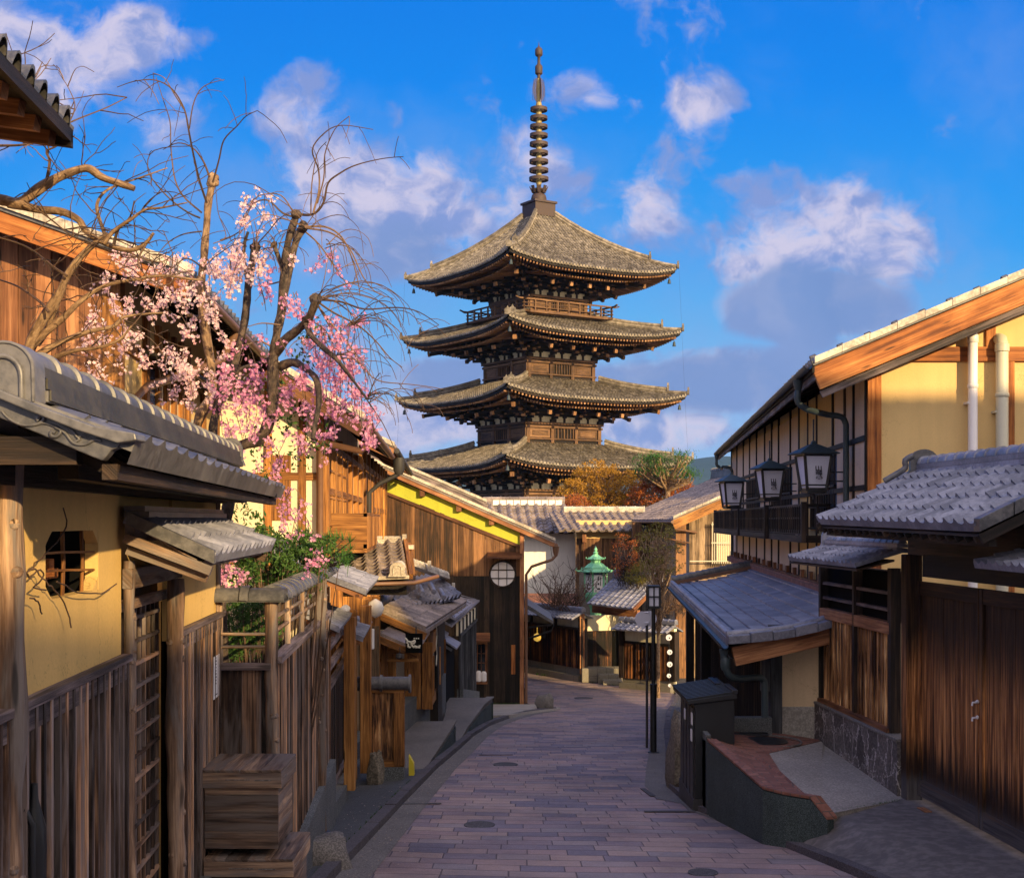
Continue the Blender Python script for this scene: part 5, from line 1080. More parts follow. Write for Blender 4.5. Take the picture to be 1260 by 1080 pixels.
# low panel of the shop front, across the pavement
g2 = thing('low_screen', 'low cedar screen capped by a round grey tile, on a speckled stone base', 'screen', (-1.8, 19, G(19)))
m = MB(); xa, xb = P(452, 0, 19).x-.1, P(497, 0, 19).x; z1, z0 = P(0, 852, 19).z, P(0, 934, 19).z
planks(m, (xa, 19), (xb, 19), z0, z1, .16, .025, (0, -1)); part('boards', m, wood_slat, g2)
m = MB(); m.box(xb-.14, xb+.01, 18.94, 19.06, z0-.08, z1+.01); m.box(xa, xb+.01, 18.95, 19.05, z1, z1+.06); m.box(xa+.1, xb+.005, 18.95, 19.05, z0-.10, z0+.0); part('frame', m, wood_gold, g2, bevel=.005)
m = MB(); a, b = V((xa-.05, 19, z1+.06)), V((xb+.10, 19, z1+.06))
for (s0, s1, rr) in ((0, .44, .10), (.43, .48, .125), (.47, .96, .10), (.96, 1.0, .13)): p, q = a.lerp(b, s0), a.lerp(b, s1); m.tube([p+V((0, 0, .07)), q+V((0, 0, .07))], rr, 14)
part('coping', m, tile_grey, g2, smooth=50)
m = MB(); m.box(xa+.15, xb, 18.93, 19.25, G(19)-.1, z0-.10); part('stone_base', m, granite, g2)
m = MB(); m.prism([(xb+.03, 19.5, G(19.5)), (xb+.11, 19.5, G(19.5)+.05), (xb+.10, 19.5, G(19.5)+.22), (xb+.03, 19.5, G(19.5)+.34)], (0, .14, 0)); solo('wedge_sign', m, yellowm, 'small yellow plastic wedge behind the low cedar screen', 'wedge')
q = P(463, 940, 18.6); boulder('rubble_stone', (q.x, 18.5, G(18.5)+.22), .11, .14, .30, rough_stone, 'pale rough upright stone beside the low cedar screen', 'stone', 5)
# platforms
def terrace(name, y0, y1, z, label, xin=-3.5):
    m = MB(); n = 10; pts = [(table(KL, lerp(y0, y1, i/n))-.14, lerp(y0, y1, i/n)) for i in range(n+1)]
    m.prism([V((xin, y0, z-1.2)), V((pts[0][0]-.22, y0, z-1.2))]+[V((x, y, z-1.2)) for x, y in pts]+[V((xin, y1, z-1.2))], (0, 0, 1.2)); return solo(name, m, granite_d if False else stone, label, 'terrace')
o = thing('terrace', 'lower speckled stone terrace with a dark retaining face beside the left kerb', 'terrace', (-2.2, 25, G(25)))
def terr(o, y0, y1, z, xin):
    n = 10; m = MB(); pts = [(table(KL, lerp(y0, y1, i/n))-.16, lerp(y0, y1, i/n)) for i in range(n+1)]
    m.prism([V((xin, y0, z-.1)), V((pts[0][0], y0, z-.1))]+[V((x, y, z-.1)) for x, y in pts[1:]]+[V((xin, y1, z-.1))], (0, 0, .1)); part('top_slab', m, stone, o)
    m = MB()
    for (a, b) in zip(pts, pts[1:]): vquad(m, (a[0]+.02, a[1]), (b[0]+.02, b[1]), (G(a[1])-.1, G(b[1])-.1), z-.10, .12, (1, 0))
    vquad(m, (xin, y1-.02), (pts[-1][0]+.02, y1-.02), G(y1)-.2, z-.1, .2, (0, 1)); part('retaining_face', m, granite_d, o)
    m = MB()
    for (a, b) in zip(pts, pts[1:]): m.slab(V((a[0]-.14, a[1], z)), V((b[0]-a[0], b[1]-a[1], 0)), (.18, 0, 0), (0, 0, .03))
    part('edging', m, stone, o)
terr(o, 19.9, 25.6, -3.83, -4)
o = thing('terrace', 'farther speckled stone terrace in front of the silver board shed', 'terrace', (-2.2, 30, G(30)))
terr(o, 25.7, 33.0, -4.36, -4)
m = MB(); vquad(m, (-2.4, 19.4), (-1.45, 29.4), -4.2, -3.35, .3, (1, -.06)); solo('plinth_wall', m, granite, 'speckled stone plinth under the shop windows', 'wall')

# the little shop with a hanging black sign
sh_ = thing('small_shop', 'small amber lit cedar shop front with overlapping metal roofs and hanging black sign', 'shop', (-2.3, 25.5, G(25.5)))
m = MB(); e = P(545, 752, 27); a = P(470, 722, 23); 
ms = lambda mb, p0, p1, p2, p3, t_: mb.prism([V(p0), V(p1), V(p2), V(p3)], (0, 0, -t_))
ms(m, P(462, 748, 23), P(524, 775, 23), P(574, 742, 30), P(500, 722, 30), .07); Rf = part('roof', m, tile_brown, sh_)
m = MB(); tile_slope(m, P(524, 772, 23.05), P(574, 740, 30)-P(524, 772, 23.05), (P(462, 745, 23)-P(524, 772, 23))*.92, .22, .3, .03, .02, 'wave', .0, 4); part('roof_tiles', m, tile_brown, Rf, smooth=40)
m = MB(); m.tube([P(463, 743, 22.9), P(495, 722, 29)], .10, 10); part('roof_roll', m, tile_brown, Rf, smooth=50)
m = MB(); m.lathe(P(462, 760, 21.1)+V((0, 0, 0)), [(.01, 0), (.10, .05), (.14, .15), (.10, .25), (.01, .30)], 14); solo('globe_lamp', m, globe_m, 'round white globe lamp on the corner of the amber shop roof', 'lamp', smooth=60)
m = MB(); ms(m, P(468, 778, 22), P(514, 798, 22), P(529, 776, 24.4), P(490, 762, 24.4), .05); part('lower_roof', m, tile_brown, sh_)
m = MB(); m.beam(P(466, 786, 21.98), P(514, 806, 21.98), .04, .11); m.beam(P(463, 756, 22.98), P(524, 783, 22.98), .04, .12); m.beam(P(466, 800, 22.3), P(515, 802, 22.3), .06, .07); m.beam(P(466, 812, 22.3), P(515, 812, 22.3), .05, .05)
for (px, y_, w_, pz) in ((473, 22.3, .05, 960), (478, 24, .14, 960), (526, 25.6, .10, 905), (508, 25.6, .16, 905)): q = P(px, 0, y_); m.box(q.x-w_, q.x+w_, y_-.05, y_+.05, G(y_)+.1 if pz > 910 else -3.6, P(0, 790, y_).z)
part('timber_frame', m, wood_gold, sh_, bevel=.005)
m = MB(); q = P(470, 0, 26); m.box(-2.9, P(500, 0, 26).x, 26, 26.1, G(26), P(0, 775, 26).z); part('inner_wall', m, pl_white, sh_)
m = MB(); xs_, xe_ = P(430, 0, 21.4).x, P(467, 0, 21.4).x; planks(m, (xs_, 21.4), (xe_, 21.4), G(21)+.2, P(0, 770, 21.4).z, .13, .02, (0, -1)); part('side_boards', m, wood_fair, sh_)
m = MB(); q = P(455, 775, 21.3); m.box(q.x-.09, q.x+.07, 21.22, 21.34, q.z-.30, q.z+.02); solo('meter_box', m, paper_w, 'small white meter box on boards beside the shop', 'box', bevel=.01)
m = MB(); a, b = (P(530, 0, 26).x+.02, 26.0), (P(546, 0, 29.6).x, 29.6); vquad(m, a, b, -3.45, P(0, 800, 27).z, .04, (1, 0)); W = part('shop_window', m, glass_d, sh_)
m = MB(); vquad(m, a, b, -3.62, -3.40, .1, (1, 0)); vquad(m, a, b, P(0, 800, 27).z, P(0, 775, 27).z, .1, (1, 0))
for s_ in (0, .5, 1): q = V((lerp(a[0], b[0], s_), lerp(a[1], b[1], s_), 0)); m.box(q.x-.03, q.x+.05, q.y-.04, q.y+.04, -3.4, P(0, 800, 27).z)
part('window_frame', m, wood_gold, W)
m = MB()
for i in range(6): q = V((lerp(a[0], b[0], .25)+.035, lerp(a[1], b[1], .22+.03*(i % 2)), -1.75-.24*i*.8)); m.beam(q, q+V((0, .18*(-1)**i, -.17)), .02, .05)
part('white_lettering', m, signw, W, label='white brush writing down the shop window')
q = P(507, 792, 21.8); sg = thing('hanging_sign', 'black hanging shop sign with pale brush lettering under the shop eave', 'sign', (q.x+.04, 21.8, q.z))
m = MB(); a, b = P(499, 803, 21.8), P(520, 779, 21.8); m.box(a.x, b.x, 21.78, 21.82, a.z, b.z); part('board', m, black, sg)
m = MB(); w_, h_ = b.x-a.x, b.z-a.z; L = lambda u, v: V((a.x+w_*u, 21.775, a.z+h_*v))
for st in ([(-.02, .78), (.12, .62), (.08, .5)], [(.15, .60), (.35, .56), (.55, .64), (.50, .50), (.30, .46)], [(.18, .50), (.16, .34), (.30, .28)], [(.35, .42), (.48, .30), (.55, .36), (.66, .26)], [(.62, .34), (.78, .30), (.84, .40), (.80, .26)]): m.tube(smooth_path([L(*p) for p in st], 4), .016, 5)
for u in (.48, .60, .72): m.slab(L(u, .72), (.05*w_*1.6, 0, 0), (0, .004, 0), (0, 0, .06*h_))
part('lettering', m, signw, sg)
m = MB(); m.tube([P(512, 779, 21.8), P(512, 770, 21.8)], .012, 5); m.tube([P(492, 806, 21.7), P(492, 796, 21.7)], .008, 4); m.lathe(P(491, 811, 21.7), [(.01, 0), (.06, .03), (.05, .08), (.01, .1)], 8); part('hanger', m, iron_c, sg)
m = MB(); pth = [P(545, 752, 27.5), P(546, 757, 27.3), P(531, 765, 26), P(530, 769, 26), P(530, 835, 26)]; m.tube(pth, .045, 8); solo('drain_pipe', m, copper_b, 'brass coloured bent drain pipe at the small shop corner', 'pipe', smooth=60)

# brown pantiled cottage roof in the middle
ct = thing('tiled_cottage', 'small cottage whose sunlit brown pantile roof faces the street top', 'cottage', (-2.5, 22.8, G(22.8)))
y = 21.6; a, b = P(424, 712, y), P(502, 709, y); m = MB(); c = P(432, 668, y+1.3)
for i in range(5):                                  # five bold columns of overlapping pantiles
    pass
tile_slope(m, a, b-a, V((-.20, 1.3, c.z-a.z)), (b-a).length/5.2, .125, .055, .032, 'wave', .03, 12); Rf = part('roof', m, tile_brown, ct, smooth=40)
m = MB(); p, q = P(400, 664, y+1.35), P(497, 664, y+1.35); ridge(m, V((p.x, y+1.35, c.z-.03)), V((q.x, y+1.35, c.z-.03)), .2, .10, 3, .05, .34, False, 8); m.slab(V((q.x-.02, y+1.25, c.z-.05)), (.06, 0, 0), (0, .2, 0), (0, 0, .20)); m.slab(V((q.x+.08, y+1.1, c.z-.1)), (.10, 0, 0), (0, .2, 0), (0, 0, .07)); part('ridge', m, tile_pale, Rf, smooth=40)
m = MB(); q0 = b+V((-.16, -.05, .03)); m.tube([q0+V((0, .25, .12)), q0+V((0, -.02, .06))], .11, 12); end_tile(m, q0+V((0, -.03, -.03)), (0, -1, 0), .24, .24, .06); m.slab(a+V((0, -.06, -.035)), (b-a)*1.02, (0, .06, 0), (0, 0, .055)); part('eave_roll', m, tile_pale, Rf, smooth=50)
m = MB(); m.beam(b+V((.05, 0, 0)), b+V((-.15, 1.3, c.z-a.z)), .06, .1); part('barge_board', m, wood_gold, Rf)
m = MB(); m.tube([a+V((-.3, -.1, -.10)), b+V((.10, -.1, -.10)), b+V((.45, .5, -.02))], .035, 8); part('gutter', m, copper_b, ct, smooth=60)
m = MB(); m.box(a.x-.4, b.x-.05, y+.35, y+2.4, a.z-.28, a.z-.05); part('wall', m, wood_dark, ct); m = MB(); planks(m, (a.x-.4, y+.3), (P(466, 0, y).x, y+.3), G(y), a.z-.30, .12, .02, (0, -1)); part('front_boards', m, wood_gold, ct)  # dark box under the eave carries the shaded gap in its colour
m = MB(); m.prism([b+V((-.05, .4, -.05)), b+V((-.05, 2.4, -.05)), b+V((-.05, 1.35, .52))], (-.3, 0, 0)); part('gable', m, wood_gold, ct)
c2_ = thing('pantiled_annex', 'blue grey pantiled annex roof stepping down behind the brown cottage roof', 'roof', (-1.9, 26.6, G(26.6)))
m = MB(); p0, p1 = P(500, 752, 25), P(566, 735, 28.5); S_ = P(512, 700, 27.2)-P(512, 748, 25.4); tile_slope(m, p0, p1-p0, V((-.62, .9, .42)), .30, .22, .06, .022, 'round', .03, 7); Rf = part('roof', m, tile_blue, c2_, smooth=40)
m = MB(); ridge(m, P(503, 696, 25.5), P(548, 712, 29), .2, .08, 2, .08, .3, True, 8); m.slab(P(526, 700, 26.5), (.06, 0, 0), (0, .2, 0), (0, 0, .16)); m.slab(P(556, 726, 29), (.06, 0, 0), (0, .2, 0), (0, 0, .15)); part('ridge', m, tile_pale, Rf, smooth=40)
m = MB(); 
for (u, v) in ((512, 722), (520, 730), (534, 728), (546, 735)): q = P(u, v, 25.8); m.tube([q, q+V((-.1, .5, .12))], .05, 10)
part('tile_rolls', m, tile_blue, c2_, smooth=50)
m = MB(); m.box(P(500, 0, 27).x-.6, P(556, 0, 29).x-.2, 27.2, 30, G(28), P(0, 742, 27.2).z); part('wall', m, wood_dark, c2_)

# silver board shed
sd = thing('board_shed', 'silver grey board shed with sloping metal roofs and a dark open doorway', 'shed', (-1.4, 35, G(35)))
a, b = V((P(549, 0, 31).x, 31, 0)), V((P(585, 0, 40).x, 40, 0)); dr = V((P(551, 0, 31.3).x, 31.3, 0))
m = MB(); c = a.lerp(b, .36); planks(m, c, b, lambda s: G(lerp(c.y, 40, s))+.35, -2.95, .24, .03, (1, -.05), batten=.03); part('boards', m, wood_grey, sd)
m = MB(); vquad(m, a+V((-.1, 0, 0)), c+V((-.1, 0, 0)), -4.5, -2.95, .04, (1, 0)); vquad(m, a+V((-1.0, 0, 0)), a, -4.4, -2.9, .06, (0, -1)); part('doorway', m, black, sd)
m = MB(); vquad(m, c, b, -2.95, -2.60, .06, (1, 0)); part('plaster_strip', m, pl_cream, sd)
m = MB()
for s_ in (0, .2, .4, .6, .8, 1): q = c.lerp(b, s_); m.slab(q+V((0, 0, -2.97)), (.05, 0, 0), (0, .09, 0), (0, 0, .40))
m.beam(c+V((.04, 0, -2.96)), b+V((.04, 0, -2.96)), .05, .07); part('timber_frame', m, wood_grey, sd)
m = MB(); ms(m, P(548, 765, 31), P(556, 769, 31), P(590, 738, 40), P(540, 730, 40), .05); ms(m, P(530, 745, 31), P(560, 760, 31.0), P(586, 739, 40), P(560, 732, 40), .06); Rf = part('roof', m, tile_blue, sd)
m = MB()
for i in range(8): p = P(530, 744, 31).lerp(P(560, 731, 40), i/7); q = P(560, 759, 31).lerp(P(586, 738, 40), i/7); m.beam(p+V((0, 0, .02)), q+V((0, 0, .02)), .04, .025)
part('roof_battens', m, tile_blue, Rf)
m = MB(); ms(m, P(528, 775, 30), P(562, 797, 30), P(567, 790, 33.5), P(545, 778, 33.5), .04); ms(m, P(530, 771, 30.5), P(548, 783, 30.5), P(552, 778, 33), P(538, 770, 33), .05); part('door_hood', m, tile_blue, sd)
m = MB(); m.beam(P(528, 783, 30), P(556, 800, 30), .05, .05); part('hood_rail', m, wood_grey, sd)
m = MB(); vquad(m, c+V((.12, 0, 0)), b+V((.12, 0, 0)), (-4.8, -5.4), (-4.3, -5.1), .16, (1, 0)); part('stone_base', m, granite, sd)

# ------------------------------------------------------------------ left: the tall houses behind the cherry trees
h1 = thing('cedar_house', 'tall cedar clad house with golden windows and pale verge behind the trees', 'house', (-4.5, 14.5, G(14.5)))
YH = 12.2; ec = P(235, 337, YH-.45); wc = P(147, 0, YH); verge = lambda x: ec.z-.14+(ec.x-x)*.352
m = MB(); planks(m, (-5.6, YH), (wc.x, YH), G(YH), lambda s: verge(lerp(-5.6, wc.x, s)), .135, .03, (0, -1), batten=0); part('board_wall', m, wood_cedar, h1)
m = MB(); m.prism([V((-6.5, YH+.02, G(YH))), V((wc.x, YH+.02, G(YH))), V((wc.x, YH+.02, verge(wc.x))), V((-6.5, YH+.02, verge(-6.5)))], (-.36, 5.6, 0)); part('wall', m, pl_gable, h1)
S_ = V((-4.4, 0, 4.4*.352)); Lf = V((-.40, 6.0, 0))
m = MB(); tile_slope(m, ec, Lf, S_, .27, .26, .045, .022, 'wave', .05, 5); Rf = part('roof', m, tile_grey, h1, smooth=40)
m = MB()
for i in range(16): m.slab(ec+S_*(i/16)+V((0, -.03, .0)), S_/16*.97, V((0, .12, 0)), V((0, 0, .085)))
part('verge_tiles', m, tile_pale, Rf)
m = MB(); m.beam(ec+V((-.02, .05, -.11)), ec+S_+V((0, .05, -.11)), .06, .20); m.slab(ec+V((0, .06, -.05)), S_, Lf*.06, (0, 0, .03)); part('barge_board', m, wood_rich, Rf)
m = MB()
for i in range(26): p = ec+Lf*((i+.5)/26); m.beam(p+V((0, 0, -.06)), p+S_*.22+V((0, 0, -.06)), .06, .09)
m.slab(ec+V((-.03, 0, -.04)), Lf, S_*.2, (0, 0, .02)); m.slab(ec+V((-.02, 0, -.10)), Lf, (.025, 0, 0), (0, 0, .09)); part('rafters', m, wood_dark, Rf)
WP = lambda s: V((wc.x-.36/5.6*s*5.4, YH+.1+5.4*s, 0)); zl = lambda px, py, Y_: P(px, py, Y_).z
m = MB(); q = WP(0); m.box(wc.x-.14, wc.x+.02, YH-.05, YH+.10, G(YH), verge(wc.x)-.1)
for s_, w_ in ((.17, .05), (.28, .05), (.36, .05), (.44, .05), (.52, .05), (.60, .05), (.8, .06), (1.0, .06)): q = WP(s_); m.box(q.x-.02, q.x+.05, q.y-w_, q.y+w_, -1.0, 2.0)
for z in (-.35, 1.55): m.slab(WP(0)+V((-.02, 0, z)), WP(1)-WP(0), (.05, 0, 0), (0, 0, .12))
part('timber_frame', m, wood_gold, h1)
m = MB(); vquad(m, WP(.17), WP(.28), -.23, 1.55, .01, (1, 0)); part('window', m, glass_b, h1); m = MB(); vquad(m, WP(.60), WP(.70), -.23, 1.2, .01, (1, 0)); part('window', m, glass_b, h1)
m = MB(); vquad(m, WP(.28), WP(.58), -.23, 1.55, .01, (1, 0)); part('curtain_window', m, curtain, h1)
m = MB(); m.slab(WP(.1)+V((0, 0, 1.62)), WP(1)-WP(.1), (.38, 0, -.10), (0, 0, .03)); part('window_awning', m, wood_dark, h1)
m = MB(); p = WP(0)+V((.10, .05, 0)); m.tube([ec+Lf*.45+V((.02, 0, -.14)), ec+Lf*.45+V((-.15, 0, -.45)), p+V((.06, .2, 1.25)), p+V((0, 0, 1.12)), p+V((0, 0, -3))], .042, 8); m.tube([ec+V((.03, 0, -.1)), ec+Lf+V((.03, 0, -.1))], .04, 8); part('drain_pipe', m, copper_b, h1, smooth=60)

# eave corner at the very top left
tc = thing('near_house', 'roof corner of a nearer house jutting in at the top left', 'house', (-5.2, 7, G(7)))
e0 = P(90, 163, 8.2); e1 = P(-20, 45, 6.6); k_ = V((0, 0, 0)); ax_ = (e1-e0)
back = V((-1.6, 0.55, .35)); 
m = MB(); tile_slope(m, e0, ax_*2.2, back, .23, .3, .05, .03, 'round', .02, 8); part('roof', m, tile_grey, tc, smooth=40)
m = MB(); m.slab(e0+V((0, 0, -.07)), ax_*2.2, back*.03, (0, 0, .085)); m.slab(e0+V((0, 0, -.10)), back, ax_*.03, (0, 0, .10)); m.slab(e0+V((-.02, 0, -.045)), ax_*2.2, back, (0, 0, .02)); part('fascia', m, wood_dark, tc)
m = MB()
for i in range(12): p = e0+ax_*2.2*((i+.5)/12); m.beam(p+back*.06+V((0, 0, -.09)), p+back+V((0, 0, -.09)), .06, .09)
m.slab(e0+back*.35+V((0, 0, -.20)), ax_*2.2, back*.05, (0, 0, .12)); part('rafters', m, wood_cedar, tc)
m = MB(); w0 = e0+back*.72; m.prism([V((w0.x, w0.y, G(8))), V((w0.x, w0.y, w0.z-.1)), V((w0.x+ax_.x*2.2, w0.y+ax_.y*2.2, w0.z+ax_.z*2-.1)), V((w0.x+ax_.x*2.2, w0.y+ax_.y*2.2, G(8)))], (-.5, 0, 0)); part('wall', m, pl_tan, tc)

h2 = thing('white_gold_house', 'white plastered house with golden lattice balcony between cherry and cedar screen', 'house', (-3.5, 22, G(22)))
Y2 = 18.3; cr_ = P(397, 0, Y2); ve = P(478, 541, Y2-.6); ve = V((P(449, 516, Y2-.6).x, Y2-.6, P(449, 516, Y2-.6).z)); sl = .60
vz = lambda x: ve.z-.12+(ve.x-x)*sl
m = MB(); m.prism([V((-5.2, Y2, G(Y2))), V((cr_.x, Y2, G(Y2))), V((cr_.x, Y2, vz(cr_.x))), V((-5.2, Y2, vz(-5.2)))], (-.50, 8.7, 0)); part('wall', m, pl_cream, h2)
m = MB()
for px in (330, 372, 394): q = P(px, 0, Y2-.02); m.box(q.x-.05, q.x+.05, Y2-.035, Y2+.05, G(Y2), vz(q.x)-.05)
for z in (-.6, .55): m.box(-5.2, cr_.x, Y2-.03, Y2+.05, z, z+.10)
part('timber_frame', m, wood_gold, h2)
m = MB(); a, b = P(330, 640, Y2), P(358, 560, Y2); m.box(a.x, b.x, Y2-.02, Y2+.02, a.z, b.z); part('window', m, wood_gold, h2)
S_ = V((-3.6, 0, 3.6*sl)); Lf = V((-.48, 8.9, 0))
m = MB(); tile_slope(m, ve, Lf, S_, .27, .26, .045, .022, 'wave', .05, 4); Rf = part('roof', m, tile_grey, h2, smooth=40)
m = MB()
for i in range(14): m.slab(ve+S_*(i/14)+V((0, -.03, .0)), S_/14*.97, V((0, .14, 0)), V((0, 0, .09)))
part('verge_tiles', m, tile_pale, Rf)
m = MB(); m.beam(ve+V((-.02, .05, -.12)), ve+S_+V((0, .05, -.12)), .06, .24); part('barge_board', m, wood_cedar, Rf)
m = MB()
for i in range(28): p = ve+Lf*((i+.5)/28); m.beam(p+V((0, 0, -.06)), p+S_*.2+V((0, 0, -.06)), .06, .09)
m.slab(ve+V((-.03, 0, -.04)), Lf, S_*.2, (0, 0, .02)); part('rafters', m, wood_dark, Rf)
SP = lambda s: V((cr_.x+.02-.50*s, Y2+8.7*s, 0))
m = MB()
for s_ in (.0, .16, .30, .45, .60, .8, 1.0): q = SP(s_); m.box(q.x-.02, q.x+.07, q.y-.07, q.y+.07, -2.6, ve.z-.1)
for z in (-.62, .35, 1.0): m.slab(SP(0)+V((0, 0, z)), SP(1)-SP(0), (.06, 0, 0), (0, 0, .10))
part('side_frame', m, wood_gold, h2)
m = MB(); vquad(m, SP(.02), SP(.44), -.5, 1.0, .01, (1, 0)); W = part('window', m, glass_b, h2)
m = MB(); bars(m, SP(.02)+V((.04, 0, 0)), SP(.44)+V((.04, 0, 0)), -.5, 1.0, 14, .03, .03)
for z in (-.1, .3, .68): m.slab(SP(.02)+V((.03, 0, z)), SP(.44)-SP(.02), (.03, 0, 0), (0, 0, .03))
part('lattice', m, wood_gold, W)
m = MB(); p0, p1 = SP(.08)+V((.55, 0, 0)), SP(.75)+V((.5, 0, 0)); m.slab(p0+V((0, 0, .05)), p1-p0, (-.05, 0, 0), (0, 0, .06)); m.slab(p0+V((0, 0, -.42)), p1-p0, (-.05, 0, 0), (0, 0, .08)); m.slab(SP(.08)+V((0, 0, -.46)), p1-p0, (.55, 0, 0), (0, 0, .05)); bars(m, p0, p1, -.40, .06, 22, .14, .02); m.slab(SP(.08)+V((0, 0, -.40)), (.55, 0, 0), (0, .04, 0), (0, 0, .5)); part('balcony', m, wood_gold, h2)
m = MB(); q = ve+V((.04, .1, -.05)); m.tube([q, q+V((0, 0, -.25)), q+V((-.1, .1, -.36)), P(394, 544, Y2-.25), P(394, 560, Y2-.12), P(394, 690, Y2-.12)], .045, 8); m.tube([ve+V((.05, 0, -.08)), ve+Lf+V((.05, 0, -.08))], .05, 8); part('gutter', m, copper_b, h2, smooth=60)
h3 = thing('row_house', 'lower cream and gold house beyond the balcony, its eave running to the board gable', 'house', (-4, 33, G(33)))
q0, q1 = V((-3.12, 27.3, 0)), V((-3.85, 40.6, 0)); zE = 1.5
m = MB(); m.prism([V((-6, 27.3, G(27))), V((q0.x, 27.3, G(27))), V((q0.x, 27.3, zE)), V((-6, 27.3, zE+1.3))], (q1.x-q0.x, 13.3, 0)); part('wall', m, pl_cream, h3)
m = MB()
for i in range(9): q = q0.lerp(q1, i/8); m.box(q.x-.02, q.x+.07, q.y-.09, q.y+.09, -3, zE)
for z in (-.7, .2, 1.1): m.slab(q0+V((.0, 0, z)), q1-q0, (.05, 0, 0), (0, 0, .12))
part('timber_frame', m, wood_gold, h3)
m = MB(); vquad(m, q0.lerp(q1, .13)+V((.01, 0, 0)), q0.lerp(q1, .37)+V((.01, 0, 0)), .3, 1.1, .02, (1, 0)); part('window', m, glass_d, h3); m = MB(); vquad(m, q0.lerp(q1, .13)+V((.01, 0, 0)), q0.lerp(q1, .37)+V((.01, 0, 0)), -.6, .2, .02, (1, 0)); W = part('window', m, glass_d, h3)
m = MB(); bars(m, q0.lerp(q1, .13)+V((.05, 0, 0)), q0.lerp(q1, .37)+V((.05, 0, 0)), -.6, 1.1, 12, .06, .03); part('lattice', m, wood_gold, W)
m = MB(); e0 = V((q0.x+.75, 27.0, zE-.02)); S_ = V((-3.0, 0, 1.35)); Lf = V((q1.x-q0.x, 13.6, 0)); tile_slope(m, e0, Lf, S_, .3, .28, .05, .022, 'wave', .05, 4); Rf = part('roof', m, tile_brown, h3, smooth=40)
m = MB()
for i in range(12): m.slab(e0+S_*(i/12)+V((0, -.03, 0)), S_/12*.97, V((0, .16, 0)), V((0, 0, .1)))
part('verge_tiles', m, tile_pale, Rf)
m = MB(); m.beam(e0+V((-.02, .05, -.13)), e0+S_+V((0, .05, -.13)), .08, .24)
for i in range(30): p = e0+Lf*((i+.5)/30); m.beam(p+V((0, 0, -.07)), p+S_*.26+V((0, 0, -.07)), .07, .1)
part('rafters', m, wood_cedar, Rf)
m = MB(); m.tube([e0+V((.05, 0, -.08)), e0+Lf+V((.05, 0, -.08))], .06, 8); g_ = e0+Lf*.10+V((.05, 0, -.1)); m.lathe(g_+V((0, 0, -.42)), [(.07, 0), (.12, .1), (.12, .36)], 10); m.tube([g_+V((0, 0, -.4)), g_+V((-.4, 0, -.6)), V((q0.x+.1, g_.y, g_.z-.8)), V((q0.x+.1, g_.y, -1.2))], .05, 8); part('gutter', m, iron_c, h3, smooth=60)
# television aerials on that roof
for (px, py0, py1, arms) in ((419, 545, 400, (402, 450)), (433, 545, 432, (435, 442))):
    q, q2 = P(px, py0, 31), P(px, py1, 31); m = MB(); m.tube([q, q2], .018, 6)
    for a_ in arms: c = P(px, a_, 31); m.tube([c+V((-.35, 0, 0)), c+V((.32, .1, .04))], .010, 4); [m.tube([c+V((-.3+.12*i, -.12, 0)), c+V((-.3+.12*i, .12, 0))], .007, 4) for i in range(6)]
    solo('television_aerial', m, iron_c, 'taller thin television aerial above the gold house roof' if px == 419 else 'shorter thin television aerial right of the taller one', 'aerial')
# ------------------------------------------------------------------ right: the big merchant house
AN, KN = 3.33, .0764
NN = V((-1, KN, 0)).normalized(); NU = V((KN, 1, 0)).normalized()
NWp = lambda Y, off=0.0: V((AN+KN*Y, Y, 0))+NN*off
NZ = lambda px, py, off=0: P(px, py, YW(px, AN-off, KN)).z
bh = thing('merchant_house', 'large two storey tan plastered house with heavy red beam verge, lanterns hung along its side', 'house', (7, 26, G(26)))
YV, YGb = 17.0, 17.6
ec = P(1000, 447, YV); k_e = V((6.0-3.81, 39.1-17.0, 0)); k_e = k_e/k_e.y
cx_ = P(1068, 0, YGb).x; vs = .415; vz2 = lambda x: ec.z-.16+(x-ec.x)*vs; RX = 12.2; RR = 9.4
m = MB(); m.prism([V((cx_, YGb, -2.6)), V((RX, YGb, -2.6)), V((RX, YGb, vz2(RX)-.15)), V((cx_, YGb, vz2(cx_)-.15))], (KN*6, 6.3, 0)); m.prism([V((cx_+KN*6.3, YGb+6.3, -2.6)), V((RR, YGb+6.3, -2.6)), V((RR, YGb+6.3, vz2(RR)-.15)), V((cx_+KN*6.3, YGb+6.3, vz2(cx_)-.12))], (KN*14.3, 14.3, 0)); part('wall', m, pl_gable, bh)
m = MB(); q = P(1068, 0, YGb); q2 = P(1084, 0, YGb); m.box(q.x-.01, q2.x, YGb-.03, YGb+.1, -2.6, vz2(q.x)-.1)
z0, z1 = P(0, 445, YGb).z, P(0, 427, YGb).z; m.box(P(1080, 0, YGb).x, RX, YGb-.045, YGb+.1, z0, z1)
q = P(1212, 0, YGb); m.box(q.x, q.x+.13, YGb-.04, YGb+.1, z1, vz2(q.x)-.1); q = P(1238, 0, YGb); m.box(q.x, q.x+.10, YGb-.04, YGb+.1, -2.6, z0)
part('timber_frame', m, wood_rich, bh, bevel=.006)
m = MB(); q = P(1084, 0, YGb); n_ = 0
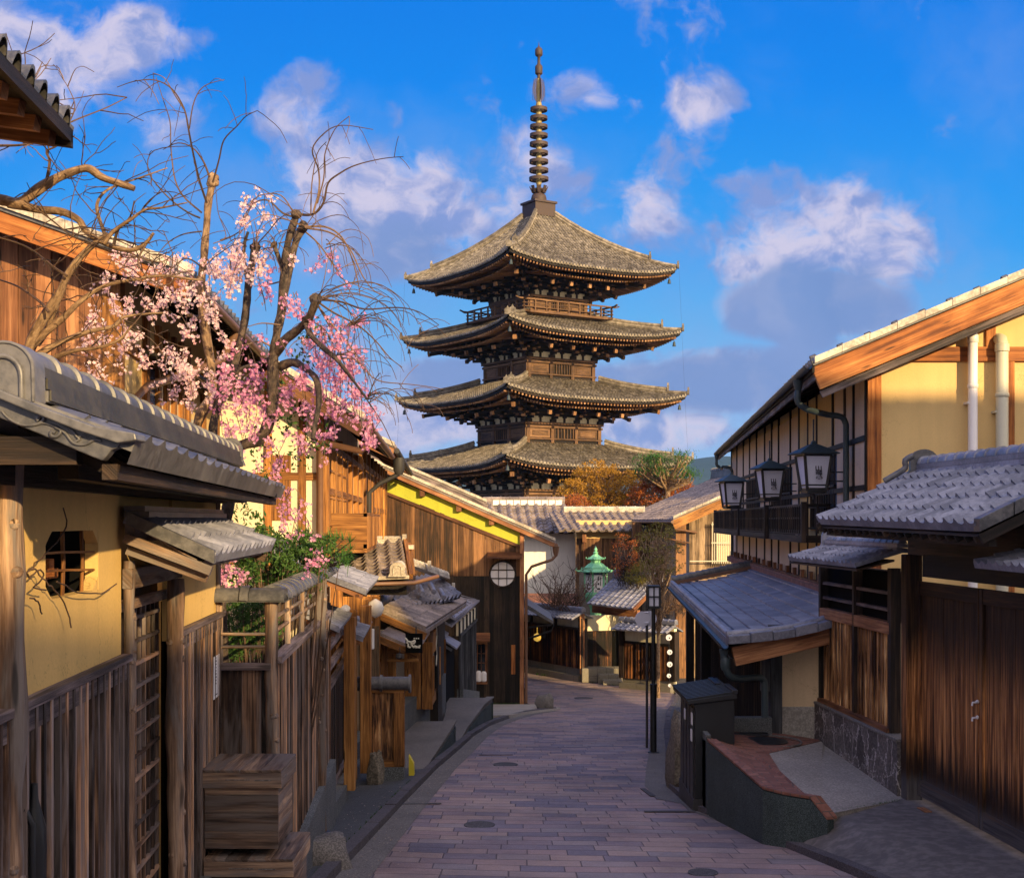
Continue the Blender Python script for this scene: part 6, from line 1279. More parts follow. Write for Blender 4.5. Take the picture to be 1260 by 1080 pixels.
for (px, r, top, mt, nm) in ((1197, .062, 407, pvc_w, 'white_pipe'), (1233, .080, 418, pvc_g, 'cream_pipe')):
    q, t_ = P(px, 700, YGb-.14), P(px, top, YGb-.14); m = MB(); m.tube([V((q.x, q.y, -2.4)), V((q.x, q.y, t_.z-.05)), V((q.x, q.y+.03, t_.z)), V((q.x, q.y+.14, t_.z+.03))], r, 14)
    m.lathe((q.x, q.y, t_.z-.16), [(r, 0), (r*1.16, .01), (r*1.16, .10), (r, .11)], 14); m.lathe((q.x, q.y, t_.z-.75), [(r, 0), (r*1.12, .01), (r*1.12, .05), (r, .06)], 14); m.box(q.x-r*1.2, q.x+.02, q.y-.02, q.y+.16, t_.z-.95, t_.z-.92); part(nm, m, mt, bh, smooth=50)
Lf = k_e*22.5; S_ = V((RR-ec.x, 0, (RR-ec.x)*vs)); SF = V((RX-ec.x, 0, (RX-ec.x)*vs)); LF = k_e*7.5
m = MB(); tile_slope(m, ec+Lf, -Lf, S_, .27, .26, .05, .024, 'wave', .05, 5); Rf = part('roof', m, tile_grey, bh, smooth=40)
m = MB(); tile_slope(m, ec+LF+V((S_.x*1.45, 0, S_.z*.2)), Lf-LF, V((-S_.x*.45, 0, S_.z*.8)), .5, .5, .03, .02, 'wave', .05, 3); tile_slope(m, ec+S_+LF, -LF, SF-S_, .5, .4, .03, .02, 'wave', 0, 3); tile_slope(m, ec+V((SF.x*1.5, 0, SF.z*.3)), LF, V((-SF.x*.5, 0, SF.z*.7)), .5, .5, .03, .02, 'wave', .05, 3); part('roof_slope', m, tile_grey, Rf, smooth=40)
m = MB()
for i in range(24): m.slab(ec+SF*(i/24)+V((.02, -.03, .0)), SF/24*.985, V((0, .16, 0)), V((0, 0, .085+.012*(i % 2))))
part('verge_tiles', m, tile_pale, Rf, bevel=.004)
m = MB()
for i in range(24): p = ec+SF*((i+.02)/24)+V((0, .14, .06)); m.tube([p, p+SF/24*.2], .05, 8)
part('verge_rolls', m, tile_grey, Rf, smooth=50)
m = MB(); m.beam(ec+V((.05, .06, -.19)), ec+SF+V((0, .06, -.19)), .07, .30); part('barge_board', m, wood_rich, Rf, bevel=.006)
m = MB(); m.beam(ec+V((.13, .10, -.385)), ec+SF+V((0, .10, -.385)), .05, .09); m.slab(ec+V((.1, .12, -.05)), SF, (.01, .7, 0), (0, 0, .03)); part('barge_strip', m, wood_band, Rf)
m = MB()
n = 74
for i in range(n):
    p = ec+Lf*((i+.5)/n)+V((.04, 0, -.075)); m.beam(p, p+S_*.2, .055, .08)
m.slab(ec+V((0, 0, -.045)), Lf, S_*.2, (0, 0, .02)); m.slab(ec+V((-.005, 0, -.12)), Lf, (.03, 0, 0), (0, 0, .10)); part('rafters', m, wood_dark, Rf)
m = MB()
for i in range(56): p = ec+Lf*((i+.5)/56); m.slab(p+V((.02, -.17, -.20)), (.035, 0, .0), NU*.37, (0, 0, .13))
part('eave_boards', m, wood_band, Rf)
m = MB(); go = V((-.06, 0, -.08)); 
m.sheet([[ec+k_e*y_+V((-.06-.055*math.cos(math.pi*j/6), 0, -.035-.06*math.sin(math.pi*j/6))) for j in range(7)] for y_ in (-.05, 22.3)]); m.sheet([[ec+k_e*y_+V((-.06-.05*math.cos(math.pi*j/6), 0, -.03-.05*math.sin(math.pi*j/6))) for j in range(7)][::-1] for y_ in (-.05, 22.3)])
def gpipe(y0, y1, zl_, off=.10): 
    g = ec+k_e*(y0-17)+V((-.06, 0, -.10)); w_ = NWp(y1, off); m.lathe(g+V((0, 0, -.16)), [(.035, 0), (.05, .04), (.075, .16)], 10)
    m.tube(smooth_path([g+V((0, 0, -.14)), g+V((.0, 0, -.30)), g+V((.14, 0, -.40))], 3)+smooth_path([V((w_.x-.25, y1, ec.z-.52)), V((w_.x-.06, y1, ec.z-.55)), V((w_.x, y1, ec.z-.66))], 3)+[V((w_.x, y1, zl_))], .042, 10)
gpipe(18.1, 18.7, NZ(1030, 560)-1.6); gpipe(38.6, 36.8, -.95); part('gutter', m, copper, Rf, smooth=60)
m = MB(); vquad(m, NWp(17.66, .012), NWp(37.8, .012), -1.0, 1.9, .02, (NN.x, NN.y)); part('side_plaster', m, pl_side, bh)
# side wall: mullioned plaster bays, lattice windows, dark frame
m = MB(); zb_ = -.98
for Y_ in [17.65, 18.55, 19.25, 20.3, 21.9, 22.9, 24.0, 25.2, 27.0, 28.2, 29.5, 31.2, 32.8, 34.4, 36.2, 37.9]: q = NWp(Y_, .0); m.slab(q+NN*-.02-NU*.04+V((0, 0, -1.0)), NU*(.08 if Y_ > 19 else .05), NN*.06, (0, 0, 3.1))
for z in (1.05, .40): m.slab(NWp(17.65, -.01)+V((0, 0, z)), NU*20.4, NN*.055, (0, 0, .07))
part('side_frame', m, wood_dark, bh)
for (y0, y1) in ((20.0, 22.6), (25.0, 28.2), (30.5, 33.5), (35, 37)):
    m = MB(); vquad(m, NWp(y0, .02), NWp(y1, .02), -.15, 1.0, .02, (NN.x, NN.y)); W = part('window', m, glass_b, bh); m = MB()
    bars(m, NWp(y0, .035), NWp(y1, .035), -.15, 1.0, int((y1-y0)/.22), .045, .03)
    for z in (-.15, .2, .5, .96): m.slab(NWp(y0, .03)+V((0, 0, z)), NU*(y1-y0), NN*.03, (0, 0, .035))
    part('lattice', m, wood_dark, W)
m = MB(); 
for (y0, y1, d_) in ((20.3, 24.6, .50), (24.6, 29.5, .58), (29.5, 36.5, .62)):
    p0, p1 = NWp(y0, d_), NWp(y1, d_)
    for z, h_ in ((.20, .05), (.02, .03), (-.22, .07), (-.33, .10)): m.slab(p0+V((0, 0, z)), p1-p0, -NN*.05, (0, 0, h_))
    bars(m, p0, p1, -.20, .22, int((y1-y0)/.24), .035, .03)
    for (qq, yy) in ((p0, y0), (p1, y1)):
        w_ = NWp(yy); m.slab(qq+V((0, 0, -.33)), w_-qq, NU*.06, (0, 0, .10)); m.slab(qq+V((0, 0, .20)), w_-qq, NU*.05, (0, 0, .05)); bars(m, qq, w_, -.2, .22, 3, .03, .03); m.slab(qq-NU*.05+V((0, 0, -.34)), NU*.10, -NN*.08, (0, 0, .62))
    m.slab(NWp(y0)+V((0, 0, -.34)), NN*d_, NU*(y1-y0), (0, 0, .04))
part('balcony', m, wood_dark, bh)
m = MB(); m2 = MB()
for i in range(17):                                   # stubby posts along the foot of the upper wall
    Y_ = 21.2+i*1.0; q = NWp(Y_, .05); m.slab(q-NU*.07+V((0, 0, -1.02)), NU*.14, NN*.06, (0, 0, .17))
m.slab(NWp(18, .02)+V((0, 0, -1.02)), NU*19.5, NN*.10, (0, 0, .045)); part('foot_rail', m, wood_cedar, bh)
m = MB(); vquad(m, NWp(17.7, .16), NWp(37.8, .16), -1.14, -1.0, .14, (NN.x, NN.y)); part('flashing', m, brick_m, bh)
# pent roof over the ground floor
pe = V((2.66, 16.5, -1.50)); pf = V((3.72, 31.7, -1.50)); pw = V((4.58, 16.5, -1.06)); pwf = V((5.75, 31.7, -1.10))
m = MB(); mm = MB(); nr = 9; ncol = 34; rr = {}
def ppt(u, v, hh=0): s_ = pe.lerp(pf, u).lerp(pw.lerp(pwf, u), v); return s_+V((0, 0, -.10*math.sin(math.pi*v)+hh))
ts = [i/4 for i in range(ncol*4+1)]; pfl = lambda t_: .0 if t_ < .8 else .028*math.sin(math.pi*(t_-.8)/.2)
rows = [[ppt(q/ncol, 0, -.05) for q in ts]]
for j in range(nr):
    jt = rng.uniform(-.004, .004); rows.append([ppt(q/ncol, j/nr, pfl(q % 1)+.03+jt) for q in ts]); rows.append([ppt(q/ncol, (j+1)/nr, pfl(q % 1)+jt) for q in ts])
m.sheet(rows, [[(q, k) for q in ts] for k in range(len(rows))], rf=lambda j, k: rr.setdefault((j//4, k//2), rng.random())); Rp = part('pent_roof', m, tile_blue, bh, smooth=40)
m = MB()
for i in range(7): a, b = ppt(0, i/7)+V((0, -.06, -.02)), ppt(0, (i+.97)/7)+V((0, -.06, -.02)); m.slab(a, b-a, (0, .20, 0), (0, 0, .10+.02*(i % 2)))
m.tube([ppt(0, i/8)+V((0, .14, .08)) for i in range(9)], .055, 8); m.tube([ppt(i/10, 0)+V((.06, 0, .05)) for i in range(11)], .045, 8)
part('pent_verge', m, tile_blue, Rp, smooth=50, bevel=.004)
m = MB(); a, b = ppt(.985, .02), ppt(.985, 1); n = 14
for i in range(n): p, q = a.lerp(b, i/n), a.lerp(b, (i+1)/n); m.tube([p+V((0, 0, .07+.02)), q+V((0, 0, .07))], .11, 8)
part('far_verge', m, tile_grey, Rp, smooth=50); m = MB(); m.beam(a+V((0, -.22, .03)), b+V((0, -.22, .03)), .06, .08); part('copper_strip', m, copper_b, Rp)
m = MB(); a, b = ppt(.004, .04)+V((0, .05, -.19)), ppt(.004, 1)+V((0, .05, -.19)); m.beam(a, b, .10, .24); part('pent_barge', m, wood_cedar, Rp, bevel=.006)
m = MB(); m.slab(pe+V((.05, .1, -.22)), pf-pe, pw-pe, (0, 0, .02))
for i in range(40): p = ppt((i+.5)/40, 0, -.09); m.beam(p, ppt((i+.5)/40, .6, -.09), .05, .07)
part('pent_rafters', m, wood_dark, Rp)
m = MB(); m.sheet([[pe.lerp(pf, u)+V((-.04-.05*math.cos(math.pi*j/6), 0, -.04-.055*math.sin(math.pi*j/6))) for j in range(7)] for u in (0, 1)]); m.sheet([[pe.lerp(pf, u)+V((-.04-.045*math.cos(math.pi*j/6), 0, -.035-.045*math.sin(math.pi*j/6))) for j in range(7)][::-1] for u in (0, 1)])
g = pe+V((-.03, .15, -.10)); m.lathe(g+V((0, 0, -.10)), [(.04, 0), (.06, .1)], 8); m.lathe(g+V((.02, .0, -.26)), [(.045, 0), (.062, .04), (.065, .12), (.05, .16)], 10); q = V((P(941, 0, 17.05).x, 17.05, 0))
m.tube(smooth_path([g+V((0, 0, -.08)), g+V((.05, 0, -.30)), g+V((.2, .1, -.38)), V((q.x-.05, 17.05, -2.0)), V((q.x, 17.05, -2.12))], 3)+[V((q.x, 17.05, -2.9))], .045, 10); part('gutter', m, copper, Rp, smooth=60)
# ground floor walls
GW = lambda Y: V((3.44+.07*(Y-17.3), Y, 0))
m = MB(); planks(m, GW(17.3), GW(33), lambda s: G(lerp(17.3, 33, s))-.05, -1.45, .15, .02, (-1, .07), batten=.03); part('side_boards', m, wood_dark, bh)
m = MB(); xw, xe = 3.46, P(1020, 0, 17.3).x+.4; m.prism([V((xw, 17.3, -2.4)), V((xe+1.2, 17.3, -2.4)), V((xe+1.2, 17.3, -1.25)), V((4.3, 17.3, -1.28)), V((xw, 17.3, -1.46))], (0, .25, 0)); part('front_wall', m, pl_tan, bh)
m = MB(); m.box(xw-.03, xe+.9, 17.26, 17.5, -2.85, -2.40); part('front_base', m, concrete, bh, bevel=.01)
m = MB(); m.box(xw-.14, xw+.01, 17.22, 17.4, -2.75, -1.35); m.box(xw-.25, xw-.14, 17.25, 17.35, -2.2, -1.4); part('corner_post', m, wood_grey, bh)
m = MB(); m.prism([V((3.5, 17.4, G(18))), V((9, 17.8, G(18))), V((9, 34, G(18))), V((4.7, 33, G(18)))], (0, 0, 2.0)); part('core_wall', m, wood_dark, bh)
m = MB()
for (px, Y_) in ((849, 32.6), (868, 26.5)): m = MB(); x = P(px, 0, Y_).x; m.box(x-.09, x+.09, Y_-.09, Y_+.09, G(Y_), -1.5); part('porch_post', m, wood_dark, bh)

# hanging lanterns
def make_lantern(loc):
    o = thing('hanging_lantern', '', 'lantern', loc, 'white lanterns hung along the merchant house'); c = V(loc); a4 = math.pi/4+.12
    m = MB(); m.lathe(c+V((0, 0, .52)), [(.40, 0), (.41, .012), (.10, .135), (.05, .15), (.03, .19), (.01, .20)], 4, ang=a4); part('roof', m, copper, o)
    m = MB(); m.lathe(c+V((0, 0, .045)), [(.182, 0), (.262, .45)], 4, ang=a4); pp = part('paper', m, paper, o)
    m = MB(); m.lathe(c, [(.16, -.035), (.20, -.03), (.205, .02), (.185, .03)], 4, ang=a4); m.lathe(c+V((0, 0, .49)), [(.27, 0), (.285, .01), (.29, .035)], 4, ang=a4)
    for k in range(4): a = a4+k*math.pi/2; m.beam(c+V((.195*math.cos(a), .195*math.sin(a), .0)), c+V((.277*math.cos(a), .277*math.sin(a), .50)), .032, .032)
    m.lathe(c+V((0, 0, .075)), [(.203, 0), (.207, .018)], 4, ang=a4)
    m.tube([c+V((0, 0, .70)), c+V((0, 0, 1.02))], .012, 6); m.tube([c+V((0, 0, -.03)), c+V((0, 0, -.12))], .012, 6)
    m.beam(c+V((.16, .02, .27)), c+V((.48, .05, .27)), .02, .02); m.beam(c+V((.16, .02, .14)), c+V((.48, .05, .14)), .02, .02)
    for x in (.28, .34): m.beam(c+V((x, .04, .14)), c+V((x, .04, .27)), .018, .018)
    m.beam(c+V((.47, .05, .0)), c+V((.47, .05, .42)), .03, .03); part('frame', m, iron, o)
    text(pp, '東\n山\n艸\n堂', c+V((.035, -.176, .275)), (R(90-9.5), 0, R(7)), .108, ink, 'lettering', .002, .78); return o
lnt = [(1001, 604, 19.1), (947, 614, 23.4), (900, 624, 27.6)]; lab = ['largest white paper lantern, the one nearest the downpipe by the gable corner', 'middle one of the three white paper lanterns over the balcony rail', 'smallest white paper lantern at the far end of the balcony']
base_l = make_lantern(P(*lnt[0])); base_l['label'] = lab[0]
for i in (1, 2): dup(base_l, P(*lnt[i]), lab[i])

# ------------------------------------------------------------------ right: board fence, stone footing and double gate
AG, KG = 4.92, -.067
GN = V((-1, -.067, 0)).normalized(); GU = V((-.067, 1, 0)).normalized()      # outward normal, direction away from the eye
GP = lambda px, off=0.0: (lambda Y: V(((px-CX)/F*Y, Y, 0)))(YW(px, AG-off, KG)); GY = lambda Y, off=0.0: V((AG+KG*Y, Y, 0))+GN*off
rf = thing('slat_fence', 'orange board fence with open slats above and its own little tiled hood', 'fence', (4, 15.4, -2.9))
FO = -.14                                             # the boards stand behind the stone footing's face
q0, q1 = GP(1016, FO), GP(1103, FO)
m = MB(); planks(m, q1, q0, lambda s: -2.26, -1.20, .105, .028, (GN.x, GN.y), var=.012, batten=.022); part('boards', m, wood_slat, rf)
m = MB(); m.slab(q1+V((0, 0, -1.22))-GN*.02, q0-q1, GN*.10, (0, 0, .13)); m.slab(q1+V((0, 0, -2.28))-GN*.02, q0-q1, GN*.13, (0, 0, .06)); part('rail', m, wood_cedar, rf, bevel=.005)
m = MB()
for z in (-.98, -.80): m.slab(q1+V((0, 0, z)), q0-q1, GN*.05, (0, 0, .035))
vquad(m, q1-GN*.1, q0-GN*.1, -1.1, -.55, .02, (GN.x, GN.y)); part('open_slats', m, wood_band, rf)
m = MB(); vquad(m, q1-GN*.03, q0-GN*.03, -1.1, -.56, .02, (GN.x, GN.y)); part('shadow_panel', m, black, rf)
m = MB()
for (s_, w_) in ((0, .05), (.48, .03), (1, .04)): q = q1.lerp(q0, s_); m.slab(q-GU*w_-GN*.03+V((0, 0, -2.26)), GU*w_*2, GN*.11, (0, 0, 1.75))
part('post', m, wood_dark, rf)
m = MB(); a, b = GP(970, .42), GP(1052, .42); a.z = b.z = -.46; tile_slope(m, b, a-b, -GN*.50+V((0, 0, .15)), .15, .17, .026, .015, 'wave', .05, 6); Rf = part('hood', m, tile_blue, rf, smooth=40)
m = MB(); m.slab(a-GN*.44+V((0, 0, .12)), b-a, -GN*.14, (0, 0, .05)); m.slab(a-GN*.45+V((0, 0, .175)), b-a, -GN*.12, (0, 0, .04)); ridge(m, a-GN*.51+V((0, 0, .21)), b-GN*.51+V((0, 0, .21)), .06, .01, 1, .04, .2, True, 8); end_tile(m, a-GN*.50+V((0, 0, .13)), -GU*-1, .16, .22, .04); part('hood_ridge', m, tile_blue, Rf, smooth=40)
m = MB(); m.slab(a-GN*.02+V((0, 0, -.07)), b-a, -GN*.4+V((0, 0, .1)), (0, 0, .02)); part('hood_frame', m, wood_dark, Rf)
sf = thing('stone_footing', 'crazy paved dark stone footing wall with pale joints under the board fence', 'wall', (4, 15.4, -2.9))
m = MB(); a, b = GP(1104), GP(1002); m.prism([a+V((0, 0, -3.1)), b+V((0, 0, -3.1)), b+V((0, 0, -2.30)), a+V((0, 0, -2.30))], -GN*.34); part('stone_face', m, crazy, sf)
m = MB(); m.slab(a+GN*.012+V((0, 0, -2.30)), b-a, -GN*.36, (0, 0, .035)); part('coping', m, stone, sf, bevel=.008)
# gate
gg = thing('timber_gate', 'tall charred orange double gate under a blue tiled roof at the right edge', 'gate', (4.3, 12.3, -2.85))
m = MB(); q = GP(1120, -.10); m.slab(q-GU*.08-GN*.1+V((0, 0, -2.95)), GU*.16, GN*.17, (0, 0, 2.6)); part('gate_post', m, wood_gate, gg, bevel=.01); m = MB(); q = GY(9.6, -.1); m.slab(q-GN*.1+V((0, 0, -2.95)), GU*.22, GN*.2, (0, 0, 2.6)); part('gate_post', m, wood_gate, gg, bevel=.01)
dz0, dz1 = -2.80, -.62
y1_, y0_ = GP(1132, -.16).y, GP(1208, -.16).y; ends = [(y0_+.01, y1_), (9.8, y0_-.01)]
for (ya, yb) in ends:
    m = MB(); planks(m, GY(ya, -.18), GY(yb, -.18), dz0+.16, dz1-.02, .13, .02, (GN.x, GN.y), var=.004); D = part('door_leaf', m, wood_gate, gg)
    m = MB()
    for (zz, hh) in ((dz0, .17), (dz1-.14, .14)): m.slab(GY(ya, -.185)+V((0, 0, zz)), GY(yb)-GY(ya), GN*.045, (0, 0, hh))
    for yy in (ya, yb-.07): m.slab(GY(yy, -.184)+V((0, 0, dz0)), GU*.07, GN*.05, (0, 0, dz1-dz0))
    part('door_frame', m, wood_gate, D, bevel=.004)
    m = MB(); m.slab(GY(ya, -.158)+V((0, 0, dz0+.17)), GY(yb)-GY(ya), GN*.006, (0, 0, .001)); 
m = MB(); q = GY(y0_, -.13); 
for (zz, s_) in ((-1.66, .035), (-1.80, .028)): m.tube([q+GU*.05+V((0, 0, zz)), q+GU*.05+GN*.03+V((0, 0, zz)), q+GU*.05+GN*.035+V((0, 0, zz-.03))], .010, 8); m.lathe(q+GU*-.03+GN*.02+V((0, 0, zz)), [(.004, 0), (s_*.5, .01), (s_*.5, .025), (.004, .035)], 8)
part('latch', m, pvc_w, gg, smooth=60)
m = MB(); a, b = GY(9.4, -.05), GP(1135, -.05); m.slab(a+V((0, 0, dz1+.06)), b-a, -GN*.16, (0, 0, .22)); m.slab(a+V((0, 0, dz1+.27)), b-a+GU*.4, -GN*.12, (0, 0, .30)); vquad(m, a-GN*.12, b-GN*.12+GU*.3, dz1+.3, .25, .05, (GN.x, GN.y)); part('lintel', m, wood_dark, gg)
m = MB(); m.slab(GP(1128, .0)+V((0, 0, -2.92)), GU*-.20, GN*-.08, (0, 0, .07)); part('threshold', m, wood_cedar, gg, bevel=.004)
ea, eb = GP(1201, .62), GP(1006, .62); ea.z, eb.z = -.045, .0
ra = GY(ea.y-.1, -.46); rb = GP(1084, -.46); ra.z, rb.z = .50, .375; eb2 = eb.copy()
m = MB(); S_ = ra-ea; tile_slope(m, ea, (eb-ea), S_*.0+V((ra.x-ea.x, 0, .53)), .205, .255, .040, .028, 'wave', .075, 10); Rf = part('roof', m, tile_blue, gg, smooth=40)
m = MB(); rA, rB = V((ea.x+(ra.x-ea.x), ea.y-.1, .49)), V((eb.x+(ra.x-ea.x), eb.y-.25, .49)); ridge(m, rA, rB, .20, .11, 2, .075, .235, True, 14); part('ridge', m, tile_blue, Rf, smooth=35)
m = MB(); end_tile(m, rB+V((0, 0, -.02)), (0, 1, 0), .30, .30, .06); m.tube(smooth_path([rB+V((-.12, 0, .20)), rB+V((-.20, .02, .15)), rB+V((-.20, .02, .07)), rB+V((-.30, .03, .0)), rB+V((-.42, .04, -.07))], 3), .032, 8); part('end_tile', m, tile_grey, Rf, smooth=50)
m = MB(); tile_slope(m, rA+V((1.3, 0, -.5)), rB-rA, V((-1.3, 0, .5)), .3, .3, .04, .02, 'wave', .05, 4); part('roof_slope', m, tile_blue, Rf, smooth=40)
m = MB(); S2 = V((ra.x-ea.x, 0, .53)); U2 = (eb-ea).normalized()
for i in range(4): m.slab(ea+S2*(i/4)-U2*.07+V((0, 0, -.045)), S2/4*.97, U2*.12, (0, 0, .105))
part('verge_tiles', m, tile_grey, Rf, bevel=.005)
m = MB(); m.beam(ea-U2*.03+V((.02, 0, -.10)), ea+S2-U2*.03+V((0, 0, -.10)), .05, .08); m.slab(ea+V((.03, 0, -.085)), eb-ea, S2, (0, 0, .02)); m.slab(ea+V((.10, 0, -.16)), eb-ea, (.06, 0, 0), (0, 0, .06))
for i in range(22): p = ea.lerp(eb, (i+.5)/22); m.beam(p+V((.03, 0, -.115)), p+S2*.6+V((0, 0, -.115)), .04, .05)
m.beam(eb+V((.0, -.02, -.08)), eb+S2+V((0, -.02, -.08)), .05, .09); part('roof_timbers', m, wood_dark, Rf)
m = MB(); a = GP(1262, .40); b = GP(1196, .30); tile_slope(m, V((a.x, a.y-.7, -.36)), V((b.x-a.x-.02, b.y-a.y+.6, .0)), V((.5, 0, .12)), .17, .2, .03, .015, 'wave', .05, 6); Rf = part('side_hood', m, tile_blue, gg, smooth=40)
m = MB(); m.slab(V((b.x+.1, b.y-.12, -.37)), (.5, 0, .12), (0, .1, 0), (0, 0, .06)); part('side_hood_verge', m, tile_grey, Rf)

# driveway, planter terrace, cabinet
m = MB(); rows = []; uvs = []
for i in range(15):
    Y = 9.2+i*.36; kx = table(KR, Y)+.12; dx_ = (AG+KG*Y)+.30; zt_ = -2.86 if Y < 13.6 else lerp(-2.86, -2.80, 0)
    row = []
    for j in range(9):
        s_ = j/8; x = lerp(kx, dx_, s_); z = lerp(G(Y)+.06, zt_, min(1, s_*1.35)**.8)
        e_ = min(1, s_*(4.5 if Y > 12.6 else 1.6+max(0, Y-11.2)*2)); z = lerp(G(Y)+.06, zt_, e_*e_*(3-2*e_)); row.append((x, Y, z))
    rows.append(row); uvs.append([(p[0], p[1]) for p in row])
m.sheet(rows, uvs); struct('driveway', m, drive_m, smooth=60)
pl = thing('planter_terrace', 'raised corner terrace of red brick paving behind a dark speckled granite retaining wall', 'terrace', (3, 15, G(15)))
A_ = V((2.24, 15.35, -2.50)); B_ = V((2.46, 13.25, -2.63)); Dp = P(1010, 1002, 12.75); Dp.z = -2.80; C_ = P(990, 971, 13.0); C_.z = -2.65
T = lambda px, py, Y_: P(px, py, Y_)
back_l = V((2.30, 17.0, -2.62)); back_r = V((3.45, 17.28, -2.74)); far_s = V((3.80, 16.85, -2.72)); mid1 = P(1012, 937, 15.4); mid1.z = -2.72; mid0 = P(962, 935, 15.6)
m = MB(); poly = [A_, B_, V((2.62, 13.12, -2.64)), C_, Dp, V((3.02, 12.82, -2.81)), V((2.86, 14.3, -2.67)), V((2.95, 15.4, -2.67)), V((3.86, 16.6, -2.72)), back_r, back_l]
c0_ = V((2.7, 15.2, -2.64))
for p, q in zip(poly, poly[1:]+poly[:1]): m.face([c0_, p, q], [(v.x, v.y) for v in (c0_, p, q)])
part('brick_paving', m, brick_m, pl)
m = MB(); poly2 = [V((3.02, 12.82, -2.805)), V((3.93, 13.7, -2.86)), V((4.1, 13.9, -2.86)), V((3.90, 16.9, -2.74)), V((3.86, 16.6, -2.725)), V((2.95, 15.4, -2.675)), V((2.86, 14.3, -2.675))]
c1_ = V((3.4, 14.8, -2.76))
for p, q in zip(poly2, poly2[1:]+poly2[:1]): m.face([c1_, p, q], [(v.x, v.y) for v in (c1_, p, q)])
m.slab(V((3.02, 12.82, -3.1)), V((.91, .88, -.055)), V((-.02, .02, 0)), (0, 0, .292)); part('concrete_apron', m, concrete, pl)
m = MB(); wall_pts = [V((2.24, 17.2, 0)), V((2.24, 15.35, 0)), V((2.47, 13.22, 0)), V((2.64, 13.0, 0)), V((2.86, 12.85, 0)), V((Dp.x+.05, 12.70, 0))]; tops = [-2.60, -2.52, -2.64, -2.65, -2.66, -2.83]
for (p, q, za, zb2) in zip(wall_pts, wall_pts[1:], tops, tops[1:]):
    d = (q-p).normalized(); n = V((d.y, -d.x, 0)) if V((d.y, -d.x, 0)).dot(V((-1, -.6, 0))) > 0 else V((-d.y, d.x, 0)); vquad(m, p, q, (-3.45, -3.45), (za-.02, zb2-.02), .10, (n.x, n.y))
part('retaining_wall', m, granite_d, pl)
m = MB(); bt = [V((p.x, p.y, z)) for p, z in zip(wall_pts[1:], tops[1:])]
for p, q in zip(bt, bt[1:]):
    L_n = max(1, round((q-p).length/.21)); d = q-p
    for i in range(L_n): m.slab(p+d*(i/L_n)+V((.0, .0, -.01)), d/L_n*.965, V((.105, .03, 0)), (0, 0, .028))
part('brick_edging', m, brick_m, pl, bevel=.003)
m = MB(); a, b = V((2.24, 15.30, -2.6)), V((2.24, 15.42, -2.6)); m.box(2.20, 3.30, 17.0, 17.16, -2.8, -2.50); m.box(2.24, 2.30, 15.5, 17.15, -3.5, -2.475); part('granite_kerb', m, granite, pl, bevel=.008)
q = V((3.05, 16.3, -2.688)); m = MB(); m.tube([q, q+V((0, 0, .012))], .30, 28); solo('manhole_cover', m, iron, 'round black manhole cover in the red brick paving', 'manhole cover')
m = MB(); m.tube([q+V((math.cos(a)*.46, math.sin(a)*.46, .006)) for a in [2*math.pi*i/28 for i in range(29)]], .012, 5); part('ring_joint', m, stone, bpy.data.objects['manhole_cover'])
m = MB(); m.box(2.50, 3.20, 16.72, 16.86, -2.69, -2.66); solo('drain_grate', m, iron, 'narrow black drain grate behind the round manhole cover', 'grate')
cb = thing('utility_cabinet', 'black utility cabinet with a ribbed sloping lid on the right pavement', 'cabinet', (2.4, 16.3, G(16)))
cx0, cx1, cy0, cy1 = 2.15, 2.62, 15.78, 17.1; cz0, cz1 = G(16)-.1, -2.16
m = MB(); m.prism([V((cx0, cy0, cz0)), V((cx1, cy0, cz0)), V((cx1, cy0, cz1+.06)), V((cx0, cy0, cz1))], (.02, cy1-cy0, 0)); part('body', m, iron, cb, bevel=.01)
m = MB(); m.prism([V((cx0-.09, cy0-.05, cz1+.0)), V((cx1+.02, cy0-.05, cz1+.07)), V((cx1+.02, cy0-.05, cz1+.13)), V((cx0-.09, cy0-.05, cz1+.04))], (.0, cy1-cy0+.1, 0))
for i in range(13): y = lerp(cy0, cy1, i/12); m.beam((cx0-.10, y, cz1+.05), (cx1+.0, y, cz1+.14), .035, .03)
m.box(cx1-.03, cx1+.03, cy0-.06, cy0+.6, cz1+.13, cz1+.17); m.box(cx1-.12, cx1-.06, cy0+.7, cy1, cz1+.12, cz1+.16); part('lid', m, iron, cb, bevel=.003)
m = MB()
for i in range(4): y = lerp(cy0+.06, cy1-.05, i/4); m.box(cx0-.014, cx0+.01, y, y+.24, cz0+.15, cz1-.06)
part('door', m, iron, cb, bevel=.004); 
m = MB()
for (y, z0_, z1_) in ((15.86, -2.42, -2.28), (15.9, -2.62, -2.48), (16.5, -2.45, -2.32)): m.box(cx0-.022, cx0-.013, y, y+.10, z0_, z1_)
part('white_label', m, paper_w, cb); m = MB(); q = V((cx0+.20, cy0-.005, -2.72)); m.tube([q, q+V((0, -.02, 0))], .028, 14); part('lock', m, paper, cb)
m = MB(); m.box(cx0-.02, cx1+.02, cy0-.02, cy1, G(16)-.1, G(16)+.16); part('plinth', m, iron_c, cb)
c = V((2.28, 18.2, G(18.2)+.45)); boulder('rubble_stone', tuple(c), .16, .55, .66, rough_stone, 'rough upright stone just behind the black utility cabinet', 'stone', 8)

